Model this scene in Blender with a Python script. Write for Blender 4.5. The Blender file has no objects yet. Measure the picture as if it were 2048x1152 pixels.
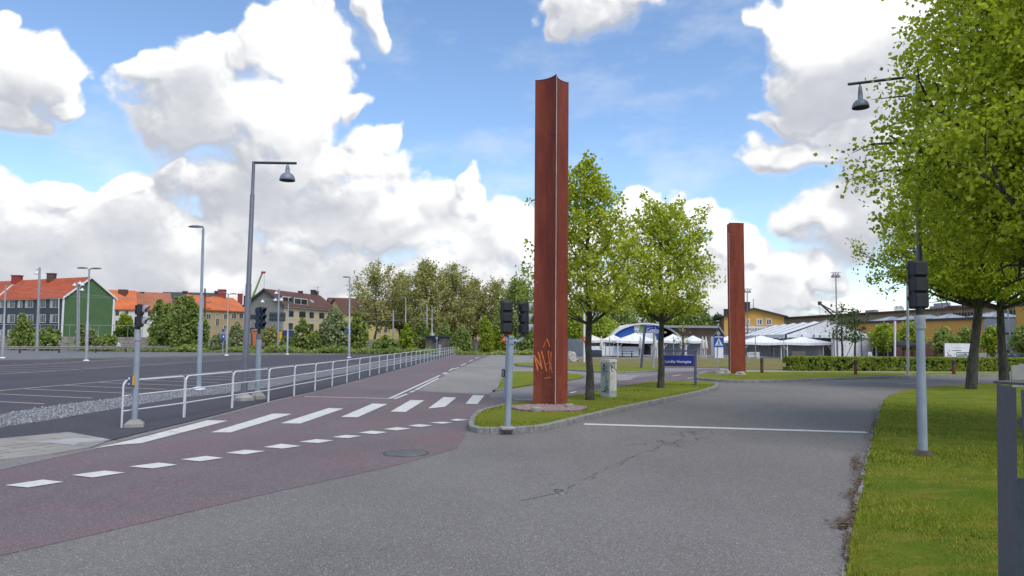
import bpy, bmesh, math, random
import numpy as np
from mathutils import Vector, Matrix, noise as mnoise

# ---------------------------------------------------------------- camera
sc = bpy.context.scene
COL = sc.collection
F = 1480.0
CAMH = 2.0
PITCH, ROLL = math.radians(4.02), math.radians(0.5)
cam_data = bpy.data.cameras.new("camera")
cam_data.sensor_width = 36.0
cam_data.lens = F / 2048 * 36.0
cam_data.clip_start, cam_data.clip_end = 0.1, 8000
cam = bpy.data.objects.new("camera", cam_data)
COL.objects.link(cam)
CR = Matrix.Rotation(math.pi / 2 + PITCH, 3, 'X') @ Matrix.Rotation(ROLL, 3, 'Z')
cam.matrix_world = Matrix.Translation((0, 0, CAMH)) @ CR.to_4x4()
sc.camera = cam
CP = Vector((0, 0, CAMH))


def ray(px, py):
    return CR @ Vector(((px - 1024) / F, -(py - 576) / F, -1.0))


def P(px, py, Y):
    r = ray(px, py)
    return CP + r * (Y / r.y)


def G(px, py, z=0.0):
    r = ray(px, py)
    return CP + r * ((z - CAMH) / r.z)


def hit(px, py, A, B):
    """where the sight line over (px,py) meets the upright plane over the line A-B: (fraction, height)"""
    r = ray(px, py)
    ax, ay = A[0], A[1]
    dx, dy = B[0] - ax, B[1] - ay
    det = r.x * (-dy) + r.y * dx
    t = (ax * (-dy) + ay * dx) / det
    s = (r.x * ay - r.y * ax) / det
    return s, CAMH + r.z * t


# ---------------------------------------------------------------- sky
SUN_EL, SUN_AZ = math.radians(55), math.radians(148)   # azimuth from +Y towards +X
w = bpy.data.worlds.new("World")
sc.world = w
w.use_nodes = True
nt = w.node_tree
nt.nodes.clear()
N, L = nt.nodes.new, nt.links.new


class NB:
    def __init__(s, t):
        s.t = t

    def n(s, typ, **k):
        o = s.t.nodes.new(typ)
        for a, b in k.items():
            setattr(o, a, b)
        return o

    def put(s, sock, v):
        if hasattr(v, 'links') or isinstance(v, bpy.types.NodeSocket):
            s.t.links.new(v, sock)
        else:
            sock.default_value = v

    def m(s, op, a, b=None, c=None, clamp=False):
        o = s.n('ShaderNodeMath', operation=op, use_clamp=clamp)
        s.put(o.inputs[0], a)
        if b is not None:
            s.put(o.inputs[1], b)
        if c is not None:
            s.put(o.inputs[2], c)
        return o.outputs[0]

    def v(s, op, a, b=None, c=None):
        o = s.n('ShaderNodeVectorMath', operation=op)
        s.put(o.inputs[0], a)
        if b is not None:
            s.put(o.inputs[1], b)
        if c is not None:
            s.put(o.inputs[2], c)
        return o.outputs['Value'] if op in ('LENGTH', 'DOT_PRODUCT', 'DISTANCE') else o.outputs[0]

    def noise(s, vec, scale, detail=4, rough=.5, lac=2.0, out=0):
        o = s.n('ShaderNodeTexNoise')
        s.put(o.inputs['Vector'], vec)
        o.inputs['Scale'].default_value = scale
        o.inputs['Detail'].default_value = detail
        o.inputs['Roughness'].default_value = rough
        o.inputs['Lacunarity'].default_value = lac
        return o.outputs[out]

    def vor(s, vec, scale, detail=0, feature='F1', out='Distance', smooth=None, rough=.5):
        o = s.n('ShaderNodeTexVoronoi', feature=feature)
        s.put(o.inputs['Vector'], vec)
        o.inputs['Scale'].default_value = scale
        if 'Detail' in o.inputs:
            o.inputs['Detail'].default_value = detail
            o.inputs['Roughness'].default_value = rough
        if smooth is not None:
            o.inputs['Smoothness'].default_value = smooth
        return o.outputs[out]

    def ss(s, x, lo, hi, a=0.0, b=1.0):
        o = s.n('ShaderNodeMapRange', interpolation_type='SMOOTHSTEP')
        s.put(o.inputs[0], x)
        for i, q in enumerate((lo, hi, a, b)):
            s.put(o.inputs[i + 1], q)
        return o.outputs[0]

    def mix(s, f, a, b, blend='MIX'):
        o = s.n('ShaderNodeMix', data_type='RGBA', blend_type=blend)
        s.put(o.inputs[0], f)
        s.put(o.inputs[6], a if not isinstance(a, tuple) else (*a[:3], 1))
        s.put(o.inputs[7], b if not isinstance(b, tuple) else (*b[:3], 1))
        return o.outputs[2]


def azel(px, py):
    r = ray(px, py).normalized()
    return math.atan2(r.x, r.y), math.asin(r.z)


# cumulus banks: centre and half sizes, given where they stand in the sky
CLOUDS = [
    (88, 125, 112, 92), (0, 115, 95, 100), (-10, 225, 135, 60), (5, 20, 22, 40), (-150, 150, 150, 130), (120, 200, 60, 30),
    (548, 80, 78, 95), (610, 110, 85, 125), (470, 100, 60, 50), (410, 145, 115, 76), (335, 118, 74, 36), (475, 230, 200, 112), (570, 260, 130, 100),
    (420, 270, 130, 70), (640, 215, 60, 90), (760, 280, 75, 45), (700, 200, 38, 38), (800, 270, 36, 32), (740, 335, 115, 62), (560, 330, 120, 60),
    (718, 25, 33, 62), (370, 345, 34, 30),
    (50, 410, 120, 62), (150, 380, 50, 32), (270, 372, 62, 32), (250, 430, 140, 72), (120, 500, 320, 120), (500, 410, 220, 90),
    (700, 430, 230, 105), (870, 440, 125, 72), (945, 400, 32, 45), (960, 490, 150, 90), (1045, 470, 50, 62), (600, 550, 720, 110), (200, 560, 520, 90), (-300, 520, 400, 200),
    (1160, 25, 105, 62), (1110, 60, 50, 38), (1240, -10, 120, 30),
    (1600, 60, 98, 120), (1610, 190, 118, 110), (1560, 240, 78, 40), (1720, 120, 160, 200), (1560, 325, 66, 48), (1630, 325, 58, 34), (1740, 320, 110, 85),
    (1650, 270, 130, 60), (1720, 440, 160, 90), (1640, 440, 55, 38),
    (1280, 425, 62, 40), (1395, 445, 80, 46), (1200, 470, 100, 66), (1480, 500, 80, 52), (1570, 540, 90, 50), (1500, 580, 250, 60), (1320, 570, 330, 92),
    (1660, 540, 60, 32), (1690, 590, 90, 28), (1930, 300, 220, 300), (2200, 200, 300, 300),
    (500, 660, 1100, 80), (1350, 660, 520, 60), 
]
BRIGHT = [
    (575, 180, 150, 175, 1.0), (610, 60, 110, 110, .9), (800, 285, 70, 60, .9), (710, 340, 90, 75, .7), (330, 110, 60, 25, .3), (60, 110, 150, 80, .55), (-100, 150, 120, 80, .5),
    (270, 368, 60, 34, .9), (150, 372, 36, 22, .8), (50, 430, 50, 28, .4), (400, 480, 50, 50, .35), (570, 470, 60, 40, .5), (780, 440, 90, 34, .6), (890, 490, 110, 60, .5),
    (1045, 470, 70, 70, 1.0), (945, 400, 45, 45, .8), (960, 560, 120, 40, .5), (150, 610, 300, 30, .5), (640, 610, 200, 24, .55), (450, 560, 60, 30, .6),
    (1600, 60, 150, 100, 1.0), (1660, 10, 140, 80, .8), (1530, 310, 60, 30, .5), (1630, 330, 70, 30, .6), (1300, 430, 130, 60, 1.0), (1400, 450, 100, 60, 1.0), (1490, 500, 90, 60, .9), (1570, 545, 80, 40, .5), (1200, 470, 90, 70, .8),
    (1650, 440, 60, 40, .5), (1660, 540, 60, 30, .5), (1780, 600, 80, 24, .6), (1370, 590, 300, 40, .35),
]
DARK = [(420, 300, 170, 60, .5), (520, 390, 240, 60, .55), (250, 470, 150, 50, .3), (100, 500, 120, 40, .3), (640, 500, 200, 50, .3), (1630, 200, 120, 90, .75), (1720, 330, 120, 90, .5), (30, 225, 130, 50, .55),
        (1560, 580, 200, 40, .3), (600, 580, 420, 22, .35), (150, 575, 300, 20, .4), (870, 540, 130, 30, .25), (1160, 60, 110, 60, .25), (1700, 490, 130, 50, .4)]


b = NB(nt)
sky = b.n('ShaderNodeTexSky', sky_type='NISHITA')
sky.sun_disc = False
sky.sun_elevation = SUN_EL
sky.sun_rotation = SUN_AZ
sky.air_density, sky.dust_density, sky.ozone_density = 1.0, 0.0, 4.0
bg = b.n('ShaderNodeBackground')
nt.links.new(sky.outputs[0], bg.inputs[0])
bg.inputs[1].default_value = 0.125
ow = b.n('ShaderNodeOutputWorld')
nt.links.new(bg.outputs[0], ow.inputs[0])

# ---------------------------------------------------------------- sun
sd = bpy.data.lights.new("sun", 'SUN')
sd.energy = 1.75
sd.angle = math.radians(36)
sd.color = (1.0, .93, .82)
sun = bpy.data.objects.new("sun", sd)
COL.objects.link(sun)
sv = Vector((math.sin(SUN_AZ) * math.cos(SUN_EL), math.cos(SUN_AZ) * math.cos(SUN_EL), math.sin(SUN_EL)))
sun.rotation_euler = sv.to_track_quat('Z', 'Y').to_euler()
sun.location = (20, -10, 40)

sc.render.engine = 'CYCLES'
sc.view_settings.view_transform = 'Standard'
sc.view_settings.look = 'None'
sc.view_settings.exposure = 0.68
sc.view_settings.gamma = 1.0
sc.cycles.max_bounces = 6
sc.cycles.diffuse_bounces = 3
sc.cycles.transparent_max_bounces = 4
sc.cycles.use_denoising = True
# ---- cumulus field, numpy: density and brightness as functions of direction (azimuth, elevation)
_rg = np.random.RandomState(7)
_T = _rg.rand(256, 256).astype(np.float32)
_TX, _TY = _rg.rand(128, 128).astype(np.float32), _rg.rand(128, 128).astype(np.float32)


def vnoise(x, y):
    xi, yi = np.floor(x).astype(np.int32), np.floor(y).astype(np.int32)
    fx, fy = x - xi, y - yi
    fx = fx * fx * fx * (fx * (fx * 6 - 15) + 10)
    fy = fy * fy * fy * (fy * (fy * 6 - 15) + 10)
    a, bb = _T[xi & 255, yi & 255], _T[(xi + 1) & 255, yi & 255]
    c, d = _T[xi & 255, (yi + 1) & 255], _T[(xi + 1) & 255, (yi + 1) & 255]
    return (a * (1 - fx) + bb * fx) * (1 - fy) + (c * (1 - fx) + d * fx) * fy


def fbm(x, y, s, octv=5, rough=.5, seed=0):
    a, t, tot = 1.0, 0, 0
    for i in range(octv):
        c, sn = math.cos(.7 * i + seed), math.sin(.7 * i + seed)
        t = t + a * vnoise((x * c - y * sn) * s + 17.3 * i + seed * 31, (x * sn + y * c) * s + 9.1 * i)
        tot += a
        a *= rough
        s *= 2.03
    return t / tot


def worley(x, y, s, seed=0):
    x, y = x * s + seed * 13.7, y * s + seed * 5.1
    xi, yi = np.floor(x).astype(np.int32), np.floor(y).astype(np.int32)
    m = np.full(x.shape, 9.0, np.float32)
    for i in (-1, 0, 1):
        for j in (-1, 0, 1):
            cx, cy = xi + i, yi + j
            px, py = cx + _TX[cx & 127, cy & 127], cy + _TY[cx & 127, cy & 127]
            m = np.minimum(m, (x - px) ** 2 + (y - py) ** 2)
    return np.sqrt(m)


def _blobs(u, v, lst, gain):
    acc = None
    for q in lst:
        a0, e0 = azel(q[0], q[1])
        ra, re = abs(azel(q[0] + q[2], q[1])[0] - a0), abs(azel(q[0], q[1] - q[3])[1] - e0)
        d = np.sqrt(((u - a0) / ra) ** 2 + ((v - e0) / re) ** 2)
        if gain:
            t = np.clip((1.25 - d) / 1.15, 0, 1)
            g = t * t * (3 - 2 * t) * q[4]
            acc = g if acc is None else np.maximum(acc, g)
        else:
            if acc is None:
                acc = d
            else:
                h = np.maximum(.22 - np.abs(acc - d), 0) / .22
                acc = np.minimum(acc, d) - h * h * h * .22 / 6
    return acc


def cloud_density(u, v):
    wx, wy = fbm(u, v, 9, 4, .55, 1) - .5, fbm(u, v, 9, 4, .55, 2) - .5
    d = _blobs(u + wx * .10, v + wy * .075, CLOUDS, False)
    base = (1 - d) * 1.25 + .07 * np.clip((1 - d) * 4, 0, 1)
    uu, vv = u + wx * .05, v + wy * .05
    b1, b2, b3 = worley(uu, vv, 17, 1), worley(uu, vv, 37, 2), worley(uu, vv, 80, 3)
    puff = (.5 - b1) * .30 + (.5 - b2) * .15 + (.5 - b3) * .06
    n = (fbm(u, v, 22, 6, .62, 3) - .5) * .75
    f = base + puff * 1.0 + n
    gen = (fbm(u * .8, v * 1.6, 3.2, 6, .55, 4) - .48) * 3.5
    s = lambda x, lo, hi: np.clip((x - lo) / (hi - lo), 0, 1)
    front = s(np.abs(u), .80, .66) * s(v, .52, .46)
    return gen * (1 - front) + f * front


def cloud_field(u, v):
    """alpha and lightness of the clouds"""
    sm = lambda x, lo, hi: (lambda t: t * t * (3 - 2 * t))(np.clip((x - lo) / (hi - lo), 0, 1))
    d0 = cloud_density(u, v)
    under = sm(cloud_density(u, v + .03) - d0, .0, .30)      # ragged, thin undersides; crisp tops
    alpha = sm(d0, -.04 - .08 * under, 0.24 + .40 * under)
    veil = sm(fbm(u * .8 + v * .5, v * 2.2 - u * .3, 5.5, 6, .62, 8), .50, .85) * .26
    alpha = 1 - (1 - alpha) * (1 - veil)
    occ = 0
    for k, st in enumerate((.006, .014, .028, .05)):
        occ = occ + np.clip(cloud_density(u + st * .45, v + st), -.15, .7) * (.4, .3, .2, .1)[k]
    loc = np.clip(d0, 0, .7)
    lit = .34 + (loc - occ) * 1.35 - .10 * loc
    wx, wy = fbm(u, v, 12, 4, .6, 5) - .5, fbm(u, v, 12, 4, .6, 6) - .5
    lit = lit + _blobs(u + wx * .10, v + wy * .07, BRIGHT, True) * .62 - _blobs(u + wx * .06, v + wy * .05, DARK, True) * .30
    lit = lit + (fbm(u * .7, v * 1.2, 26, 6, .6, 7) - .5) * .42
    lit = sm(lit, -.05, 1.02)
    edge = sm(d0, .0, .35)
    lit = lit * (.55 + .45 * edge) + .45 * (1 - edge) * .8   # thin edges let the blue through
    return alpha, lit


# ---------------------------------------------------------------- helpers
def link(o, parent=None):
    COL.objects.link(o)
    if parent is not None:
        o.parent = parent
        o.matrix_parent_inverse = Matrix.Translation(-parent.location) if parent.parent is None else Matrix.Identity(4)
    return o


def tag(o, label=None, cat=None, group=None, kind=None):
    if label:
        o['label'] = label
    if cat:
        o['category'] = cat
    if group:
        o['group'] = group
    if kind:
        o['kind'] = kind
    return o


def thing(name, label, cat, loc, group=None):
    """an Empty at the thing's base; parts are built in world coordinates and parented to it"""
    o = bpy.data.objects.new(name, None)
    o.empty_display_size = .3
    o.location = loc
    COL.objects.link(o)
    return tag(o, label, cat, group)


def np_mesh(name, V, Fq, m, parent=None, smooth=False):
    V = np.ascontiguousarray(V, np.float32)
    Fq = np.ascontiguousarray(Fq, np.int32)
    k = Fq.shape[1]
    me = bpy.data.meshes.new(name)
    me.vertices.add(len(V))
    me.vertices.foreach_set('co', V.ravel())
    me.loops.add(Fq.size)
    me.loops.foreach_set('vertex_index', Fq.ravel())
    me.polygons.add(len(Fq))
    me.polygons.foreach_set('loop_start', np.arange(len(Fq), dtype=np.int32) * k)
    me.update(calc_edges=True)
    if smooth:
        me.polygons.foreach_set('use_smooth', np.ones(len(Fq), bool))
    if m:
        me.materials.append(m)
    return link(bpy.data.objects.new(name, me), parent)


class MB:
    def __init__(s):
        s.v, s.f, s.sm = [], [], []

    def add(s, vs, fs, smooth=False):
        o = len(s.v)
        s.v += [tuple(p) for p in vs]
        s.f += [tuple(i + o for i in f) for f in fs]
        s.sm += [smooth] * len(fs)
        return s

    def box(s, c, d, rz=0.0, bev=0.0):
        x, y, z = d[0] / 2, d[1] / 2, d[2] / 2
        cr, sr = math.cos(rz), math.sin(rz)
        if bev:
            bv = min(bev, x * .9, y * .9, z * .9)
            ring = [(-x + bv, -y), (x - bv, -y), (x, -y + bv), (x, y - bv), (x - bv, y), (-x + bv, y), (-x, y - bv), (-x, -y + bv)]
            lev = [(-z, 1), (-z + bv, 0), (z - bv, 0), (z, 1)]
            vs = []
            for zz, ins in lev:
                for a, b_ in ring:
                    if ins:
                        a, b_ = a * (x - bv) / x, b_ * (y - bv) / y
                    vs.append((c[0] + a * cr - b_ * sr, c[1] + a * sr + b_ * cr, c[2] + zz))
            fs = [tuple(range(7, -1, -1)), tuple(range(24, 32))]
            for k in range(3):
                for i in range(8):
                    j = (i + 1) % 8
                    fs.append((k * 8 + i, k * 8 + j, k * 8 + 8 + j, k * 8 + 8 + i))
            return s.add(vs, fs)
        vs = []
        for zz in (-z, z):
            for a, b_ in ((-x, -y), (x, -y), (x, y), (-x, y)):
                vs.append((c[0] + a * cr - b_ * sr, c[1] + a * sr + b_ * cr, c[2] + zz))
        return s.add(vs, [(3, 2, 1, 0), (4, 5, 6, 7), (0, 1, 5, 4), (1, 2, 6, 5), (2, 3, 7, 6), (3, 0, 4, 7)])

    def tube(s, pts, r, n=10, cap=True, smooth=True):
        pts = [Vector(p) for p in pts]
        m = len(pts)
        rs = r if isinstance(r, (list, tuple)) else [r] * m
        vs, fs = [], []
        up = None
        for i, p in enumerate(pts):
            t = (pts[min(i + 1, m - 1)] - pts[max(i - 1, 0)])
            if t.length < 1e-9:
                t = Vector((0, 0, 1))
            t.normalize()
            if up is None:
                up = Vector((1, 0, 0)) if abs(t.x) < .8 else Vector((0, 1, 0))
            a = (up - t * up.dot(t)).normalized()
            up = a
            bb = t.cross(a)
            for k in range(n):
                th = 2 * math.pi * k / n
                vs.append(p + (a * math.cos(th) + bb * math.sin(th)) * rs[i])
        for i in range(m - 1):
            for k in range(n):
                j = (k + 1) % n
                fs.append((i * n + k, i * n + j, (i + 1) * n + j, (i + 1) * n + k))
        s.add(vs, fs, smooth)
        if cap:
            s.add(vs[:n], [tuple(range(n - 1, -1, -1))])
            s.add(vs[-n:], [tuple(range(n))])
        return s

    def lathe(s, c, prof, n=20, axis='Z'):
        vs, fs = [], []
        for r, z in prof:
            for k in range(n):
                th = 2 * math.pi * k / n
                vs.append((c[0] + r * math.cos(th), c[1] + r * math.sin(th), c[2] + z))
        for i in range(len(prof) - 1):
            for k in range(n):
                j = (k + 1) % n
                fs.append((i * n + k, i * n + j, (i + 1) * n + j, (i + 1) * n + k))
        return s.add(vs, fs, True)

    def prism(s, poly, z0, z1):
        """poly: 2D world points counter-clockwise or not; walls + top + bottom"""
        n = len(poly)
        vs = [(p[0], p[1], z0) for p in poly] + [(p[0], p[1], z1) for p in poly]
        fs = [tuple(range(n - 1, -1, -1)), tuple(range(n, 2 * n))]
        for i in range(n):
            j = (i + 1) % n
            fs.append((i, j, n + j, n + i))
        return s.add(vs, fs)

    def quad(s, a, b_, c, d):
        return s.add([a, b_, c, d], [(0, 1, 2, 3)])

    def slabq(s, a, b_, c, d, t):
        """quad with thickness t along its normal"""
        a, b_, c, d = map(Vector, (a, b_, c, d))
        n = (b_ - a).cross(d - a).normalized() * t
        return s.add([a, b_, c, d, a + n, b_ + n, c + n, d + n], [(3, 2, 1, 0), (4, 5, 6, 7), (0, 1, 5, 4), (1, 2, 6, 5), (2, 3, 7, 6), (3, 0, 4, 7)])

    def build(s, name, m, parent=None, fix=True):
        me = bpy.data.meshes.new(name)
        me.from_pydata(s.v, [], s.f)
        me.polygons.foreach_set('use_smooth', s.sm)
        if fix:
            bm = bmesh.new()
            bm.from_mesh(me)
            big = [f for f in bm.faces if len(f.verts) > 4]
            if big:
                bmesh.ops.triangulate(bm, faces=big)
            bmesh.ops.recalc_face_normals(bm, faces=bm.faces)
            bm.to_mesh(me)
            bm.free()
        me.materials.append(m)
        return link(bpy.data.objects.new(name, me), parent)


def struct(o, kind='structure'):
    o['kind'] = kind
    return o


def text_mesh(name, body, size, origin, xdir, updir, m, parent, extrude=.002, align='LEFT', space=1.0, bold=0.0):
    cu = bpy.data.curves.new(name, 'FONT')
    cu.body = body
    cu.size = size
    cu.extrude = extrude
    cu.align_x = align
    cu.offset = bold
    cu.space_character = space
    tmp = bpy.data.objects.new(name + '_tmp', cu)
    COL.objects.link(tmp)
    dg = bpy.context.evaluated_depsgraph_get()
    me = bpy.data.meshes.new_from_object(tmp.evaluated_get(dg))
    bpy.data.objects.remove(tmp)
    x, u = Vector(xdir).normalized(), Vector(updir).normalized()
    n = x.cross(u)
    M = Matrix(((x.x, u.x, n.x, origin[0]), (x.y, u.y, n.y, origin[1]), (x.z, u.z, n.z, origin[2]), (0, 0, 0, 1)))
    me.transform(M)
    me.name = name
    me.materials.clear()
    me.materials.append(m)
    return link(bpy.data.objects.new(name, me), parent)


# ---------------------------------------------------------------- materials
def newmat(name):
    m = bpy.data.materials.new(name)
    m.use_nodes = True
    t = m.node_tree
    t.nodes.clear()
    b = NB(t)
    o = b.n('ShaderNodeOutputMaterial')
    p = b.n('ShaderNodeBsdfPrincipled')
    t.links.new(p.outputs[0], o.inputs[0])
    pos = b.n('ShaderNodeNewGeometry').outputs['Position']
    return m, b, p, pos, o


def bump(b, p, h, strength=.3, dist=.01):
    n = b.n('ShaderNodeBump')
    n.inputs['Strength'].default_value = strength
    n.inputs['Distance'].default_value = dist
    b.put(n.inputs['Height'], h)
    b.t.links.new(n.outputs[0], p.inputs['Normal'])


def mul(c, k):
    return tuple(min(1, x * k) for x in c[:3])


def mat(name, col, rough=.6, metal=0.0, var=.12, scale=2.0, bmp=0.0, bscale=60, fine=.0, spec=.5, dirt=0.0):
    m, b, p, pos, o = newmat(name)
    n = b.noise(pos, scale, 5, .6)
    c = b.mix(b.ss(n, .3, .7), mul(col, 1 - var), mul(col, 1 + var))
    if fine:
        f = b.noise(pos, bscale, 3, .6)
        c = b.mix(b.ss(f, .35, .65), b.mix(1.0, c, (1 - fine,) * 3, 'MULTIPLY'), c)
    if dirt:
        s_ = b.v('MULTIPLY', pos, (3, 3, .5))
        c = b.mix(b.m('MULTIPLY', b.ss(b.noise(s_, 2.0, 5, .65), .5, .75), dirt), c, (.09, .08, .07))
    b.put(p.inputs['Base Color'], c)
    p.inputs['Roughness'].default_value = rough
    p.inputs['Metallic'].default_value = metal
    p.inputs['Specular IOR Level'].default_value = spec
    if bmp:
        bump(b, p, b.noise(pos, bscale, 4, .6), bmp)
    return m


def mat_asphalt(name, col, var=.12, speck=.35, tint=None, sscale=90.0):
    m, b, p, pos, o = newmat(name)
    big = b.noise(pos, .16, 5, .6)
    strk = b.noise(b.v('MULTIPLY', pos, (.9, .22, 1)), .9, 5, .65)
    c = b.mix(b.ss(big, .3, .7), mul(col, 1 - var), mul(col, 1 + var))
    c = b.mix(b.m('MULTIPLY', b.ss(strk, .45, .75), .35), c, mul(col, 1.22))
    if tint:
        c = b.mix(b.m('MULTIPLY', b.ss(b.noise(pos, .45, 6, .65), .42, .68), .75), c, tint)
    c = b.mix(b.m('MULTIPLY', b.ss(b.noise(b.v('MULTIPLY', pos, (.55, .12, 1)), 1.0, 3, .5), .50, .62), .22), c, mul(col, .80))
    c = b.mix(b.m('MULTIPLY', b.ss(b.vor(pos, .9, 2), .10, .03), .35), c, mul(col, .55))
    st = b.noise(pos, 1.7, 6, .7)
    c = b.mix(b.m('MULTIPLY', b.ss(st, .58, .75), .35), c, mul(col, .72))
    g = b.vor(pos, sscale, 0, out='Color')
    sp = b.n('ShaderNodeSeparateColor')
    b.t.links.new(g, sp.inputs[0])
    g1 = b.ss(sp.outputs[0], .0, 1.0)
    c = b.mix(1.0, c, b.mix(g1, (1 - speck,) * 3, (1 + speck * .8,) * 3), 'MULTIPLY')
    c = b.mix(b.ss(sp.outputs[1], .93, .97), c, mul(col, 2.1))
    b.put(p.inputs['Base Color'], c)
    p.inputs['Roughness'].default_value = .9
    p.inputs['Specular IOR Level'].default_value = .25
    bump(b, p, b.vor(pos, sscale, 0), .35, .006)
    return m


def mat_grass(name, c1, c2, c3, dry=.5, scale=.6):
    m, b, p, pos, o = newmat(name)
    n = b.noise(pos, scale, 5, .62)
    n2 = b.noise(b.v('MULTIPLY', pos, (1.0, 1.6, 1)), scale * 2.2, 7, .72)
    n3 = b.noise(pos, 26, 4, .7)
    c = b.mix(b.ss(n, .35, .65), c1, c2)
    c = b.mix(b.m('MULTIPLY', b.ss(n2, .47, .60), dry), c, c3)
    c = b.mix(b.m('MULTIPLY', b.ss(b.noise(pos, 5.0, 6, .7), .56, .70), dry * .6), c, mul(c3, .75))
    c = b.mix(1.0, c, b.mix(n3, (.55, .55, .5), (1.4, 1.4, 1.3)), 'MULTIPLY')
    b.put(p.inputs['Base Color'], c)
    p.inputs['Roughness'].default_value = .95
    p.inputs['Specular IOR Level'].default_value = .1
    bump(b, p, b.m('ADD', n3, b.m('MULTIPLY', b.noise(pos, 75, 3, .7), .5)), 1.0, .06)
    return m


def mat_leaf(name, cols, trans=.35, rough=.55):
    """cols: dark, mid, light; every leaf picks its own"""
    m, b, p, pos, o = newmat(name)
    g = b.n('ShaderNodeNewGeometry')
    r = g.outputs['Random Per Island']
    c = b.mix(b.ss(r, .0, .55), cols[0], cols[1])
    c = b.mix(b.ss(r, .6, 1.0), c, cols[2])
    c = b.mix(b.m('MULTIPLY', b.ss(b.noise(pos, .7, 4, .6), .35, .7), .45), c, cols[2])
    b.put(p.inputs['Base Color'], c)
    p.inputs['Roughness'].default_value = rough
    p.inputs['Specular IOR Level'].default_value = .25
    tr = b.n('ShaderNodeBsdfTranslucent')
    b.put(tr.inputs[0], b.mix(1.0, c, (1.15, 1.25, .6), 'MULTIPLY'))
    mx = b.n('ShaderNodeMixShader')
    mx.inputs[0].default_value = trans
    b.t.links.new(p.outputs[0], mx.inputs[1])
    b.t.links.new(tr.outputs[0], mx.inputs[2])
    b.t.links.new(mx.outputs[0], o.inputs[0])
    return m


def mat_bark(name, c1, c2, sc_=9):
    m, b, p, pos, o = newmat(name)
    q = b.v('MULTIPLY', pos, (1, 1, .35))
    n = b.noise(q, sc_, 6, .7)
    c = b.mix(b.ss(n, .35, .68), c1, c2)
    c = b.mix(b.m('MULTIPLY', b.ss(b.noise(pos, 3.5, 4, .6), .52, .7), .6), c, (.10, .115, .07))
    c = b.mix(b.ss(b.noise(pos, 22, 3, .5), .68, .74), c, (.3, .3, .27))
    b.put(p.inputs['Base Color'], c)
    p.inputs['Roughness'].default_value = .95
    bump(b, p, n, .9, .03)
    return m


def mat_rooftile(name, col, ax=(1, 0)):
    m, b, p, pos, o = newmat(name)
    n = b.noise(pos, .5, 5, .6)
    c = b.mix(b.ss(n, .3, .7), mul(col, .85), mul(col, 1.15))
    wv = b.n('ShaderNodeTexWave', wave_type='BANDS', bands_direction='Z')
    b.put(wv.inputs['Vector'], pos)
    wv.inputs['Scale'].default_value = 1.1
    wv.inputs['Distortion'].default_value = .6
    c = b.mix(b.m('MULTIPLY', b.ss(wv.outputs['Fac'], .0, .35, 1, 0), .25), c, mul(col, .55))
    c = b.mix(b.m('MULTIPLY', b.ss(b.noise(pos, 2.2, 5, .7), .55, .75), .35), c, mul(col, .6))
    b.put(p.inputs['Base Color'], c)
    p.inputs['Roughness'].default_value = .8
    bump(b, p, wv.outputs['Fac'], .3, .05)
    return m


def mat_corten(name):
    m, b, p, pos, o = newmat(name)
    n = b.noise(b.v('MULTIPLY', pos, (1, 1, .25)), 2.2, 6, .65)
    n2 = b.noise(pos, 45, 4, .7)
    c = b.mix(b.ss(n, .3, .7), (.175, .036, .023), (.28, .062, .034))
    c = b.mix(b.m('MULTIPLY', b.ss(n2, .45, .7), .5), c, (.11, .028, .02))
    c = b.mix(b.m('MULTIPLY', b.ss(b.noise(b.v('MULTIPLY', pos, (9, 9, .22)), 1.6, 6, .7), .50, .68), .5), c, (.085, .022, .018))
    c = b.mix(b.m('MULTIPLY', b.ss(b.noise(b.v('MULTIPLY', pos, (14, 14, .35)), 1.2, 5, .7), .58, .72), .4), c, (.36, .10, .05))
    sx = b.n('ShaderNodeSeparateXYZ')
    b.t.links.new(pos, sx.inputs[0])
    low = b.m('MULTIPLY', b.ss(sx.outputs[2], .0, 2.6, 1, 0), b.ss(b.noise(pos, 6, 5, .7), .40, .7))
    c = b.mix(b.m('MULTIPLY', low, .5), c, (.30, .10, .05))
    b.put(p.inputs['Base Color'], c)
    p.inputs['Roughness'].default_value = .75
    p.inputs['Specular IOR Level'].default_value = .3
    bump(b, p, n2, .25, .004)
    return m


def mat_paint_line(name, col=(.62, .62, .60)):
    m, b, p, pos, o = newmat(name)
    n = b.noise(pos, 3, 6, .7)
    n2 = b.noise(pos, 60, 4, .7)
    c = b.mix(b.ss(n, .3, .7), mul(col, .86), mul(col, 1.06))
    c = b.mix(b.m('MULTIPLY', b.ss(n2, .54, .66), .6), c, (.24, .22, .22))
    c = b.mix(b.m('MULTIPLY', b.ss(b.noise(pos, 11, 7, .75), .54, .64), .55), c, (.28, .26, .26))
    b.put(p.inputs['Base Color'], c)
    p.inputs['Roughness'].default_value = .8
    return m


def mat_fabric_folds(name, col, trans=.15):
    m, b, p, pos, o = newmat(name)
    n = b.noise(b.v('MULTIPLY', pos, (1.4, 1.4, .3)), 1.6, 4, .55)
    c = b.mix(b.ss(n, .3, .7), mul(col, .86), mul(col, 1.08))
    b.put(p.inputs['Base Color'], c)
    p.inputs['Roughness'].default_value = .6
    bump(b, p, n, .5, .15)
    return m


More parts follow.
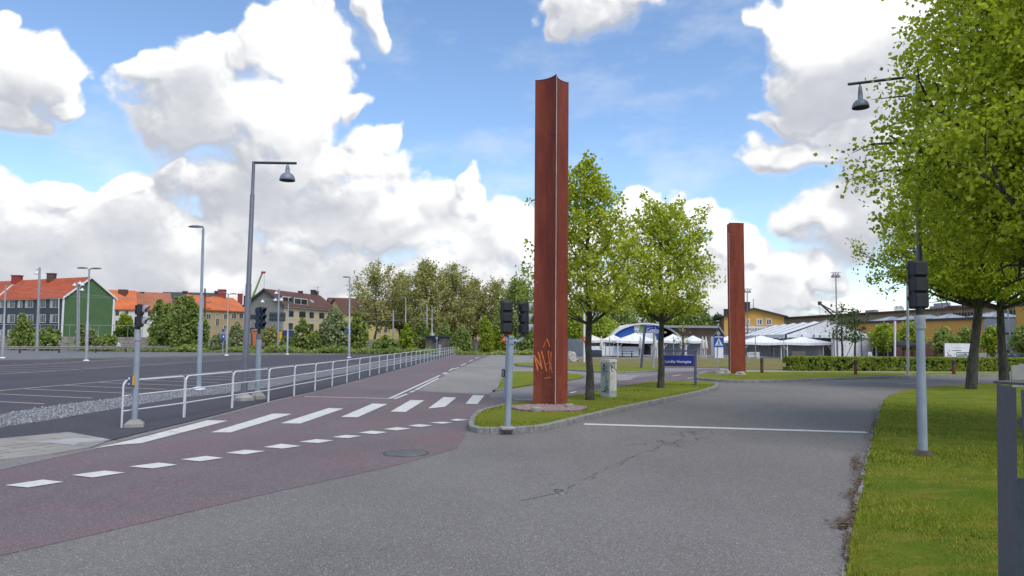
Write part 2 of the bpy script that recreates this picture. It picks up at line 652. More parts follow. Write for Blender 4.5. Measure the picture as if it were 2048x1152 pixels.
M = {}
M['asphalt'] = mat_asphalt('asphalt_road', (.168, .159, .155), speck=.28, sscale=95)
M['red'] = mat_asphalt('red_asphalt', (.150, .125, .135), tint=(.175, .110, .122), speck=.24, sscale=100)
M['far_asphalt'] = mat_asphalt('pale_worn_asphalt', (.235, .225, .215))
M['dark_asphalt'] = mat_asphalt('new_dark_asphalt', (.062, .060, .075), speck=.45)
M['lot'] = mat_asphalt('car_park_asphalt', (.070, .066, .082), speck=.3)
M['foot'] = mat_asphalt('footway_asphalt', (.20, .19, .19))
M['concrete'] = mat('concrete', (.34, .33, .31), .9, var=.15, scale=3, bmp=.3, bscale=50, fine=.2, dirt=.25)
M['kerb'] = mat('granite_kerb', (.27, .265, .26), .9, var=.22, scale=5, bmp=.5, bscale=40, fine=.35)
M['crack'] = mat('road_crack', (.09, .088, .085), .95, var=.3, scale=8)
M['patch'] = mat('tar_seal', (.10, .098, .105), .9, var=.25, scale=6)
M['line'] = mat_paint_line('road_paint')
M['lot_line'] = mat_paint_line('car_park_paint', (.52, .50, .42))
M['lawn'] = mat_grass('lawn', (.12, .20, .015), (.20, .25, .020), (.34, .28, .05), .55, .55)
M['island_grass'] = mat_grass('island_grass', (.16, .22, .022), (.22, .26, .028), (.31, .25, .045), .5, .7)
M['dry_grass'] = mat_grass('dry_grass', (.18, .19, .06), (.22, .20, .08), (.30, .22, .12), .8, .3)
M['field'] = mat_grass('rough_ground', (.13, .14, .06), (.17, .15, .08), (.22, .19, .13), .7, .1)
M['gravel'] = mat('grey_gravel', (.20, .205, .22), .95, var=.18, scale=1, bmp=1.0, bscale=28, fine=.55)
M['stone'] = mat('gravel_stone', (.25, .255, .28), .9, var=.45, scale=26, bmp=.3)
M['pinkstone'] = mat('pink_gravel_stone', (.27, .19, .19), .9, var=.45, scale=22, bmp=.3)
M['rock'] = mat('pale_boulder', (.42, .39, .36), .95, var=.25, scale=3, bmp=.8, bscale=12, fine=.3)
M['soil'] = mat('dry_soil_litter', (.12, .075, .045), .98, var=.45, scale=12, bmp=.9, bscale=50)
M['corten'] = mat_corten('rusted_steel')
M['edge'] = mat('bare_steel_edge', (.46, .42, .38), .5, .2, var=.2, scale=3)
M['graffiti'] = mat('orange_spray', (.75, .20, .05), .6, var=.2, scale=8)
M['black'] = mat('black_plastic', (.018, .020, .026), .55, var=.2, scale=4)
M['navy'] = mat('dark_blue_plastic', (.020, .030, .065), .5, var=.2, scale=4)
M['pole'] = mat('blue_grey_paint', (.27, .32, .38), .5, var=.08, scale=3, bmp=.1, bscale=40, dirt=.15)
M['galv'] = mat('galvanised_steel', (.36, .37, .39), .5, .35, var=.15, scale=6)
M['lamp_grey'] = mat('lamp_grey_paint', (.15, .16, .19), .45, .2, var=.1)
M['lamp_dark'] = mat('lamp_dark_paint', (.055, .058, .072), .45, .2, var=.1)
M['lamp_shade'] = mat('lamp_shade_grey', (.18, .21, .25), .5, .1, var=.06)
M['lamp_inner'] = mat('lamp_inside', (.10, .10, .12), .7)
M['lamp_white'] = mat('white_lamp_shade', (.68, .69, .72), .5, var=.05)
M['rail_white'] = mat('white_rail_paint', (.60, .62, .66), .45, var=.06, scale=5, dirt=.12)
M['visor'] = mat('grey_visor', (.30, .31, .35), .6)
M['lens'] = mat('dark_lens', (.02, .02, .02), .25)
M['white'] = mat('white_paint', (.70, .71, .73), .55, var=.05)
M['cream'] = mat('pale_cream_paint', (.62, .60, .55), .6, var=.05)
M['glass'] = mat('window_glass', (.035, .042, .05), .15, 0, var=.5, scale=1.2, spec=.7)
M['curtain'] = mat('curtain_glass', (.42, .43, .45), .35, var=.3, scale=1.5)
M['sign_blue'] = mat('sign_blue', (.010, .022, .24), .4, var=.05)
M['sign_bright'] = mat('sign_bright_blue', (.015, .07, .42), .4, var=.05)
M['sign_navy'] = mat('sign_post_blue', (.07, .09, .16), .5, var=.1)
M['sign_white'] = mat('sign_white', (.72, .73, .74), .5, var=.03)
M['sign_red'] = mat('sign_red', (.55, .03, .02), .5, var=.05)
M['sign_yellow'] = mat('sign_yellow', (.72, .36, .03), .5, var=.05)
M['cabinet'] = mat('cabinet_grey_green', (.36, .41, .40), .6, var=.1, scale=4, dirt=.25)
M['teal'] = mat('teal_spray', (.01, .07, .075), .6)
M['pinkspray'] = mat('faded_pink_spray', (.50, .36, .32), .7, var=.2, scale=15)
M['bark'] = mat_bark('bark_dark', (.035, .032, .028), (.085, .08, .07))
M['bark2'] = mat_bark('bark_mossy', (.040, .036, .030), (.10, .09, .075))
M['bark_far'] = mat('bark_far', (.10, .085, .07), .95)
M['leaf_lime'] = mat_leaf('lime_leaf', [(.20, .25, .02), (.42, .47, .045), (.60, .64, .10)], .42)
M['leaf_deep'] = mat_leaf('near_lime_leaf', [(.17, .22, .014), (.40, .46, .035), (.60, .66, .08)], .45)
M['leaf_olive'] = mat_leaf('olive_leaf', [(.27, .25, .09), (.38, .355, .13), (.46, .46, .19)], .3)
M['leaf_bush'] = mat_leaf('bush_leaf', [(.17, .23, .06), (.25, .32, .085), (.36, .42, .13)], .35)
M['leaf_grey'] = mat_leaf('willow_leaf', [(.20, .235, .11), (.28, .32, .15), (.40, .43, .24)], .3)
M['leaf_fresh'] = mat_leaf('fresh_leaf', [(.22, .29, .03), (.31, .39, .045), (.42, .47, .07)], .4)
M['leaf_dark'] = mat_leaf('dark_leaf', [(.03, .065, .014), (.06, .12, .02), (.11, .18, .03)], .25)
M['leaf_hedge'] = mat_leaf('hedge_leaf', [(.13, .18, .03), (.24, .31, .045), (.42, .46, .08)], .3)
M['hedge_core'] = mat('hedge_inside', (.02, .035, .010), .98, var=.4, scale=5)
M['blossom'] = mat('white_blossom', (.62, .62, .55), .8)
M['blade'] = mat_leaf('grass_blade', [(.055, .10, .008), (.20, .28, .02), (.44, .38, .07)], .35)
M['roof_orange'] = mat_rooftile('orange_roof_tiles', (.42, .085, .032))
M['roof_orange2'] = mat_rooftile('bright_orange_roof_tiles', (.58, .15, .045))
M['roof_terra'] = mat_rooftile('faded_terracotta_tiles', (.36, .13, .07))
M['roof_brown'] = mat_rooftile('brown_roof_tiles', (.115, .048, .038))
M['roof_dark'] = mat('dark_roof_felt', (.055, .058, .065), .85, var=.15)
M['brick_chim'] = mat('chimney_brick', (.12, .065, .055), .9, var=.3, scale=6)
M['chim_red'] = mat('red_chimney', (.30, .05, .045), .8, var=.2, scale=4)
M['slate'] = mat('blue_grey_render', (.065, .085, .098), .9, var=.08, scale=.8, fine=.12, bscale=9)
M['green'] = mat('green_render', (.075, .15, .062), .9, var=.08, scale=.8, fine=.12, bscale=9)
M['sand'] = mat('sand_render', (.44, .34, .20), .9, var=.08, scale=.8)
M['creamwall'] = mat('cream_render', (.60, .50, .33), .9, var=.06, scale=.8)
M['greywall'] = mat('grey_cladding', (.24, .235, .215), .85, var=.06, scale=.8, fine=.1, bscale=5)
M['yellowwall'] = mat('pale_yellow_render', (.52, .44, .19), .9, var=.08, scale=.8)
M['yellow'] = mat('ochre_yellow_wall', (.64, .36, .085), .85, var=.06, scale=.6)
M['whitewall'] = mat('white_render', (.66, .66, .64), .9, var=.04)
M['brownwall'] = mat('brown_brick_wall', (.22, .15, .10), .9, var=.12, scale=1.2, fine=.2, bscale=6)
M['tanwall'] = mat('tan_wall', (.34, .27, .17), .9, var=.1, scale=.8)
M['greymetal'] = mat('grey_metal_sheet', (.30, .32, .35), .5, .3, var=.08)
M['skylight'] = mat('skylight_glass', (.30, .34, .38), .3, .2, var=.2, scale=1)
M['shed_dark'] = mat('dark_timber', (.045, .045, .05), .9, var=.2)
M['fence_red'] = mat('red_brown_fence', (.26, .11, .09), .9, var=.2, scale=3)
M['fence_blue'] = mat('blue_screen', (.03, .05, .13), .7, var=.2, scale=2)
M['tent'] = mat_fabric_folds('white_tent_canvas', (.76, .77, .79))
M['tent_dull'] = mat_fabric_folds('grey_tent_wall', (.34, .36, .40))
M['tent_cream'] = mat_fabric_folds('cream_canvas', (.72, .69, .62))
M['tent_blue'] = mat_fabric_folds('blue_canvas', (.02, .10, .42))
M['parasol'] = mat_fabric_folds('parasol_cloth', (.62, .60, .54))
M['gazebo_black'] = mat('black_canvas', (.025, .026, .03), .8)
M['wicker'] = mat('dark_wicker', (.045, .05, .065), .8, var=.3, scale=14)
M['wicker_grey'] = mat('grey_brown_wicker', (.13, .115, .105), .8, var=.3, scale=14)
M['cushion'] = mat('pale_cushion', (.42, .43, .46), .9)
M['wood_rust'] = mat('rust_red_wood', (.13, .045, .025), .8, var=.35, scale=6, bmp=.3)
M['timber'] = mat('weathered_timber', (.20, .185, .165), .9, var=.2, scale=4)
M['guard'] = mat('weathered_steel_guardrail', (.27, .255, .235), .7, .2, var=.15, scale=2)
M['post_dark'] = mat('rusty_post', (.07, .05, .042), .9, var=.3, scale=5)
M['wallstone'] = mat('pale_blockwork', (.34, .30, .26), .95, var=.15, scale=1.0, fine=.25, bscale=4)
M['stonehut'] = mat('stone_hut', (.17, .15, .145), .95, var=.25, scale=1.4, fine=.3, bscale=6)
M['corr'] = mat('corrugated_grey_steel', (.32, .35, .38), .5, .3, var=.15, scale=1)
M['steel_blue'] = mat('blue_grey_steel', (.085, .105, .15), .42, .35, var=.12, scale=9, bmp=.05, bscale=90, fine=.25)
M['steel_top'] = mat('worn_steel_top', (.115, .105, .10), .7, .2, var=.2, scale=6, fine=.25)
M['car_silver'] = mat('silver_car_paint', (.42, .46, .50), .25, .5, var=.04)
M['car_blue'] = mat('pale_blue_car_paint', (.20, .28, .36), .25, .5, var=.04)
M['tyre'] = mat('tyre_rubber', (.02, .02, .02), .9)
M['crane_green'] = mat('lime_green_paint', (.20, .33, .08), .6)
M['orange'] = mat('orange_panel', (.65, .16, .03), .6)
M['yellow_bright'] = mat('bright_yellow_panel', (.70, .42, .02), .6)
M['meter_blue'] = mat('meter_blue', (.02, .08, .36), .5)
M['panel_dark'] = mat('sign_back_dark', (.05, .07, .085), .6, var=.12, scale=1)
M['iron'] = mat('cast_iron', (.17, .17, .18), .7, .4, var=.25, scale=12)
M['slab'] = mat('paving_slab', (.30, .285, .265), .92, var=.14, scale=1.5, bmp=.3, bscale=40, fine=.18, dirt=.25)
M['slab_light'] = mat('pale_paving_slab', (.37, .37, .37), .92, var=.1, scale=1.5, bmp=.3, bscale=40, fine=.15)

# ---------------------------------------------------------------- clouds: a dome five kilometres away
_azl = np.concatenate([np.linspace(-math.pi, -.68, 70)[:-1], np.linspace(-.68, .68, 1040), np.linspace(.68, math.pi, 70)[1:]])
_ell = np.concatenate([np.linspace(-.02, .50, 400), np.linspace(.50, math.pi / 2 - .02, 44)[1:]])
_U, _Vv = np.meshgrid(_azl, _ell)
_al, _li = cloud_field(_U, _Vv)
_al = np.clip(_al, 0, 1)
_sun_d = np.cos(_Vv) * np.cos(SUN_EL) * np.cos(_U - SUN_AZ) + np.sin(_Vv) * np.sin(SUN_EL)
_al = _al * np.clip((.93 - _sun_d) / .06, 0, 1)              # the sun shines through a gap
_R = 5000.0
_X = np.stack([np.sin(_U) * np.cos(_Vv), np.cos(_U) * np.cos(_Vv), np.sin(_Vv)], -1).reshape(-1, 3) * _R
_nr, _nc = _U.shape
_i = (np.arange(_nr - 1)[:, None] * _nc + np.arange(_nc - 1)[None, :]).ravel()
mcl, b, p, pos, o = newmat('cloud_vapour')
at = b.n('ShaderNodeAttribute', attribute_name='vapour')
spx = b.n('ShaderNodeSeparateColor')
mcl.node_tree.links.new(at.outputs['Color'], spx.inputs[0])
em = b.n('ShaderNodeEmission')
b.put(em.inputs[0], b.mix(spx.outputs[1], (.35, .365, .405), (.77, .77, .755)))
trn = b.n('ShaderNodeBsdfTransparent')
mxs = b.n('ShaderNodeMixShader')
b.put(mxs.inputs[0], spx.outputs[0])
mcl.node_tree.links.new(trn.outputs[0], mxs.inputs[1])
mcl.node_tree.links.new(em.outputs[0], mxs.inputs[2])
mcl.node_tree.links.new(mxs.outputs[0], o.inputs[0])
mcl.cycles.emission_sampling = 'NONE'
clouds = np_mesh('clouds', _X, np.stack([_i, _i + 1, _i + _nc + 1, _i + _nc], 1), mcl, smooth=True)
ca = clouds.data.color_attributes.new('vapour', 'FLOAT_COLOR', 'POINT')
_c4 = np.ones((_nr * _nc, 4), np.float32)
_c4[:, 0], _c4[:, 1], _c4[:, 2] = _al.ravel(), _li.ravel(), 0
ca.data.foreach_set('color', _c4.ravel())
struct(clouds)
del _X, _c4, _U, _Vv, _al, _li

# ---------------------------------------------------------------- ground, roads, markings
def pxs(pts, z=0.0):
    return [G(x, y, z)[:2] for x, y in pts]


def sheet(name, pts, z, m, depth=None, kind='structure'):
    mb = MB()
    if depth is None:
        mb.add([(p[0], p[1], z) for p in pts], [tuple(range(len(pts)))])
    else:
        mb.prism(pts, z - depth, z)
    o = mb.build(name, m)
    # sheets face up
    me = o.data
    if depth is None and me.polygons and me.polygons[0].normal.z < 0:
        me.flip_normals()
    o['kind'] = kind
    return o


def densify(pts, step=.6, jit=0.0, seed=0, closed=True):
    r = random.Random(seed)
    out = []
    n = len(pts)
    for i in range(n if closed else n - 1):
        a, c = Vector(pts[i][:2]), Vector(pts[(i + 1) % n][:2])
        k = max(1, int((c - a).length / step))
        nrm = Vector((-(c - a).y, (c - a).x)).normalized() if (c - a).length > 1e-6 else Vector((0, 0))
        for j in range(k):
            q = a.lerp(c, j / k)
            if j:
                q = q + nrm * r.uniform(-jit, jit)
            out.append((q.x, q.y))
    if not closed:
        out.append(tuple(pts[-1][:2]))
    return out


def smooth_line(pts, it=2, closed=False):
    for _ in range(it):
        n = len(pts)
        out = [] if closed else [pts[0]]
        for i in range(n if closed else n - 1):
            a, c = Vector(pts[i]), Vector(pts[(i + 1) % n])
            out += [tuple(a.lerp(c, .25)), tuple(a.lerp(c, .75))]
        if not closed:
            out.append(pts[-1])
        pts = out
    return pts


sheet('ground', [(-3500, -600), (3500, -600), (3500, 5000), (-3500, 5000)], -.012, M['field'])
sheet('road', [(-70, -12), (75, -12), (75, 66), (-70, 66)], .0, M['asphalt'])
# left branch running away between car park and meadow
far_lane = pxs([(833, 782), (905, 742), (952, 722.6), (989, 707), (1002, 700.5), (1040, 698.5), (1068, 699), (1066, 703), (1140, 706), (1140, 726),
                (1063, 731), (1030, 732), (1012, 740), (1004, 748), (994, 768), (984, 786), (972, 789)])
sheet('road_far_lane', densify(far_lane, 1.5, .02), .003, M['far_asphalt'])
red_a = [(-80, 1128), (0, 1112), (220, 1062), (420, 1014), (552, 984), (703, 951), (806, 928), (850, 915), (886, 905), (914, 897), (928, 874), (936, 852),
         (947, 834), (960, 825), (984, 801), (975, 789), (900, 786), (833, 782), (700, 781), (631, 781.5),
         (548, 801), (450, 827), (366, 848), (268, 872), (222, 884), (181, 898), (98, 915), (0, 936), (-80, 952)]
red_b = [(631, 783.5), (833, 783.5), (905, 742), (952, 722.6), (989, 707), (1000, 700.6), (975, 700.8), (950, 703.7), (911, 707.5), (870, 719), (816, 734.5), (694, 767)]
red_c = [(958, 826.5), (1010, 816), (1064, 807), (1134, 796), (1180, 787), (1234, 778), (1288, 767), (1335, 764), (1392, 758), (1384, 757), (1398, 750), (1440, 742), (1440, 736),
         (1400, 738), (1382, 742.7), (1345, 746), (1311, 751), (1234, 761), (1172, 773), (1134, 783), (1066, 798), (1027, 800), (983, 801)]
sheet('red_asphalt', densify(pxs(red_a), .35, .012, 4), .004, M['red'])
sheet('red_lane', pxs(red_b), .0055, M['red'])
sheet('red_cycle_path', pxs(red_c), .010, M['red'])
fe = MB()
fe_l = [(-80, 935), (0, 919), (98, 907.5), (181, 893), (222, 880), (268, 869), (366, 846), (450, 825), (548, 799.5), (631, 782), (694, 766), (816, 734), (870, 718.5)]
fe_r = [(-80, 960), (0, 941), (98, 919), (181, 901), (222, 889), (268, 877), (366, 852), (450, 830), (548, 803.5), (631, 785), (694, 768.5), (816, 735.6), (870, 720)]
for i in range(len(fe_l) - 1):
    fe.add([(*q, .0085) for q in pxs([fe_l[i], fe_l[i + 1], fe_r[i + 1], fe_r[i]])], [(3, 2, 1, 0)])
struct(fe.build('footway_edge', M['foot']))
# grey footway passing behind the island
sheet('footway', densify(pxs([(979, 797), (988, 784), (1063, 771.5), (1134, 763), (1168, 757.5), (1195, 757), (1232, 755), (1262, 748), (1330, 744.5), (1375, 741), (1382, 742.7),
                              (1345, 746), (1311, 751), (1234, 760.5), (1172, 772.5), (1134, 782.5), (1066, 798), (1027, 799.5)]), .8, .015), .0075, M['foot'])
sheet('plaza_asphalt', densify(pxs([(1028, 734.5), (1134, 741.8), (1201, 746), (1236, 748), (1315, 744.2), (1330, 738), (1440, 735.5), (1490, 741), (1491, 748), (1440, 748), (1384, 757), (1330, 744.5), (1262, 748), (1232, 755), (1195, 757), (1168, 751), (1134, 747), (1063, 745), (1007, 745), (1012, 738)]), 1.2, .02), .0055, M['far_asphalt'])

# pedestrian path, gravel strip, car park
Zp = .03
sheet('path', densify(pxs([(-120, 895), (0, 878), (137, 865), (222, 879.5), (268, 868), (366, 845), (450, 824), (548, 798.5), (631, 781.5), (694, 765.5), (816, 733.5), (870, 718), (911, 707),
                           (905, 705.5), (850, 713), (792, 725), (694, 744), (621, 756.5), (538, 774), (450, 786), (366, 794), (238, 815), (122, 835.5), (0, 854), (-120, 874)], Zp), .8, .012), Zp, M['dark_asphalt'], .08)
grav = pxs([(-120, 880), (0, 855.5), (122, 837), (238, 816.5), (366, 795.5), (450, 787.5), (538, 775.5), (621, 758), (694, 746), (792, 726), (850, 714), (905, 706.5), (905, 703.5),
            (850, 709.5), (792, 720), (694, 734), (621, 744.5), (538, 760), (450, 769), (366, 779), (238, 796), (122, 810), (0, 829), (-120, 846)], Zp)
sheet('gravel_strip', densify(grav, .5, .04), Zp + .008, M['gravel'], .1)
lot = pxs([(-700, 960), (-120, 847), (0, 830), (122, 811), (238, 797), (366, 780), (450, 770), (538, 761), (621, 745.5), (694, 735), (792, 721), (850, 710.5), (880, 705.5), (860, 704.5), (700, 708.5), (673, 710), (451, 711.5), (268, 716), (0, 720), (-400, 727), (-900, 735)], Zp - .01)
sheet('car_park', densify(lot, 1.2, .02), Zp - .01, M['lot'], .06)
sheet('gravel_verge', pxs([(-900, 733), (-400, 725.5), (0, 718.5), (268, 714.7), (451, 710.4), (673, 708.8), (860, 703.8), (905, 702), (905, 697), (860, 696), (400, 696), (0, 693), (-900, 688)]), .012, M['gravel'], .02)
slabs = MB()
slabs.prism(pxs([(-120, 893), (0, 877), (137, 864), (222, 879), (181, 894), (98, 908), (0, 919), (-120, 936)], .034), -.03, .036)
o = slabs.build('pavement', M['slab'])
o['kind'] = 'structure'
j_ = MB()
A_, B_, C_ = Vector(pxs([(0, 919)])[0]), Vector(pxs([(181, 894)])[0]), Vector(pxs([(137, 864)])[0])
un = (B_ - A_).normalized()
vn = Vector((-un.y, un.x))
for k in range(1, 9):
    q = A_ - un * 6 + vn * (.38 * k)
    ln = 10
    j_.box((q.x + un.x * ln / 2 - un.x * (.35 * k), q.y + un.y * ln / 2 - un.y * (.35 * k), .0365), (ln - .55 * k - 1.2, .012, .003), math.atan2(un.y, un.x))
for k in range(16):
    for row in range(6):
        q = A_ - un * 5.0 + un * (k * .72 + (row % 2) * .36) + vn * (.38 * row + .19)
        if (q - A_).dot(un) < 3.9 - .55 * row:
            j_.box((q.x, q.y, .0365), (.012, .37, .003), math.atan2(un.y, un.x))
struct(j_.build('pavement_joints', M['soil']))
sheet('pavement_pale_slabs', pxs([(64, 885), (140, 877), (205, 876), (219, 880), (190, 885), (160, 886), (150, 891), (100, 886)], .036), .0405, M['slab_light'])

# kerb lines: stones end to end with open joints
def kerb(name, pts, wdt, z0, z1, m, closed=False, stone=1.0, side=1, jit=.004, seed=1):
    r = random.Random(seed)
    pts = [Vector(p[:2]) for p in pts]
    if closed:
        pts.append(pts[0])
    seg = [0]
    for i in range(1, len(pts)):
        seg.append(seg[-1] + (pts[i] - pts[i - 1]).length)

    def at_(d):
        for i in range(1, len(pts)):
            if d <= seg[i] + 1e-9:
                return pts[i - 1].lerp(pts[i], (d - seg[i - 1]) / max(1e-9, seg[i] - seg[i - 1]))
        return pts[-1]
    mb = MB()
    d = 0
    while d < seg[-1] - .05:
        e = min(seg[-1], d + stone * r.uniform(.9, 1.1))
        k = 4
        inner, outer = [], []
        dz = r.uniform(-jit, jit)
        off = r.uniform(-jit, jit)
        for i in range(k + 1):
            a = d + .008 + (e - d - .016) * i / k
            q, q1, q0 = at_(a), at_(min(a + .05, seg[-1])), at_(max(a - .05, 0))
            t = (q1 - q0).normalized()
            nn = Vector((-t.y, t.x)) * side
            outer.append(q + nn * off)
            inner.append(q + nn * (wdt + off))
        vs, fs = [], []
        bv = min(.015, (z1 - z0) * .2)
        for i in range(k + 1):
            o_, i_ = outer[i], inner[i]
            c_ = (i_ - o_).normalized() * bv
            vs += [(o_.x, o_.y, z0), (o_.x, o_.y, z1 - bv + dz), (o_.x + c_.x, o_.y + c_.y, z1 + dz), (i_.x, i_.y, z1 + dz), (i_.x, i_.y, z0)]
        for i in range(k):
            for j in range(4):
                fs.append((i * 5 + j, i * 5 + j + 1, i * 5 + 6 + j, i * 5 + 5 + j))
        fs += [(0, 1, 2, 3, 4), tuple(k * 5 + q for q in (4, 3, 2, 1, 0))]
        mb.add(vs, fs)
        d = e
    return struct(mb.build(name, m))


def side_of(line, inside):
    """+1 if `inside` lies to the left of the line's first half"""
    i = len(line) // 2
    a, c = Vector(line[i - 1]), Vector(line[i])
    t = c - a
    q = Vector(inside) - a
    return 1 if t.x * q.y - t.y * q.x > 0 else -1


KH = .13
isl_front = smooth_line(pxs([(1030, 811), (990, 820), (960, 828), (944, 838), (936, 852), (937, 861), (947, 867), (1015, 868.5), (1086, 862.5), (1121, 853.7), (1225, 827), (1334, 803.5), (1400, 789), (1430, 780), (1438, 775), (1434, 771), (1420, 769)]), 2)
isl_back = pxs([(1392, 767.5), (1335, 766), (1293, 768), (1234, 779), (1134, 799), (1064, 810)])
isl = isl_front + isl_back
cen = Vector(G(1150, 815)[:2])
kerb('kerb', isl_front, .13, -.01, KH, M['kerb'], side=side_of(isl_front, cen), stone=1.05)


def mound(name, poly, z, m, rise=.05, kind='structure', seed=3):
    """turf filling a kerbed shape: subdivided, gently uneven"""
    bm = bmesh.new()
    vs = [bm.verts.new((p[0], p[1], 0)) for p in poly]
    f = bm.faces.new(vs)
    bmesh.ops.triangulate(bm, faces=[f])
    for _ in range(5):
        long_ = [e for e in bm.edges if e.calc_length() > .9]
        if not long_:
            break
        bmesh.ops.subdivide_edges(bm, edges=long_, cuts=1)
        bmesh.ops.triangulate(bm, faces=[f for f in bm.faces if len(f.verts) > 3])
    for v in bm.verts:
        if v.is_boundary:
            v.co.z = z
        else:
            v.co.z = z + rise * (.3 + .9 * mnoise.noise(Vector((v.co.x * .35, v.co.y * .35, seed)))) + .012 * mnoise.noise(Vector((v.co.x * 2, v.co.y * 2, seed)))
    ret = bmesh.ops.extrude_edge_only(bm, edges=[e for e in bm.edges if e.is_boundary])
    for g in ret['geom']:
        if isinstance(g, bmesh.types.BMVert):
            g.co.z = -.02
    bmesh.ops.recalc_face_normals(bm, faces=bm.faces)
    me = bpy.data.meshes.new(name)
    bm.to_mesh(me)
    bm.free()
    me.materials.append(m)
    o = link(bpy.data.objects.new(name, me))
    o['kind'] = kind
    return o


def inset(poly, d):
    n = len(poly)
    ar = sum(poly[i][0] * poly[(i + 1) % n][1] - poly[(i + 1) % n][0] * poly[i][1] for i in range(n))
    s_ = 1 if ar > 0 else -1
    out = []
    for i in range(n):
        a, q, c = Vector(poly[i - 1]), Vector(poly[i]), Vector(poly[(i + 1) % n])
        t1, t2 = (q - a), (c - q)
        t = (t1.normalized() if t1.length > 1e-6 else t2.normalized()) + (t2.normalized() if t2.length > 1e-6 else t1.normalized())
        t = t.normalized() if t.length > 1e-6 else t2.normalized()
        out.append(tuple(q + Vector((-t.y, t.x)) * d * s_))
    return out


mound('grass_island', inset(isl, .115), KH - .012, M['island_grass'], .07)

# second island, behind on the left
b1_line = smooth_line(pxs([(1007, 745.5), (998, 762), (986, 783), (990, 784.5), (1063, 772), (1134, 763), (1168, 757.5), (1171, 754), (1165, 750.5), (1134, 747), (1063, 745), (1010, 744)]), 1)
kerb('kerb', b1_line[:len(b1_line) // 3], .12, -.01, .07, M['kerb'], side=side_of(b1_line[:len(b1_line) // 3], G(1060, 758)[:2]), stone=1.0, seed=2, jit=.015)
mound('grass_verge', densify(inset(b1_line, .1), .6, .06), .06, M['island_grass'], .05, seed=5)
# two grass bars farther back
g2 = smooth_line(pxs([(1028, 730), (1030, 727.5), (1063, 727), (1134, 734.5), (1200, 735), (1300, 735.5), (1322, 737.5), (1315, 743.6), (1236, 747.2), (1201, 745.3), (1134, 741), (1063, 734), (1034, 732)]), 1)
mound('grass_bar', g2, .10, M['island_grass'], .04, seed=8)
k2 = smooth_line(pxs([(1034, 732.2), (1063, 734.4), (1134, 741.4), (1201, 745.8), (1236, 747.6), (1315, 744)]), 1)
kerb('kerb', k2, .14, -.01, .11, M['kerb'], side=side_of(k2, G(1170, 738)[:2]), stone=1.0, seed=4)
sheet('meadow', densify(pxs([(1068, 722), (1134, 723.5), (1160, 718), (1400, 718), (1590, 718), (1600, 742), (1491, 740.6), (1440, 735.6), (1330, 735), (1236, 733.2), (1134, 732.2), (1068, 727)]), 1.5, .05), .05, M['dry_grass'], .06)
sheet('grass_tongue', densify(pxs([(1030, 708), (1042, 705), (1068, 703.4), (1100, 703), (1100, 709), (1068, 709.5), (1040, 711)]), 1.5, .1), .04, M['dry_grass'], .05)
# right-hand island under the second pillar
i3f = smooth_line(pxs([(1425, 748.3), (1400, 751.5), (1386, 755.6), (1395, 761), (1458, 765), (1517, 766), (1575, 764), (1702, 759), (1780, 756.3), (1867, 754.3), (1996, 753.2), (2200, 752.8), (2600, 752)]), 2)
i3b = pxs([(2600, 750), (2200, 748.6), (1780, 748), (1575, 746.8), (1491, 746.8), (1440, 747.5)])
kerb('kerb', i3f, .14, -.01, KH, M['kerb'], side=side_of(i3f, G(1575, 755)[:2]), stone=1.05, seed=6)
mound('grass_strip', inset(i3f + i3b, .12), KH - .01, M['island_grass'], .05, seed=9)
sheet('pavement_concrete', densify(pxs([(1460, 741), (1600, 741.5), (1780, 742.3), (2048, 743), (2700, 744.5), (2700, 749), (2200, 748.6), (1780, 748.2), (1575, 747), (1491, 747), (1440, 748)]), 2), .02, M['concrete'], .03)
sheet('planting_bed', pxs([(1600, 719), (2700, 719), (2700, 744), (1604, 742.5)]), .03, M['soil'], .04)
sheet('terrace', pxs([(1060, 717.8), (2900, 718.2)]) + [(260, 190), (4, 190)], .016, M['foot'])

# lawn on the right
lawn_edge = pxs([(1690, 1190), (1695, 1152), (1703, 1100), (1708, 1060), (1717, 1020), (1726, 982), (1735, 930), (1744, 896), (1748, 873), (1755, 850), (1761, 825), (1767, 804), (1780, 793), (1805, 784.4), (1850, 777.5), (1899, 773), (1993, 769), (2100, 766.5), (2400, 765)])
lawn_edge = [(lawn_edge[0][0] - .05, -9)] + [tuple(p) for p in smooth_line(lawn_edge, 2)]
rr = random.Random(4)
jag = densify(lawn_edge, .16, .035, 5, closed=False)
lawn_poly = jag + [(60, jag[-1][1]), (60, -9)]
mound('lawn', lawn_poly, .055, M['lawn'], .05, seed=2)
_ks = [p for p in lawn_edge if 3.5 < p[1] < 30]
kerb('edge_stones', [(p[0] - .06, p[1]) for p in _ks], .17, -.01, .028, M['kerb'], side=side_of(_ks, (40, 10)), stone=.55, jit=.02, seed=12)
# soil and dead leaves lying along the edge
so = []
rg = np.random.RandomState(3)
for cx_, cy_, sx_, sy_, n_ in ((1735, 940, 14, 90, 360), (1714, 990, 30, 12, 150), (1702, 1050, 34, 14, 330), (1712, 1018, 14, 70, 360), (1725, 965, 14, 10, 160), (1750, 860, 8, 70, 260), (1702, 1110, 10, 40, 260), (1748, 868, 8, 30, 300), (1704, 1100, 14, 30, 400), (1713, 930, 14, 24, 260)):
    for _ in range(n_):
        x_, y_ = cx_ + rg.randn() * sx_ * .45, cy_ + rg.randn() * sy_ * .45
        q = G(x_, y_)
        so.append((q.x, q.y))
for q_ in densify(lawn_edge, .05, .05, 9, closed=False):
    if 4 < q_[1] < 26 and rg.rand() < .7:
        so.append((q_[0] + rg.randn() * .06 - .03, q_[1]))
for q_ in densify(isl_front, .04, .0, 9, closed=False):
    if rg.rand() < .55:
        so.append((q_[0] + rg.randn() * .05, q_[1] - abs(rg.randn()) * .07))
so = np.array(so)
nn_ = len(so)
a_ = rg.rand(nn_) * 6.28
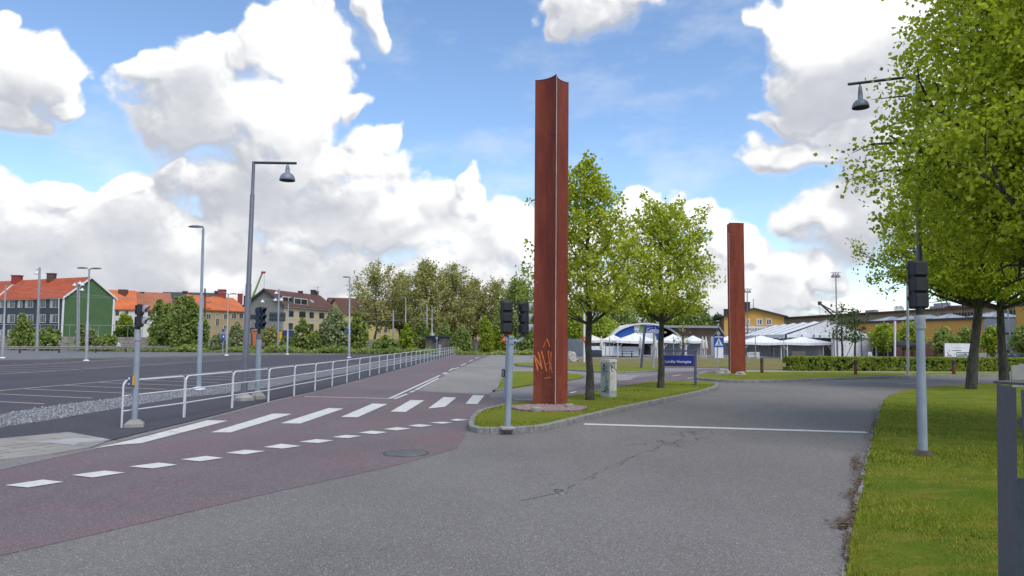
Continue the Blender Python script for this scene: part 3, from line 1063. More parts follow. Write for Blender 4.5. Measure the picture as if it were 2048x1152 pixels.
ln_ = .012 + rg.rand(nn_) * .035
wd_ = .006 + rg.rand(nn_) * .014
base = np.column_stack([so, .012 + rg.rand(nn_) * .02 + (rg.rand(nn_) > .6) * .02])
dx_, dy_ = np.column_stack([np.cos(a_), np.sin(a_), (rg.rand(nn_) - .4) * .5]), np.column_stack([-np.sin(a_), np.cos(a_), np.zeros(nn_)])
Vq = np.stack([base - dx_ * ln_[:, None], base - dy_ * wd_[:, None], base + dx_ * ln_[:, None], base + dy_ * wd_[:, None]], 1).reshape(-1, 3)
struct(np_mesh('leaf_litter', Vq, np.arange(nn_ * 4).reshape(-1, 4), M['soil']), 'stuff')

# painted markings
mk = MB()
ZM = .0135


def para(pts, z=ZM, jit=0):
    mk.add([(q[0], q[1], z) for q in pxs(pts, z)], [tuple(range(len(pts)))])


def strip(a, c, w_, z=ZM, mb=None):
    """painted line between two photo points, w_ metres wide"""
    A, C = Vector(pxs([a], z)[0]), Vector(pxs([c], z)[0])
    t = (C - A).normalized()
    nn = Vector((-t.y, t.x)) * w_ / 2
    (mb or mk).add([(*(A - nn), z), (*(C - nn), z), (*(C + nn), z), (*(A + nn), z)], [(0, 1, 2, 3)])


for q in ([(181, 898), (270, 878), (415, 840.3), (456, 841.3), (282, 886.3), (232, 890)],
          [(421, 864.6), (546.4, 827), (583.8, 827.7), (461, 864.8)], [(561, 846.5), (657.5, 816), (687, 817), (601, 847)],
          [(682, 833.8), (745, 807), (775, 808), (715, 834.4)], [(781, 823), (821, 800), (849, 800.6), (811, 824)],
          [(856.5, 816.7), (887, 794), (913, 795), (889.5, 813.6)], [(931, 807.3), (946, 790), (969, 791), (954.6, 808)],
          [(10, 970.4), (85.4, 959), (128, 963.5), (56, 974.8)], [(143, 950), (209, 941), (250, 945), (185.5, 954.8)], [(258, 933), (317, 925), (355, 929.4), (305, 936.7)],
          [(361, 918.6), (412.6, 911.8), (447.7, 915.7), (400, 922.5)], [(451, 905.6), (490, 899.5), (530.6, 902), (489, 908.8)], [(527, 894), (562, 887.3), (602.6, 891.7), (566, 897)],
          [(597.7, 883.6), (632, 878.2), (668, 880.7), (635.5, 886)], [(663.6, 874), (691.7, 869.7), (723, 871.7), (696.6, 876)], [(717, 865.3), (743, 861.2), (774.7, 864.3), (750, 868)],
          [(767, 858), (794, 854.3), (821, 857), (794, 860.7)], [(816, 851.4), (838, 848.2), (865, 850.7), (841, 853.9)], [(858, 845.3), (882, 843.4), (906, 844.8), (885, 847.3)],
          [(899, 840), (914, 837.5), (938, 839.5), (914, 841.9)]):
    para(q)
strip((608.7, 793), (782, 797), .13)
strip((780, 796.6), (880, 750.6), .12)
for a, c in (((788.5, 797.6), (815, 787.6)), ((820, 784.8), (829.6, 781.2)), ((831, 780), (877, 756.2)), ((884.6, 747.7), (893, 744.5)), ((889, 748.8), (896, 745.8)), ((898, 741.5), (908, 736)), ((909, 738), (917.5, 734.7)),
             ((922, 731), (932, 726.5)), ((938, 723), (946, 719.5)), ((951, 717), (958, 714))):
    strip(a, c, .12)
strip((1168, 848), (1734, 864.6), .30, .006)
strip((1028, 798.6), (1065, 798.8), .14, .0175)
for a, c in (((1140, 786), (1152, 783)), ((1158, 790), (1171, 786.8)), ((1264, 770), (1290, 765)), ((1312, 760), (1330, 757)), ((1345, 752), (1362, 749)), ((1375, 757), (1392, 754.5)), ((1396, 745.8), (1412, 743)), ((1430, 745), (1444, 743.5))):
    strip(a, c, .11, .0165)
for k in range(5):
    strip((1192 + k * 11, 752.0 + k * 2.0), (1278 - k * 4, 751.0 + k * 1.9), .22, .0165)
strip((1800, 768), (1850, 767), .1, .006)
struct(mk.build('road_markings', M['line']))
cp = MB()
for a, c in (((-500, 824), (464, 741.3)), ((464, 741.3), (790, 711.5)), ((-400, 776.5), (0, 748.2)), ((0, 748.2), (268, 731.8)), ((268, 731.8), (500, 717.2)), ((-400, 752), (0, 732)), ((0, 732), (171, 723.2)), ((171, 723.2), (268, 717.0)),
             ((-400, 727.5), (0, 720.6)), ((0, 720.6), (451, 712)), ((451, 712), (673, 710.6)), ((697, 711.5), (740, 710.3))):
    strip(a, c, .12, .0245, cp)
LA, LB = Vector(G(0, 782, .024)[:2]), Vector(G(464, 741.3, .024)[:2])
u1 = (LB - LA).normalized()
S0, S1 = Vector(G(51, 778, .024)[:2]), Vector(G(264, 787, .024)[:2])
sdir = (S1 - S0)
slen = sdir.length
sdir.normalize()
sp_ = (Vector(G(127, 771, .024)[:2]) - S0).length
for k in range(-9, 16):
    a = S0 + u1 * sp_ * k
    c = a + sdir * slen
    nn = Vector((-sdir.y, sdir.x)) * .05
    cp.add([(*(a - nn), .0285), (*(c - nn), .0285), (*(c + nn), .0285), (*(a + nn), .0285)], [(0, 1, 2, 3)])
L2A = Vector(G(0, 748.2, .024)[:2])
L2B = Vector(G(268, 731.8, .024)[:2])
u2 = (L2B - L2A).normalized()
for k in range(-12, 18):
    a = L2A + u2 * sp_ * k
    c = a - sdir * slen * 1.0
    nn = Vector((-sdir.y, sdir.x)) * .05
    cp.add([(*(a - nn), .0285), (*(c - nn), .0285), (*(c + nn), .0285), (*(a + nn), .0285)], [(0, 1, 2, 3)])
    c2 = c - sdir * slen * .95
    cp.add([(*(c - nn), .029), (*(c2 - nn), .029), (*(c2 + nn), .029), (*(c + nn), .029)], [(0, 1, 2, 3)])
struct(cp.build('car_park_markings', M['lot_line']))
# worn seam and cracks in the main road
cr = MB()
r = random.Random(11)
seam = pxs([(1040, 1002), (1107, 988), (1137, 976), (1195, 945), (1240, 925), (1289, 904), (1330, 890), (1359, 880.5), (1395, 864), (1430, 851), (1470, 835), (1500, 824), (1560, 806), (1650, 790)])
seam = densify(seam, .22, .02, 3, closed=False)
for i in range(len(seam) - 1):
    a, c = Vector(seam[i]), Vector(seam[i + 1])
    t = (c - a).normalized()
    nn = Vector((-t.y, t.x))
    if r.random() < .62:
        w1 = r.uniform(.003, .014)
        cr.add([(*(a - nn * w1 * .6), .0045), (*(c - nn * w1), .0045), (*(c + nn * w1 * .8), .0045), (*(a + nn * w1), .0045)], [(0, 1, 2, 3)])
    if r.random() < .32:
        q = a + nn * r.uniform(-.09, .09)
        e = q + t * r.uniform(.08, .3) + nn * r.uniform(-.06, .06)
        cr.add([(*q, .005), (*(q.lerp(e, .5) + nn * r.uniform(.008, .03)), .005), (*e, .005), (*(q.lerp(e, .5) - nn * .01), .005)], [(0, 1, 2, 3)])
for (x_, y_, n_) in ((1130, 980, 9), (1390, 866, 22), (1340, 888, 18), (1650, 842, 6)):
    for _ in range(n_):
        q = Vector(G(x_ + r.gauss(0, 22), y_ + r.gauss(0, 4))[:2])
        e = q + Vector((r.gauss(0, .16), r.gauss(0, .3)))
        mm = q.lerp(e, .5)
        wv_ = Vector((-(e - q).y, (e - q).x)).normalized() * r.uniform(.004, .016) if (e - q).length > .01 else Vector((.01, 0))
        cr.add([(*q, .0052), (*(mm + wv_), .0052), (*e, .0052), (*(mm - wv_), .0052)], [(0, 1, 2, 3)])
struct(cr.build('road_cracks', M['crack']))
# manhole
q = G(812, 906, .012)
mh = thing('manhole_cover', 'round cast iron manhole cover set in the red asphalt beside the grey seam', 'manhole cover', (q.x, q.y, .01))
mb = MB().lathe((q.x, q.y, .012), [(.40, -.02), (.40, .006), (.39, .008), (.372, .008), (.368, .0)], 40)
mb.build('rim', M['steel_top'], mh)
mb = MB().lathe((q.x, q.y, .010), [(.36, -.01), (.36, .006), (.0001, .007)], 40)
for i in range(-8, 9):
    for j in range(-8, 9):
        if i * i + j * j < 68:
            mb.box((q.x + i * .036, q.y + j * .036, .019), (.022, .022, .006))
mb.build('lid', M['iron'], mh)
# gully gratings in the far kerb
for x_, y_ in ((1758, 756.5), (1804, 755.6)):
    q = G(x_, y_ + 1.2)
    g_ = MB()
    for i in range(7):
        g_.box((q.x - .24 + i * .08, q.y - .2, .01), (.045, .36, .02))
    tag(g_.build('drain_grate', M['iron']), 'dark iron drain grate by the kerb, ' + ('nearer the second pillar' if x_ < 1780 else 'nearer the grey signal post'), 'drain grate', 'drain grates by the far kerb')

# ---------------------------------------------------------------- vegetation
def leaf_quads(rs, C, size, up=0.0, asp=.8):
    """one leaf per point: folded-free rhombus with random facing"""
    n = len(C)
    nrm = rs.randn(n, 3)
    nrm[:, 2] += up
    nrm /= np.linalg.norm(nrm, axis=1, keepdims=True)
    t = rs.randn(n, 3)
    t -= nrm * (t * nrm).sum(1, keepdims=True)
    t /= np.linalg.norm(t, axis=1, keepdims=True)
    bt = np.cross(nrm, t)
    s_ = (size * (.65 + .7 * rs.rand(n)))[:, None] * .5
    V = np.stack([C - t * s_, C - bt * s_ * asp + t * s_ * .15, C + t * s_, C + bt * s_ * asp + t * s_ * .15], 1)
    return V.reshape(-1, 3)


def make_leaves(name, pts, size, m, parent, seed=0, up=0.0, asp=.8):
    rs = np.random.RandomState(seed)
    V = leaf_quads(rs, np.asarray(pts, float), size, up, asp)
    return np_mesh(name, V, np.arange(len(V)).reshape(-1, 4), m, parent)


def bez(p0, p1, p2, p3, n):
    return [p0 * (1 - t) ** 3 + p1 * 3 * t * (1 - t) ** 2 + p2 * 3 * t * t * (1 - t) + p3 * t ** 3 for t in [i / (n - 1) for i in range(n)]]


def tree(name, label, group, base, H, z0, R, prof, seed, limbs=26, twigs=8, leaves=14000, lsize=.09, mleaf=None, mbark=None, tr=.12,
         lean=(0, 0), shift=(0, 0), rise=.45, sub=5, spread=.13, wob=.05, fork=0, stake=False, cat='tree', tcut=.92, side=None, zsc=None, fill=0, fillR=1.0):
    r = random.Random(seed)
    t = thing(name, label, cat, base, group)
    b0 = Vector(base)
    # trunk
    n = 9
    tp, trr = [], []
    for i in range(n):
        f = i / (n - 1)
        tp.append(b0 + Vector((lean[0] * f + r.uniform(-wob, wob) * (i > 0), lean[1] * f + r.uniform(-wob, wob) * (i > 0), H * tcut * f - (.03 if i == 0 else 0))))
        trr.append(tr * (1.22 if i == 0 else 1) * (1 - f) ** .75 + .012)
    tm = MB()
    tp2, tr2 = [], []
    for i in range(n - 1):
        for k in range(3):
            f = k / 3
            tp2.append(tp[i].lerp(tp[i + 1], f))
            tr2.append((trr[i] * (1 - f) + trr[i + 1] * f) * r.uniform(.93, 1.07))
    tp2.append(tp[-1])
    tr2.append(trr[-1])
    tm.tube(tp2, tr2, 12)
    tm.build('trunk', mbark, t, fix=False)
    bm_ = MB()
    pts = []

    def tz(f):
        x = f * (n - 1)
        i = min(n - 2, int(x))
        return tp[i].lerp(tp[i + 1], x - i), trr[i] * (1 - (x - i)) + trr[i + 1] * (x - i)
    ga = r.uniform(0, 6)
    segs = []
    for i in range(limbs):
        f = (i + .5) / limbs
        zt = z0 + (H - z0) * f ** .95          # height of the tip
        hp = max(z0 * .80, zt - (H - z0) * rise * (.5 + .5 * (1 - f)))
        fr = min(.97, hp / (H * tcut))
        a, ra = tz(fr)
        ga += 2.4 + r.uniform(-.35, .35)
        rad = R * prof((zt - z0) / (H - z0)) * r.uniform(.55, 1.12)
        if side:
            rad *= side(ga)
        tip = Vector((b0.x + shift[0] * (zt - z0) / (H - z0) + lean[0] * f + math.cos(ga) * rad, b0.y + shift[1] * (zt - z0) / (H - z0) + lean[1] * f + math.sin(ga) * rad, b0.z + zt))
        d = tip - a
        m1 = a + Vector((d.x * .35, d.y * .35, d.z * .15 + .05))
        m2 = a + Vector((d.x * .75, d.y * .75, d.z * .55)) + Vector((r.uniform(-.1, .1), r.uniform(-.1, .1), 0)) * rad
        path = bez(a, m1, m2, tip, 7)
        lr = max(.012, min(ra * .62, .035 * H / 7 * (1 - f * .5) * (tr / .12)))
        bm_.tube(path, [lr * (1 - .85 * k / 6) for k in range(7)], 6, cap=False)
        ll = sum((path[k + 1] - path[k]).length for k in range(6))
        for j in range(twigs):
            u_ = .22 + .78 * (j + r.random()) / twigs
            x = u_ * 6
            k = min(5, int(x))
            q = path[k].lerp(path[k + 1], x - k)
            dr = (path[k + 1] - path[k]).normalized()
            sd_ = Vector((r.gauss(0, 1), r.gauss(0, 1), r.gauss(.15, .8))).normalized()
            tw = (dr * .55 + sd_ * .9).normalized() * (ll * r.uniform(.16, .36) + .12)
            e = q + tw
            md = q + tw * .5 + Vector((r.gauss(0, .06), r.gauss(0, .06), r.gauss(.04, .05))) * ll * .5
            bm_.tube([q, md, e], [lr * .30, lr * .2, .004], 4, cap=False)
            segs.append((q, md, e))
            for _ in range(sub):
                g = r.random()
                q2 = q.lerp(e, .3 + .7 * g)
                e2 = q2 + Vector((r.gauss(0, 1), r.gauss(0, 1), r.gauss(.05, .7))).normalized() * (.10 + .16 * ll * r.random())
                segs.append((q2, q2.lerp(e2, .5), e2))
        segs.append((path[4], path[5], path[6]))
    bm_.build('branches', mbark, t, fix=False)
    A = np.array([[tuple(q) for q in s_] for s_ in segs])
    rs = np.random.RandomState(seed + 100)
    ii = rs.randint(0, len(A), leaves)
    u_ = rs.rand(leaves)[:, None] ** .8
    Pq = np.where(u_ < .5, A[ii, 0] + (A[ii, 1] - A[ii, 0]) * (u_ * 2), A[ii, 1] + (A[ii, 2] - A[ii, 1]) * (u_ * 2 - 1))
    Pq = Pq + rs.randn(leaves, 3) * spread * .5
    Pq[:, 2] -= .02
    if fill:
        # foliage clumps through the volume of the crown, with gaps
        zz = rs.rand(fill) ** .9
        pf = np.array([prof(float(q_)) for q_ in np.linspace(0, 1, 60)])[np.clip((zz * 59).astype(int), 0, 59)]
        an, rd = rs.rand(fill) * 6.283, rs.rand(fill) ** .42
        rr2 = R * fillR * pf * rd * (.62 + .62 * fbm(an * 1.6, zz * 7, 1.7, 4, .62, 3))
        Q = np.column_stack([b0.x + shift[0] * zz + lean[0] * zz + np.cos(an) * rr2, b0.y + shift[1] * zz + lean[1] * zz + np.sin(an) * rr2, b0.z + z0 + (H - z0) * zz])
        kq = (fbm(Q[:, 0] + .6 * Q[:, 1], Q[:, 2] * 1.3 + .5 * Q[:, 1], 1.25, 4, .62, 9) > .485) & (fbm(Q[:, 1] - .3 * Q[:, 0], Q[:, 2], 2.2, 3, .6, 4) > .43)
        Pq = np.concatenate([Pq, Q[kq] + rs.randn(int(kq.sum()), 3) * .05])
    if zsc:
        Pq = Pq[(Pq[:, 2] > b0.z + zsc)]
    make_leaves('crown', Pq, lsize, mleaf, t, seed, up=.5, asp=.85)
    return t


def prof_oval(f):
    return max(.05, math.sin(math.pi * min(1, max(0, .16 + .80 * f))) ** .8)


def prof_cone(f):       # broad low, narrowing upward
    return max(.08, (min(1, .55 + f * 2.4)) * (1 - f ** 1.7) ** .75)


def prof_full(f):
    return max(.1, min(1, .80 + 1.6 * f) * (1 - f ** 3) ** .6)


def prof_broad(f):
    return max(.1, min(1, .6 + 2 * f) * (1 - f ** 2.6) ** .6)


# the two trees on the front island
q = G(1180, 803, .1)
ht = P(1165, 305, q.y).z
tree('linden_tree', 'tall young tree with fresh green leaves beside the graffiti cabinet', 'young street trees', (q.x, q.y, .1), ht - .45, 3.0, 2.6, prof_cone, 21, zsc=2.8, fill=2600, fillR=.9, limbs=38, twigs=8, leaves=11500, lsize=.105,
     mleaf=M['leaf_lime'], mbark=M['bark'], tr=.115, lean=(-.12, 0), spread=.15, sub=5)
q = G(1321, 778, .1)
ht = P(1325, 398, q.y).z
tree('linden_tree', 'rounder young green tree whose trunk stands against the blue street name board', 'young street trees', (q.x, q.y, .1), ht - .2, 3.3, 2.65, prof_broad, 33, zsc=3.0, fill=3600, fillR=.9, limbs=42, twigs=8, leaves=14000, lsize=.115,
     mleaf=M['leaf_lime'], mbark=M['bark'], tr=.125, lean=(.05, 0), shift=(.1, 0), spread=.17, sub=5)
# big trees on the lawn
q = G(1942, 778, .06)
tree('linden_tree', 'large leaning dark-trunked tree on the lawn behind the grey signal post', 'large lawn trees', (q.x, q.y, .06), 11.6, 4.4, 4.0, prof_broad, 45, zsc=3.9, limbs=46, twigs=9, leaves=32000, fill=42000, lsize=.125,
     mleaf=M['leaf_deep'], mbark=M['bark2'], tr=.195, lean=(1.45, .1), shift=(-.9, 0), spread=.25, sub=6, wob=.05, rise=.38)
q = G(2009, 767, .06)
tree('linden_tree', 'large upright mossy-trunked tree beside the leaning tree, partly behind the steel cabinet', 'large lawn trees', (q.x, q.y, .06), 11.5, 4.6, 4.4, prof_broad, 58, zsc=4.0, limbs=46, twigs=9, leaves=32000, fill=46000, lsize=.13,
     mleaf=M['leaf_deep'], mbark=M['bark2'], tr=.20, lean=(-.1, .1), spread=.25, sub=6, wob=.05, rise=.38)
# nearest tree: trunk outside the frame, crown hangs into it
tree('linden_tree', 'nearest leafy crown hanging in from above the pendant street lamp', 'large lawn trees', (12.75, 14.9, .05), 12.8, 3.9, 4.2, prof_full, 77, zsc=3.9, fill=230000, fillR=1.22, limbs=90, twigs=11, leaves=100000, lsize=.10,
     mleaf=M['leaf_deep'], mbark=M['bark2'], tr=.26, lean=(0, .2), spread=.34, sub=8, rise=.30)


def shrub(name, label, group, x0, x1, ytop, ybase, Y, mleaf, n=2600, size=.30, seed=1, cat='shrub', spiky=.5, zb=None, dens=1.0, dep=None, blossom=0, asp=.8):
    """bush between two sight lines at distance Y; several lobes on stems"""
    r = random.Random(seed)
    rs = np.random.RandomState(seed)
    xa, xb = P(x0, ybase, Y).x, P(x1, ybase, Y).x
    zt = P((x0 + x1) / 2, ytop, Y).z
    z0 = P((x0 + x1) / 2, ybase, Y).z if zb is None else zb
    cx, W, Hh = (xa + xb) / 2, abs(xb - xa) / 2, zt - z0
    Dp = dep or W * .7
    t = thing(name, label, cat, (cx, Y, z0), group)
    st = MB()
    pts, wts = [], []
    k = max(5, int(7 + W * 1.5))
    for i in range(k):
        a = r.uniform(0, 6.28)
        rr_ = math.sqrt(r.random())
        hx = math.cos(a) * rr_
        top = Hh * (1 - .38 * abs(hx) ** 1.8) * r.uniform(.70, 1.0)
        if i == 0:
            hx, top = r.uniform(-.25, .25), Hh
        bx, by = cx + hx * W * .45, Y + math.sin(a) * rr_ * Dp * .5
        ex, ey = cx + hx * W * .82, Y + math.sin(a) * rr_ * Dp
        st.tube([(bx, by, z0 - .05), ((bx + ex) / 2, (by + ey) / 2, z0 + top * .5), (ex, ey, z0 + top * .96)], [.05, .03, .012], 5, cap=False)
        m_ = int(n / k)
        zz = rs.rand(m_) ** .8
        wid = W * (.46 + .2 * r.random()) * np.sqrt(np.clip(1.05 - zz ** (1.6 + spiky), .02, 1))
        aa, rad = rs.rand(m_) * 6.28, np.sqrt(rs.rand(m_))
        fx, fy = bx + (ex - bx) * zz, by + (ey - by) * zz
        pts.append(np.column_stack([fx + np.cos(aa) * rad * wid, fy + np.sin(aa) * rad * wid * Dp / W, z0 + zz * top]))
    st.build('stems', M['bark_far'], t, fix=False)
    A = np.concatenate(pts)
    keep = fbm(A[:, 0] * 1.0 + A[:, 1], A[:, 2], 1.1 / max(.5, size * 2), 3, .6, seed % 7) > .40
    A = A[keep]
    o = make_leaves('foliage', A, size, mleaf, t, seed, up=.4, asp=asp)
    if blossom:
        ii = rs.randint(0, len(A), blossom)
        Bq = A[ii] + rs.randn(blossom, 3) * .1
        Bq = Bq[Bq[:, 2] < z0 + Hh * .5]
        make_leaves('blossoms', Bq, size * .8, M['blossom'], t, seed + 9, up=1)
    return t


BY = 102.0
BZ = .0
bush_data = [
    # x0,x1,ytop, Y, material, n, label
    (16, 70, 627, BY, 'leaf_bush', 2200, 'spiky green shrub nearest the end of the dark house front', .9, 60),
    (64, 124, 652, BY - 1, 'leaf_bush', 1900, 'broad low green shrub in front of the grey-blue facade corner', .4, 90),
    (146, 196, 648, BY, 'leaf_grey', 1500, 'thin olive shrub in front of the green gable', .6, 40),
    (188, 236, 668, BY - 2, 'leaf_bush', 1200, 'low shrub with white blossom at the foot of the green gable', .4, 160),
    (284, 352, 600, BY + 2, 'leaf_bush', 4200, 'very large rounded green bush beside the white-walled house', .4, 80),
    (330, 412, 592, BY, 'leaf_bush', 4800, 'largest rounded green bush in front of the dark grey roof', .4, 60),
    (418, 452, 668, BY, 'leaf_grey', 900, 'low grey-green shrub below the beige house', .3, 60),
    (452, 500, 645, BY, 'leaf_grey', 1800, 'grey-green shrub between the meter and the tall lamp post', .5, 80),
    (512, 562, 652, BY, 'leaf_olive', 1600, 'brownish shrub under the rust-coloured pipe frame', .5, 120),
    (556, 592, 672, BY - 1, 'leaf_bush', 1100, 'low dense shrub beside the yellow container', .3, 30),
    (584, 626, 636, BY, 'leaf_bush', 1600, 'narrow green shrub in front of the cream facade', .8, 90),
    (612, 648, 662, BY - 1, 'leaf_bush', 1200, 'low shrub with a few blossoms left of the willow bush', .4, 120),
    (632, 704, 616, BY, 'leaf_grey', 4600, 'large grey-green willow bush left of the pole with the blue sign', .2, 60),
    (688, 736, 622, BY + 2, 'leaf_bush', 3000, 'tall green bush right behind the pole with the blue sign', .3, 20),
    (736, 800, 670, BY, 'leaf_bush', 1500, 'low hedge-like shrub below the yellow apartment house', .3, 30),
    (796, 830, 646, BY, 'leaf_fresh', 1600, 'bright green shrub left of the lamp before the stone hut', .6, 0),
    (824, 862, 640, BY + 6, 'leaf_bush', 1900, 'upright green shrub behind the left end of the stone hut', .5, 0),
    (872, 912, 640, BY + 8, 'leaf_bush', 2200, 'large fresh shrub behind the right end of the stone hut', .4, 0),
    (900, 946, 652, BY + 2, 'leaf_bush', 2400, 'broad fresh shrub at the end of the white railing', .3, 0),
    (950, 990, 632, BY + 14, 'leaf_fresh', 2600, 'tall yellow-green shrub at the end of the lane', .9, 0),
    (982, 1030, 640, BY + 16, 'leaf_fresh', 2600, 'yellow-green shrub seen behind the pair of signal heads', .8, 0),
    (1024, 1072, 632, BY + 14, 'leaf_bush', 2800, 'dense green shrub left of the tall rusty pillar', .5, 0),
]
for i, (x0, x1, yt, Y, ml, n, lab, spk, bl) in enumerate(bush_data):
    shrub('shrub', lab, 'shrubs along the far edge of the car park', x0, x1, yt, 697, Y, M[ml], n=int(n * 2.4), size=.36, seed=200 + i, spiky=spk, zb=0, blossom=bl)
# undergrowth at the foot of the shrubs: nobody could count it
rs = np.random.RandomState(5)
nU = 15000
ux = rs.rand(nU) * (P(1072, 690, 104).x - P(-60, 690, 104).x) + P(-60, 690, 104).x
uh = (.12 + 2.0 * np.clip(fbm(ux, ux * 0, .3, 4, .65, 1) - .3, 0, 1)) * np.sqrt(rs.rand(nU))
U3 = np.column_stack([ux, 97.5 + rs.rand(nU) * 7, uh])
hole = (fbm(ux, ux * 0 + 3, .12, 3, .6, 4) < .46) & (ux < P(480, 690, 100).x) | (ux > P(88, 690, 100).x) & (ux < P(150, 690, 100).x) | (ux > P(215, 690, 100).x) & (ux < P(290, 690, 100).x) & (uh > .5)
struct(make_leaves('undergrowth', U3[~hole], .34, M['leaf_bush'], None, 8, up=.5), 'stuff')

# tall trees behind the far houses
tall = [(752, 527, 62, 640, 168, 'leaf_olive', 'thin grey-brown tree leftmost of the tall row, above the brown roof', 4200),
        (800, 545, 40, 650, 175, 'leaf_olive', 'slender olive tree second in the tall row beside the thin one', 3600),
        (850, 523, 52, 660, 165, 'leaf_olive', 'tallest olive-brown tree in the middle of the tall row', 7600),
        (905, 530, 50, 660, 172, 'leaf_olive', 'broad olive-brown tree right of the tallest one', 7000),
        (945, 556, 40, 665, 180, 'leaf_olive', 'lower olive tree in front of the pale beige house', 4600),
        (990, 560, 44, 668, 178, 'leaf_olive', 'olive tree standing above the end of the lane', 5200),
        (1035, 556, 44, 668, 170, 'leaf_bush', 'greener tree just left of the tall rusty pillar', 5600)]
for i, (cx, yt, hw, yb, Y, ml, lab, n) in enumerate(tall):
    zt, z0, Rr = P(cx, yt, Y).z, P(cx, yb, Y).z, hw * Y / F
    q = P(cx, 680, Y)
    tree('tall_tree', lab, 'tall trees behind the far houses', (q.x, Y, 0), zt, max(2.5, z0), Rr * 1.05, prof_broad, 300 + i, limbs=34, twigs=7, leaves=int(n * 1.5), lsize=.43, mleaf=M[ml], mbark=M['bark_far'], tr=.28,
         spread=.9, sub=3, rise=.5, wob=.3)
back = [(1092, 596, 70, 130, 'leaf_bush', 'green tree just behind the right edge of the tall rusty pillar'), (1150, 628, 44, 122, 'leaf_fresh', 'bright green small tree right of the corrugated fence'),
        (1205, 640, 44, 118, 'leaf_fresh', 'bright round tree behind the cream gazebos'), (1160, 590, 60, 170, 'leaf_bush', 'tall green tree behind the first young tree'),
        (1235, 600, 56, 168, 'leaf_bush', 'green tree above the blue-arched tent'), (1300, 606, 56, 172, 'leaf_bush', 'green tree behind the second young tree'),
        (1355, 604, 46, 165, 'leaf_fresh', 'yellow-green tree right of the second young tree'), (1398, 615, 40, 160, 'leaf_bush', 'green tree left of the dark-roofed yellow house'),
        (1436, 632, 18, 190, 'leaf_dark', 'small far tree above the dark house roof')]
for i, (cx, yt, hw, Y, ml, lab) in enumerate(back):
    zt = P(cx, yt, Y).z
    q = P(cx, 684, Y)
    tree('park_tree', lab, 'trees behind the tents', (q.x, Y, 0), zt, 1.2, hw * Y / F, prof_broad, 400 + i, limbs=30, twigs=7, leaves=5600, lsize=.50 if Y > 140 else .36, mleaf=M[ml], mbark=M['bark_far'], tr=.22,
         spread=.8, sub=3, rise=.3, wob=.2)
# bright round tree by the white house, dark one on the left
shrub('garden_tree', 'dense bright green round tree in front of the white-walled house', None, 226, 272, 627, 674, 124, M['leaf_fresh'], n=3600, size=.36, seed=501, cat='tree', spiky=.2, zb=1.75)
shrub('garden_shrub', 'dark shrub row behind the wire fence by the green gable', None, 228, 280, 650, 676, 121, M['leaf_dark'], n=2400, size=.34, seed=502, spiky=.1, zb=1.7)
# trees beyond the hedge, to the right
rightt = [(1768, 652, 26, 94, 'leaf_fresh', 'yellow-green tree right of the big white tent'), (1822, 648, 28, 96, 'leaf_fresh', 'yellow-green tree behind the black gazebo'), (1888, 662, 22, 90, 'leaf_bush', 'small tree behind the left half of the banner'),
          (1934, 660, 22, 92, 'leaf_bush', 'small tree behind the right edge of the banner'), (1985, 658, 20, 92, 'leaf_fresh', 'small tree between the two large trunks'), (2050, 655, 26, 88, 'leaf_bush', 'small tree in front of the yellow wall at the frame edge')]
for i, (cx, yt, hw, Y, ml, lab) in enumerate(rightt):
    zt = P(cx, yt, Y).z
    q = P(cx, 690, Y)
    tree('small_tree', lab, 'small trees beyond the hedge', (q.x, Y, 0), zt, zt * .38, hw * Y / F, prof_broad, 600 + i, limbs=20, twigs=6, leaves=2300, lsize=.30, mleaf=M[ml], mbark=M['bark_far'], tr=.09, spread=.5, sub=3, rise=.3)
# two sparse staked trees among the tents
for i, (px_, xt, yt, hw, lab) in enumerate(((1685, 1688, 606, 40, 'sparse bare-topped small tree standing before the big tent gable'), (1711, 1712, 616, 30, 'sparse small tree with a slanting stake, right of the bare-topped one'), (1366, 1366, 640, 20, 'nearly leafless small tree behind the street name board'))):
    q = G(px_, 719)
    zt = P(xt, yt, q.y).z
    t = tree('sapling', lab, 'sparse saplings on the terrace', (q.x, q.y, 0), zt, zt * .40, hw * q.y / F, prof_broad, 700 + i, limbs=22, twigs=6, leaves=(420, 360, 40)[i], lsize=.28, mleaf=M['leaf_dark'] if i < 2 else M['leaf_olive'], mbark=M['bark'], tr=.13, spread=.35, sub=2, rise=.5)
    if i == 1:
        MB().tube([(q.x - 1.4, q.y - .3, 0), (q.x - .1, q.y, 2.4)], .05, 6).build('stake', M['timber'], t)

# hedge: clipped, leaf by leaf over a dark inside
hx0, hx1 = G(1583, 743).x, G(2150, 744).x
hy = G(1700, 743).y
hA, hB = Vector(G(1583, 742.4)[:2]), Vector(G(2250, 745)[:2])
hdir = (hB - hA).normalized()
hn = Vector((-hdir.y, hdir.x))
hl = (hB - hA).length
hH = P(1600, 714.5, hA.y).z
hd = thing('hedge', 'long clipped green hedge between the concrete pavement and the terrace', 'hedge', (hA.x, hA.y, 0))
hm = MB()
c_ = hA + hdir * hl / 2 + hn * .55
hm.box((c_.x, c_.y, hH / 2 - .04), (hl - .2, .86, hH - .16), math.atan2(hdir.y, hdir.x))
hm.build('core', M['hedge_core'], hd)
rs = np.random.RandomState(9)


def hpts(n, fn):
    return fn(rs.rand(n), rs.rand(n), rs.rand(n))


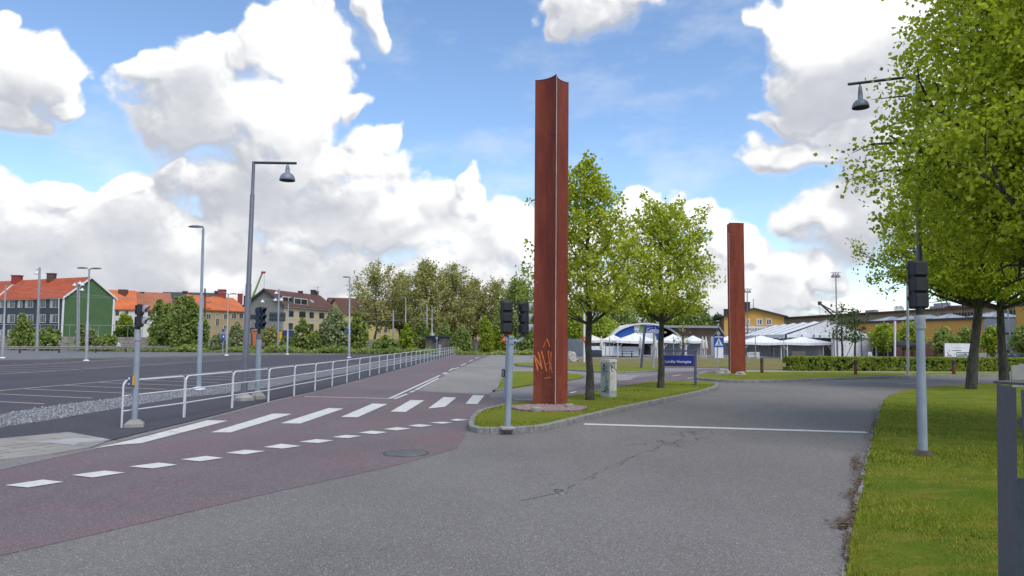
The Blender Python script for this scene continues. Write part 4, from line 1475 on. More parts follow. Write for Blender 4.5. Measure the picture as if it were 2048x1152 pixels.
parts_ = []
s_, v_, d_ = rs.rand(30000) * hl, rs.rand(30000) * hH, rs.rand(30000) ** 2 * .16
parts_.append(np.column_stack([hA.x + hdir.x * s_ + hn.x * (.0 + d_), hA.y + hdir.y * s_ + hn.y * (.0 + d_), v_]))
s_, v_ = rs.rand(18000) * hl, rs.rand(18000) * 1.1
top = hH + .05 * (fbm(s_, s_ * 0, 1.5, 3, .6, 3) - .5) - rs.rand(18000) ** 2 * .15 + .03
parts_.append(np.column_stack([hA.x + hdir.x * s_ + hn.x * v_, hA.y + hdir.y * s_ + hn.y * v_, top]))
v_, z_ = rs.rand(1600) * 1.1, rs.rand(1600) * hH
parts_.append(np.column_stack([hA.x - rs.rand(1600) * .06 + hn.x * v_, hA.y + hn.y * v_, z_]))
A = np.concatenate(parts_)
A += (fbm(A[:, 0], A[:, 2], 1.8, 3, .6, 2)[:, None] - .5) * np.array([[0, .30, 0]])
kp = (fbm(A[:, 0], A[:, 2] * 1.3, 4.5, 3, .6, 5) > .44) | (A[:, 2] > hH - .12) & (rs.rand(len(A)) < .8)
A = A[kp]
make_leaves('leaves', A, .125, M['leaf_hedge'], hd, 10, up=.2)

# grass blades on the near lawn and the island, thinning with distance
LP = np.array(lawn_poly)


def inside(poly, X, Y):
    poly = np.array(poly)
    c = np.zeros(len(X), bool)
    n = len(poly)
    j = n - 1
    for i in range(n):
        xi, yi, xj, yj = poly[i][0], poly[i][1], poly[j][0], poly[j][1]
        if yi != yj:
            c ^= ((yi > Y) != (yj > Y)) & (X < (xj - xi) * (Y - yi) / (yj - yi) + xi)
        j = i
    return c


def blades(name, poly, x0, x1, y0, y1, n, z, h, seed, power=1.0, m='blade'):
    rs = np.random.RandomState(seed)
    Y = y0 * (y1 / y0) ** (rs.rand(n) ** power)
    X = (x0 + (x1 - x0) * rs.rand(n)) if x1 > x0 else (.33 * Y - .4 + (.60 * Y + 2.0) * rs.rand(n))
    k = inside(poly, X, Y)
    X, Y = X[k], Y[k]
    n = len(X)
    cl = fbm(X, Y, 1.4, 4, .65, seed)
    hh = h * (.35 + .9 * rs.rand(n)) * (.55 + .9 * cl)
    a = rs.rand(n) * 6.28
    w_ = (.0028 + .0022 * rs.rand(n)) * (1 + Y / 9)
    lx, ly = rs.randn(n) * .5 * hh, rs.randn(n) * .5 * hh
    b0 = np.column_stack([X, Y, np.full(n, z)])
    dx = np.column_stack([np.cos(a), np.sin(a), np.zeros(n)]) * w_[:, None]
    V = np.stack([b0 - dx, b0 + dx, b0 + np.column_stack([lx, ly, hh])], 1).reshape(-1, 3)
    return struct(np_mesh(name, V, np.arange(len(V)).reshape(-1, 3), M[m]), 'stuff')


ed_small = inset(lawn_edge + [(60, lawn_edge[-1][1]), (60, -9)], .01)
blades('grass', lawn_poly, 1.0, 0.0, 3.8, 24, 330000, .04, .062, 31, 1.2)
blades('grass', inset(isl, .12), -1.5, 9.5, 15.5, 33, 60000, KH - .02, .05, 33, 1.0)

# ---------------------------------------------------------------- street furniture
# the tall rusty pillar: two curved plates meeting in a sharp front edge
def pillar(name, label, corners, ztop, zb=.05, sag=.13, n=14):
    t = thing(name, label, 'steel pillar', (sum(c[0] for c in corners) / len(corners), sum(c[1] for c in corners) / len(corners), zb), 'rusty steel gateway pillars')
    poly = []
    k = len(corners)
    for i in range(k):
        a, c = Vector(corners[i]), Vector(corners[(i + 1) % k])
        cx_, cy_ = sum(q[0] for q in corners) / k, sum(q[1] for q in corners) / k
        mid = (a + c) / 2
        inn = (Vector((cx_, cy_)) - mid).normalized()
        sg = sag[i] if isinstance(sag, (list, tuple)) else sag
        for j in range(n):
            f = j / n
            poly.append(tuple(a.lerp(c, f) + inn * sg * (1 - (2 * f - 1) ** 2)))
    mb = MB()
    nn_ = len(poly)
    zs = [zb - .3, zb + .02, ztop]
    vs = [(p[0], p[1], z) for z in zs for p in poly]
    fs = [(l * nn_ + i, l * nn_ + (i + 1) % nn_, (l + 1) * nn_ + (i + 1) % nn_, (l + 1) * nn_ + i) for l in range(2) for i in range(nn_)]
    fs.append(tuple(range(2 * nn_, 3 * nn_)))
    mb.add(vs, fs)
    mb.build('steel_shell', M['corten'], t)
    return t, poly


pn = G(1111, 819, .06)
Ny = pn.y - .1
Nx = P(1111, 700, Ny).x
# corner positions relative to the front edge, metres
FL, FR, FB = (-.645, .55), (.365, .72), (-.28, 1.27)
Lx, Rx_ = P(1067, 700, Ny + FL[1]).x, P(1135.5, 700, Ny + FR[1]).x
crn = [(Nx, Ny), (Rx_, Ny + FR[1]), (Lx + Rx_ - Nx, Ny + FR[1] + FL[1]), (Lx, Ny + FL[1])]
ztp = P(1112, 148, Ny).z
big, bpoly = pillar('steel_pillar', 'tallest rusty red steel pillar with orange graffiti, standing in pink gravel', crn, ztp, .1, .125)
ntop = 14
MB().box((Nx, Ny - .004, (ztp + .14) / 2), (.018, .014, ztp - .14)).build('edge_strip', M['edge'], big)
# thin dark plate rims on the top edge
rm_ = MB()
rm_.tube([(*p, ztp) for p in bpoly] + [(*bpoly[0], ztp)], .010, 5)
rm_.build('top_rim', M['post_dark'], big)


def face_pt(f, off=.006):
    """left curved face, f from the front edge (0) to the left edge (1)"""
    a, c = Vector(crn[0]), Vector(crn[3])
    cc = Vector((sum(q[0] for q in crn) / 4, sum(q[1] for q in crn) / 4))
    mid = (a + c) / 2
    inn = (cc - mid).normalized()
    return a.lerp(c, f) + inn * (.125 * (1 - (2 * f - 1) ** 2)) - inn * off


def ribbon(mb, pts, wdt):
    """pts are 3D; stroke quads facing the viewer side, width in the vertical/along plane"""
    for i in range(len(pts) - 1):
        a, c = Vector(pts[i]), Vector(pts[i + 1])
        t = (c - a).normalized()
        view = (CP - a).normalized()
        s_ = t.cross(view).normalized() * wdt / 2
        a2, c2 = a - t * wdt * .25, c + t * wdt * .25
        k = -view * .003
        mb.add([a2 - s_, c2 - s_, c2 + s_, a2 + s_, a2 - s_ + k, c2 - s_ + k, c2 + s_ + k, a2 + s_ + k],
               [(0, 1, 2, 3), (7, 6, 5, 4), (0, 4, 5, 1), (1, 5, 6, 2), (2, 6, 7, 3), (3, 7, 4, 0)])


def on_face(x, y):
    px_, py_ = 1000 + x / 5.12, 560 + y / 5.12
    lo, hi = 0.0, 1.0
    r_ = ray(px_, py_)
    best = None
    for i in range(101):
        f = i / 100
        p_ = face_pt(f)
        tt = p_.y / r_.y
        d_ = abs(r_.x * tt - p_.x)
        if best is None or d_ < best[0]:
            best = (d_, p_, CAMH + r_.z * tt)
    return Vector((best[1].x, best[1].y, best[2]))


gr = MB()
for st_, wd_ in (([(387, 925), (378, 880), (366, 830), (352, 775)], .042), ([(352, 775), (378, 815), (404, 862), (432, 905)], .036), ([(432, 905), (420, 850), (408, 795), (394, 742)], .042), ([(394, 742), (400, 760)], .055),
                 ([(428, 732), (442, 790), (458, 850), (476, 930)], .042), ([(470, 862), (495, 850), (512, 842)], .032), ([(494, 728), (500, 790), (512, 850), (516, 900)], .036),
                 ([(503, 942), (506, 890), (512, 850), (524, 856), (530, 885), (528, 905), (510, 905)], .020), ([(524, 905), (536, 948)], .020), ([(512, 735), (520, 780), (526, 835)], .018), ([(526, 735), (530, 790)], .014),
                 ([(445, 688), (462, 645), (482, 603), (498, 640), (510, 680)], .034), ([(455, 1007), (490, 1000), (518, 996)], .034), ([(372, 25), (382, 12)], .03)):
    pts = [on_face(x, y) for x, y in st_]
    fine_ = []
    for i in range(len(pts) - 1):
        for k in range(3):
            fine_.append(pts[i].lerp(pts[i + 1], k / 3))
    fine_.append(pts[-1])
    ribbon(gr, fine_, wd_)
gr.build('graffiti', M['graffiti'], big, fix=False)

# gravel bed with its own stones, and two block lamps at its foot
gc = Vector((*G(1110, 822, .13)[:2],))
el = []
for i in range(40):
    a = 2 * math.pi * i / 40
    rx_, ry_ = 1.02, .72
    el.append((gc.x - .15 + math.cos(a) * rx_ * (1 + .05 * math.sin(5 * a)), gc.y + .42 + math.sin(a) * ry_ * 1.25))


def stones(name, pts, z, size, m, seed, flat=.7):
    rs = np.random.RandomState(seed)
    n = len(pts)
    # irregular octahedra
    base = np.array([(1, 0, 0), (0, 1, 0), (-1, 0, 0), (0, -1, 0), (0, 0, 1), (0, 0, -1)], float)
    fc = np.array([(0, 1, 4), (1, 2, 4), (2, 3, 4), (3, 0, 4), (1, 0, 5), (2, 1, 5), (3, 2, 5), (0, 3, 5)])
    s_ = size * (.5 + rs.rand(n, 1, 1))
    V = base[None] * (.55 + .7 * rs.rand(n, 6, 1)) * s_
    V[:, :, 2] *= flat
    a = rs.rand(n) * 6.28
    c, sn = np.cos(a)[:, None], np.sin(a)[:, None]
    x = V[:, :, 0] * c - V[:, :, 1] * sn
    y = V[:, :, 0] * sn + V[:, :, 1] * c
    P3 = np.stack([x + pts[:, None, 0], y + pts[:, None, 1], V[:, :, 2] + z + size * .25 * rs.rand(n, 1)], -1)
    Fq = (fc[None] + np.arange(n)[:, None, None] * 6).reshape(-1, 3)
    return struct(np_mesh(name, P3.reshape(-1, 3), Fq, m), 'stuff')


sheet('gravel_bed', el, KH + .042, M['pinkstone'], .1)
rs = np.random.RandomState(6)
E = np.array(el)
qx, qy = rs.rand(9000) * 2.6 + E[:, 0].min() - .1, rs.rand(9000) * 2.2 + E[:, 1].min() - .1
kk = inside(el, qx, qy)
dst = np.hypot((qx - gc.x + .15) / 1.02, (qy - gc.y - .42) / .9)
kk &= rs.rand(9000) < np.clip(1.7 - dst * .8, .12, 1)
stones('pink_gravel', np.column_stack([qx, qy])[kk][:3800], KH + .045, .034, M['pinkstone'], 4)
GP = np.array(grav)
gx, gy = rs.rand(60000) * 18 - 19, 10 + rs.rand(60000) * 22
kk = inside(grav, gx, gy)
gpt = np.column_stack([gx, gy])[kk]
gpt = gpt[rs.rand(len(gpt)) < np.clip(1.6 - gpt[:, 1] / 22, .15, 1)]
stones('gravel_stones', gpt[:15000], Zp + .008, .038, M['stone'], 5)
for (x_, y_, lab) in ((1072, 822, 'pale round concrete block at the left foot of the tallest rusty pillar'), (1138, 815, 'pale low concrete block at the right foot of the tallest rusty pillar')):
    q = G(x_, y_, .18)
    mb = MB().lathe((q.x, q.y, .16), [(.0, -.1), (.10, -.1), (.115, .0), (.13, .10), (.12, .12), (.001, .125)], 14)
    tag(mb.build('concrete_block', M['concrete']), lab, 'concrete block', 'blocks at the pillar foot')

# second pillar, seen from its convex side
y2 = G(1474, 749, .1).y
wL, wE, wR = P(1456.6, 700, y2 + .75).x, P(1460.5, 700, y2).x, P(1491, 700, y2 + .1).x
crn2 = [(wE, y2), (wR, y2 + .10), (wR - .12, y2 + .95), (wL, y2 + .75)]
p2, _ = pillar('steel_pillar', 'second rusty red steel pillar, plain and farther away, beside the blue crossing sign', crn2, P(1474, 445.5, y2).z, .1, [-.07, .12, .1, .04])
MB().box((wE - .002, y2 - .006, 4.3), (.014, .014, P(1474, 446, y2).z * 1 - .2 if False else 8.3)).build('edge_strip', M['edge'], p2)


def boulder(name, label, x_, y_, w_, h_, m, seed, group=None, z0=0.0):
    q = G(x_, y_, z0)
    bm = bmesh.new()
    bmesh.ops.create_icosphere(bm, subdivisions=3, radius=1)
    for v in bm.verts:
        d = 1 + .35 * mnoise.noise(v.co * 1.3 + Vector((seed, 0, 0))) + .1 * mnoise.noise(v.co * 4 + Vector((seed, 0, 0)))
        v.co = Vector((v.co.x * d * w_ / 2 + q.x, v.co.y * d * w_ / 2.4 + q.y + w_ * .3, max(-.02, v.co.z * d * h_ * .62 + h_ * .38) + z0))
    me = bpy.data.meshes.new(name)
    bm.to_mesh(me)
    bm.free()
    me.materials.append(m)
    return tag(link(bpy.data.objects.new(name, me)), label, 'rock', group)


boulder('boulder', 'small dark-shadowed rock left of the second rusty pillar', 1450, 752, .62, .42, M['rock'], 2, z0=.1)
boulder('boulder', 'low pale rock at the right foot of the second rusty pillar', 1483, 751.5, .60, .24, M['rock'], 5, z0=.1)
boulder('boulder', 'large pale boulder pile by the corrugated steel fence, top stone', 1143, 721, 1.0, .95, M['rock'], 9)
boulder('boulder', 'smaller pale boulder leaning on the large one by the corrugated fence', 1149, 725.5, .75, .45, M['rock'], 14)

# white pipe railing: hooped sections sharing their uprights
rp = [(241.5, 855.5, 243.5, 760), (368, 834.5, 370, 749), (464, 816, 466, 741), (536.7, 803, 538.5, 735.5), (588, 790.5, 589.5, 731.5), (630, 781.2, 632, 726.5), (664.3, 772.3, 665.6, 722.5), (693.6, 765, 694.6, 719.5), (718.6, 757.6, 719.5, 716.8), (739.3, 752, 740.3, 713.7), (758, 747, 759, 710.5)]
pA, pB = Vector(G(241.5, 855.5, Zp)[:2]), Vector(G(758, 747, Zp)[:2])
seg_ = (pB - pA).length / 10
pl = [Vector(G(x, y, Zp)[:2]) for x, y, _, _ in rp]
d_end = Vector(G(911, 708.8, Zp)[:2])
drn = (d_end - pl[-1])
nn_ = max(1, round(drn.length / seg_))
for k in range(1, nn_ + 1):
    pl.append(pl[-1 - (k - 1)] * 0 + Vector(G(758, 747, Zp)[:2]) + drn * k / nn_)
hR = P(243.5, 760, pA.y).z
rl = thing('railing', 'long white tubular railing between the dark path and the red lane', 'railing', (pA.x, pA.y, Zp))
for i in range(len(pl) - 1):
    a, c = pl[i], pl[i + 1]
    t = (c - a).normalized()
    r_, rc = .022, .13
    zb = Zp - .02
    o1, o2 = a + t * .024, c - t * .024
    z1 = hR - r_
    pts = [(*o1, zb), (*o1, z1 - rc)]
    for k in range(1, 6):
        th = math.pi / 2 * k / 5
        q = o1 + t * rc * (1 - math.cos(th))
        pts.append((q.x, q.y, z1 - rc + rc * math.sin(th)))
    for k in range(0, 5):
        th = math.pi / 2 * (1 - k / 5)
        q = o2 - t * rc * (1 - math.cos(th))
        pts.append((q.x, q.y, z1 - rc + rc * math.sin(th)))
    pts += [(*o2, z1 - rc), (*o2, zb)]
    mb = MB().tube(pts, r_, 8 if i < 12 else 6)
    mb.build('rail_hoop', M['rail_white'], rl)
    for zf in (.66, .34):
        z_ = Zp + (hR - Zp) * zf
        MB().tube([(*o1, z_), (*o2, z_)], .018, 8 if i < 12 else 5).build('cross_rail', M['rail_white'], rl)


# ---- signals
def sig_head(t, c, ang, n=3, w=.26, h=.30, d=.14, mh='black', vis='black', vis_l=.2, plate=0.0, dome=False):
    """signal head centred at c, lenses facing direction ang (0 = +x)"""
    f = Vector((math.cos(ang), math.sin(ang), 0))
    s_ = Vector((-f.y, f.x, 0))
    mb = MB()
    for i in range(n):
        z = c[2] + (i - (n - 1) / 2) * h
        mb.box((c[0], c[1], z), (d, w, h - .012), ang, .03)
        mb.box((c[0] - f.x * (d / 2 + .004), c[1] - f.y * (d / 2 + .004), z), (.03, w * .84, h - .05), ang, .014)
    mb.box((c[0], c[1], c[2]), (d * .5, w * .93, h * n - .02), ang)
    if plate:
        mb.box((c[0] + f.x * (d / 2 - .01), c[1] + f.y * (d / 2 - .01), c[2]), (.03, w + plate, n * h + plate * .6), ang, .012)
    hd_ = mb.build('signal_housing', M[mh], t)
    for i in range(n):
        z = c[2] + (i - (n - 1) / 2) * h
        q = Vector((c[0], c[1], z)) + f * (d / 2 + .006)
        lens = MB()
        vs = [q + s_ * (.095 * math.cos(a)) + Vector((0, 0, .095 * math.sin(a))) for a in [k * math.pi / 8 for k in range(16)]]
        lens.add(vs + [q + f * .02], [(k, (k + 1) % 16, 16) for k in range(16)], True)
        lens.build('lens', M['lens'], hd_)
        v = MB()
        vs, fs = [], []
        K = 12
        for k in range(K + 1):
            a = math.radians(-25 + 230 * k / K)
            e = s_ * (.112 * math.cos(a)) + Vector((0, 0, .112 * math.sin(a)))
            ln = vis_l * (.35 + .65 * max(0, math.sin(a)))
            e2 = s_ * (.106 * math.cos(a)) + Vector((0, 0, .106 * math.sin(a)))
            vs += [q + e, q + e * .93 + f * ln, q + e2 * .90 + f * ln, q + e2]
        for k in range(K):
            for j in range(4):
                fs.append((k * 4 + j, k * 4 + (j + 1) % 4, k * 4 + 4 + (j + 1) % 4, k * 4 + 4 + j))
        v.add(vs, fs, True)
        v.build('visor', M[vis], hd_)
    return hd_


def footing(t, q, w_=.42, h_=.14, m='concrete', rz=.4):
    MB().add([(q[0] + x * w_ / 2 * math.cos(rz) - y * w_ / 2 * math.sin(rz), q[1] + x * w_ / 2 * math.sin(rz) + y * w_ / 2 * math.cos(rz), q[2] + z) for x, y, z in
              ((-1, -1, -.05), (1, -1, -.05), (1, 1, -.05), (-1, 1, -.05), (-.95, -.95, h_ * .45), (.95, -.95, h_ * .45), (.95, .95, h_ * .45), (-.95, .95, h_ * .45), (-.45, -.45, h_), (.45, -.45, h_), (.45, .45, h_), (-.45, .45, h_))],
             [(0, 1, 2, 3)[::-1], (0, 1, 5, 4), (1, 2, 6, 5), (2, 3, 7, 6), (3, 0, 4, 7), (4, 5, 9, 8), (5, 6, 10, 9), (6, 7, 11, 10), (7, 4, 8, 11), (8, 9, 10, 11)]).build('footing', M[m], t)


# pedestrian signal by the railing end
q = G(268.5, 853, Zp)
t = thing('pedestrian_signal', 'black two-lens pedestrian signal with blue push button at the near railing end', 'traffic signal', (q.x, q.y, Zp))
footing(t, q, .40, .15)
tpz = P(276, 657, q.y)
off = Vector((tpz.x - q.x, 0, 0))
MB().tube([(q.x, q.y, Zp + .05), (q.x + off.x * .88, q.y, P(276, 680, q.y).z)], [.062, .060], 16).build('post', M['pole'], t)
MB().tube([(q.x + off.x * .88, q.y, P(276, 680, q.y).z - .01), (q.x + off.x, q.y, tpz.z - .02)], [.072, .070], 16).build('collar', M['galv'], t)
MB().tube([(q.x + off.x, q.y, tpz.z - .03), (q.x + off.x, q.y, tpz.z + .2)], .052, 12).build('bracket', M['black'], t)
sz_ = P(280, 608, q.y).z - P(280, 655, q.y).z
sig_head(t, (q.x + off.x + .03, q.y, (P(280, 608, q.y).z + P(280, 655, q.y).z) / 2), .18, 2, .23, sz_ / 2, .13, 'black', 'visor', .14)
bx = P(264, 761, q.y - .05)
MB().box((bx.x, q.y - .09, bx.z), (.11, .09, .25), 0, .012).build('push_button_box', M['sign_navy'], t)
MB().box((bx.x + .06, q.y - .085, bx.z), (.03, .085, .21), 0, .005).build('button_edge', M['sign_yellow'], t)
MB().box((bx.x - .02, q.y - .137, bx.z + .05), (.028, .004, .05)).box((bx.x - .02, q.y - .137, bx.z - .07), (.028, .004, .03)).build('button_symbol', M['sign_white'], t)

# vehicle signal behind the railing
q = G(515, 798, Zp)
t = thing('traffic_signal', 'dark blue vehicle signal seen from the side on a grey post behind the railing', 'traffic signal', (q.x, q.y, Zp))
footing(t, q, .36, .22, rz=.9)
zt = P(518, 664, q.y)
MB().tube([(q.x, q.y, Zp + .1), (q.x + (zt.x - q.x) * .9, q.y, P(517, 678, q.y).z)], .085, 16).build('post', M['pole'], t)
MB().tube([(q.x + (zt.x - q.x) * .9, q.y, P(517, 678, q.y).z - .01), (q.x + (zt.x - q.x), q.y, P(517, 668, q.y).z)], .09, 16).build('collar', M['lamp_grey'], t)
MB().tube([(zt.x, q.y, P(517, 669, q.y).z), (zt.x, q.y, zt.z + .15)], .05, 12).build('bracket', M['navy'], t)
hz0, hz1 = P(518, 657, q.y).z, P(518, 615, q.y).z
sig_head(t, (zt.x + .01, q.y, (hz0 + hz1) / 2), -.55 + .2, 3, .30, (hz1 - hz0) / 3, .16, 'navy', 'navy', .16, plate=.06)

# twin signals on the island nose
q = G(1015, 856, KH)
yb = q.y
t = thing('twin_traffic_signal', 'two black vehicle signals seen from behind on one leaning blue-grey post on the island nose', 'traffic signal', (q.x, q.y, KH))
topp = P(1022.5, 672, yb)
MB().tube([(q.x, yb, KH - .05), (q.x + (topp.x - q.x) * .5, yb, (KH + topp.z) / 2), (topp.x, yb, topp.z)], .065, 20).build('post', M['pole'], t)
MB().box((q.x, yb, KH), (.30, .30, .07), .2, .02).build('footing', M['concrete'], t)
MB().box((topp.x, yb, topp.z - .09), (.10, .13, .19), 0, .01).box((topp.x, yb - .07, topp.z - .03), (.085, .02, .03)).box((topp.x, yb - .07, topp.z - .15), (.085, .02, .03)).build('clamp', M['pole'], t)
hl, hr = P(1014, 635, yb), P(1047, 636, yb)
lz0, lz1 = P(1012, 667, yb).z, P(1014, 602, yb).z
for sx, X_, z0_ in ((-1, P(1012, 660, yb).x, lz0), (1, P(1045, 660, yb).x, P(1045, 668, yb).z)):
    zj = topp.z - .07
    MB().tube([(topp.x + sx * .05, yb, zj - .03), (topp.x + (X_ - topp.x) * .6, yb, zj - .045), (topp.x + (X_ - topp.x) * .9, yb, zj - .01), (X_, yb, zj + .04), (X_, yb, zj + .10)], .034, 12).build('bracket_arm', M['pole'], t)
    MB().tube([(X_, yb, zj + .06), (X_ + .01, yb, z0_ + .05)], .045, 12).build('head_stem', M['black'], t)
sig_head(t, (hl.x, yb, (lz0 + lz1) / 2), math.pi / 2 + .25, 3, .235, (lz1 - lz0) / 3, .13, 'black', 'black', .2, plate=.03)
rz0, rz1 = P(1045, 668, yb).z, P(1048, 605, yb).z
sig_head(t, (hr.x, yb, (rz0 + rz1) / 2), math.radians(35), 3, .20, (rz1 - rz0) / 3, .13, 'black', 'visor', .17, plate=.02)

# second post behind it with the warning sign
q = G(1010, 798, .012)
yb = q.y
t = thing('traffic_post', 'thin grey-blue post with push button behind the twin signals, across the cycle path', 'signal post', (q.x, q.y, .01))
tz_ = P(1016, 687, yb)
MB().tube([(q.x, yb, 0), (tz_.x, yb, tz_.z)], .062, 14).build('post', M['pole'], t)
MB().tube([(tz_.x, yb, tz_.z), (tz_.x + .005, yb, tz_.z + .14)], .07, 14).build('collar', M['galv'], t)
MB().tube([(tz_.x, yb, tz_.z + .1), (tz_.x + .0, yb, P(1016, 672, yb).z)], .055, 10).build('bracket', M['black'], t)
bq = P(1008, 746, yb)
MB().box((bq.x - .03, yb - .02, bq.z), (.10, .10, .26), 0, .01).build('push_button_box', M['black'], t)
MB().box((bq.x - .03, yb - .075, bq.z), (.05, .006, .2)).build('button_face', M['visor'], t)


def tri_sign(t, c, s, up, facing=-math.pi / 2, inner='sign_yellow'):
    """triangular sign: red border, yellow field. c centre, s side"""
    f = Vector((math.cos(facing), math.sin(facing), 0))
    x = Vector((-f.y, f.x, 0))
    k = 1 if up else -1
    def T(r_):
        return [Vector(c) + x * (r_ * math.cos(a)) + Vector((0, 0, r_ * math.sin(a))) for a in [math.radians(90 * k + 120 * i) for i in range(3)]]
    for r_, d_, m, nm in ((s * .577, 0, 'sign_red', 'sign_board'), (s * .36, .008, inner, 'sign_field')):
        P3 = T(r_)
        mb = MB().add([p_ + f * d_ for p_ in P3] + [p_ + f * (d_ + .012) for p_ in P3], [(2, 1, 0), (3, 4, 5), (0, 1, 4, 3), (1, 2, 5, 4), (2, 0, 3, 5)])
        mb.build(nm, M[m], t)


q = G(1013, 718, .0)
t = thing('warning_sign', 'red and yellow triangular warning sign peeping out behind the left signal head', 'road sign', (q.x, q.y, 0))
c_ = P(1013.5, 676, q.y)
tri_sign(t, (c_.x, q.y - .1, c_.z), 26 * q.y / F, True)
MB().tube([(c_.x, q.y, 0), (c_.x, q.y, c_.z + .2)], .04, 8).build('post', M['galv'], t)
q = G(1168, 717, .0)
t = thing('yield_sign', 'red and yellow give way sign behind the trunk of the tall young tree', 'road sign', (q.x, q.y, 0))
c_ = P(1173, 680, q.y - 16)
q2_ = P(1168.5, 700, q.y - 16)
t.location = (q2_.x, q.y - 16, 0)
tri_sign(t, (c_.x, q.y - 16.1, c_.z), 22 * (q.y - 16) / F, False)
MB().tube([(q2_.x, q.y - 16, -.05), (q2_.x, q.y - 16, P(1167, 618, q.y - 16).z)], .09, 10).build('post', M['white'], t)

# grey signal on the lawn, from behind
q = G(1846, 908, .07)
yb = q.y
t = thing('traffic_signal', 'large black three-lens signal seen from behind on a thick blue-grey post on the lawn', 'traffic signal', (q.x, q.y, .07))
cz = P(1839.5, 628, yb)
MB().tube([(q.x, yb, .02), (cz.x, yb, P(1840, 655, yb).z)], [.078, .070], 24).build('post', M['pole'], t)
MB().lathe((q.x, yb, .05), [(.21, -.03), (.19, .0), (.115, .085), (.08, .09)], 20).build('base_collar', M['post_dark'], t)
MB().tube([(cz.x + .004, yb, P(1840, 655, yb).z - .02), (cz.x, yb, P(1840, 630, yb).z)], .088, 24).build('collar', M['galv'], t)
MB().tube([(cz.x, yb, P(1840, 631, yb).z), (cz.x - .01, yb, P(1838, 612, yb).z)], .062, 16).build('bracket', M['black'], t)
h0, h1 = P(1840, 617, yb).z, P(1838, 522, yb).z
sig_head(t, (P(1838, 570, yb).x, yb, (h0 + h1) / 2), math.pi / 2 + .12, 3, .285, (h1 - h0) / 3, .16, 'black', 'black', .2, plate=.03)


# ---- lamps
def shade(t, c, r_, h_, m='lamp_shade'):
    """bell shade hanging with its rim at c"""
    x, y, z = c
    hd = min(.66 * h_, 1.08 * r_)
    dome = [(r_ * .93, .004), (r_, .0)] + [(r_ * math.cos(a_) ** .85, hd * math.sin(a_)) for a_ in [math.radians(9 * k) for k in range(1, 9)]]
    o = MB().lathe((x, y, z), dome + [(r_ * .30, hd * .99), (r_ * .27, hd + (h_ - hd) * .4), (r_ * .20, h_ * .90), (r_ * .10, h_ * .95), (r_ * .07, h_ * 1.1)], 28).build('lamp_shade', M[m], t)
    MB().lathe((x, y, z), [(r_ * .93, .006), (r_ * .84, hd * .45), (r_ * .5, hd * .78), (.001, hd * .9)], 20).build('lamp_inside', M['lamp_inner'], o)


def pendant(name, label, bx_, by_, tx, ty, ex, ey, sx_, sy_, srad, z0=0.0, rp=.075, my='lamp_dark', steps=None, dy=0.0, foot=True, group='pendant street lamps', sh=None):
    q = G(bx_, by_, z0)
    t = thing(name, label, 'street lamp', (q.x, q.y, z0), group)
    T = P(tx, ty, q.y)
    E = P(ex, ey, q.y + dy)
    z1 = z0 + (T.z - z0) * .48
    z2 = z0 + (T.z - z0) * .86
    lx = lambda z: q.x + (T.x - q.x) * (z - z0) / (T.z - z0)
    MB().tube([(q.x, q.y, z0 - .02), (lx(z1), q.y, z1), (lx(z1), q.y, z1 + .03), (lx(z2), q.y, z2), (lx(z2), q.y, z2 + .03), (T.x, q.y, T.z)], [rp * 1.25, rp * 1.12, rp * .95, rp * .85, rp * .66, rp * .6], 18).build('pole', M['lamp_grey'], t)
    MB().tube([(T.x - .04 * (1 if E.x > T.x else -1), q.y, T.z - .02), (E.x, E.y, E.z)], rp * .52, 10).build('arm', M[my], t)
    S = P(sx_, sy_, q.y + dy * abs((P(sx_, sy_, q.y).x - T.x) / max(.01, abs(E.x - T.x))))
    f = abs(S.x - T.x) / abs(E.x - T.x)
    za = T.z + (E.z - T.z) * f
    h_ = (za - S.z) / 1.08
    shade(t, (S.x, q.y + dy * f, S.z), srad, sh or h_, 'lamp_shade')
    if foot:
        footing(t, (q.x, q.y, z0), .46, .2, rz=.9)
    return t


pendant('street_lamp', 'tall dark pendant street lamp behind the railing, bell shade on a straight arm', 487.5, 801, 507.5, 324, 593, 326.5, 574.5, 361.5, 15.5 * 23.7 / F, Zp, .082)
pendant('street_lamp', 'pendant street lamp behind the lawn signal, its bell shade beside the leaves', 1841, 842, 1835, 150, 1697, 168.5, 1719, 217.5, 17 * 18 / F, .05, .07, foot=False, dy=-.6)


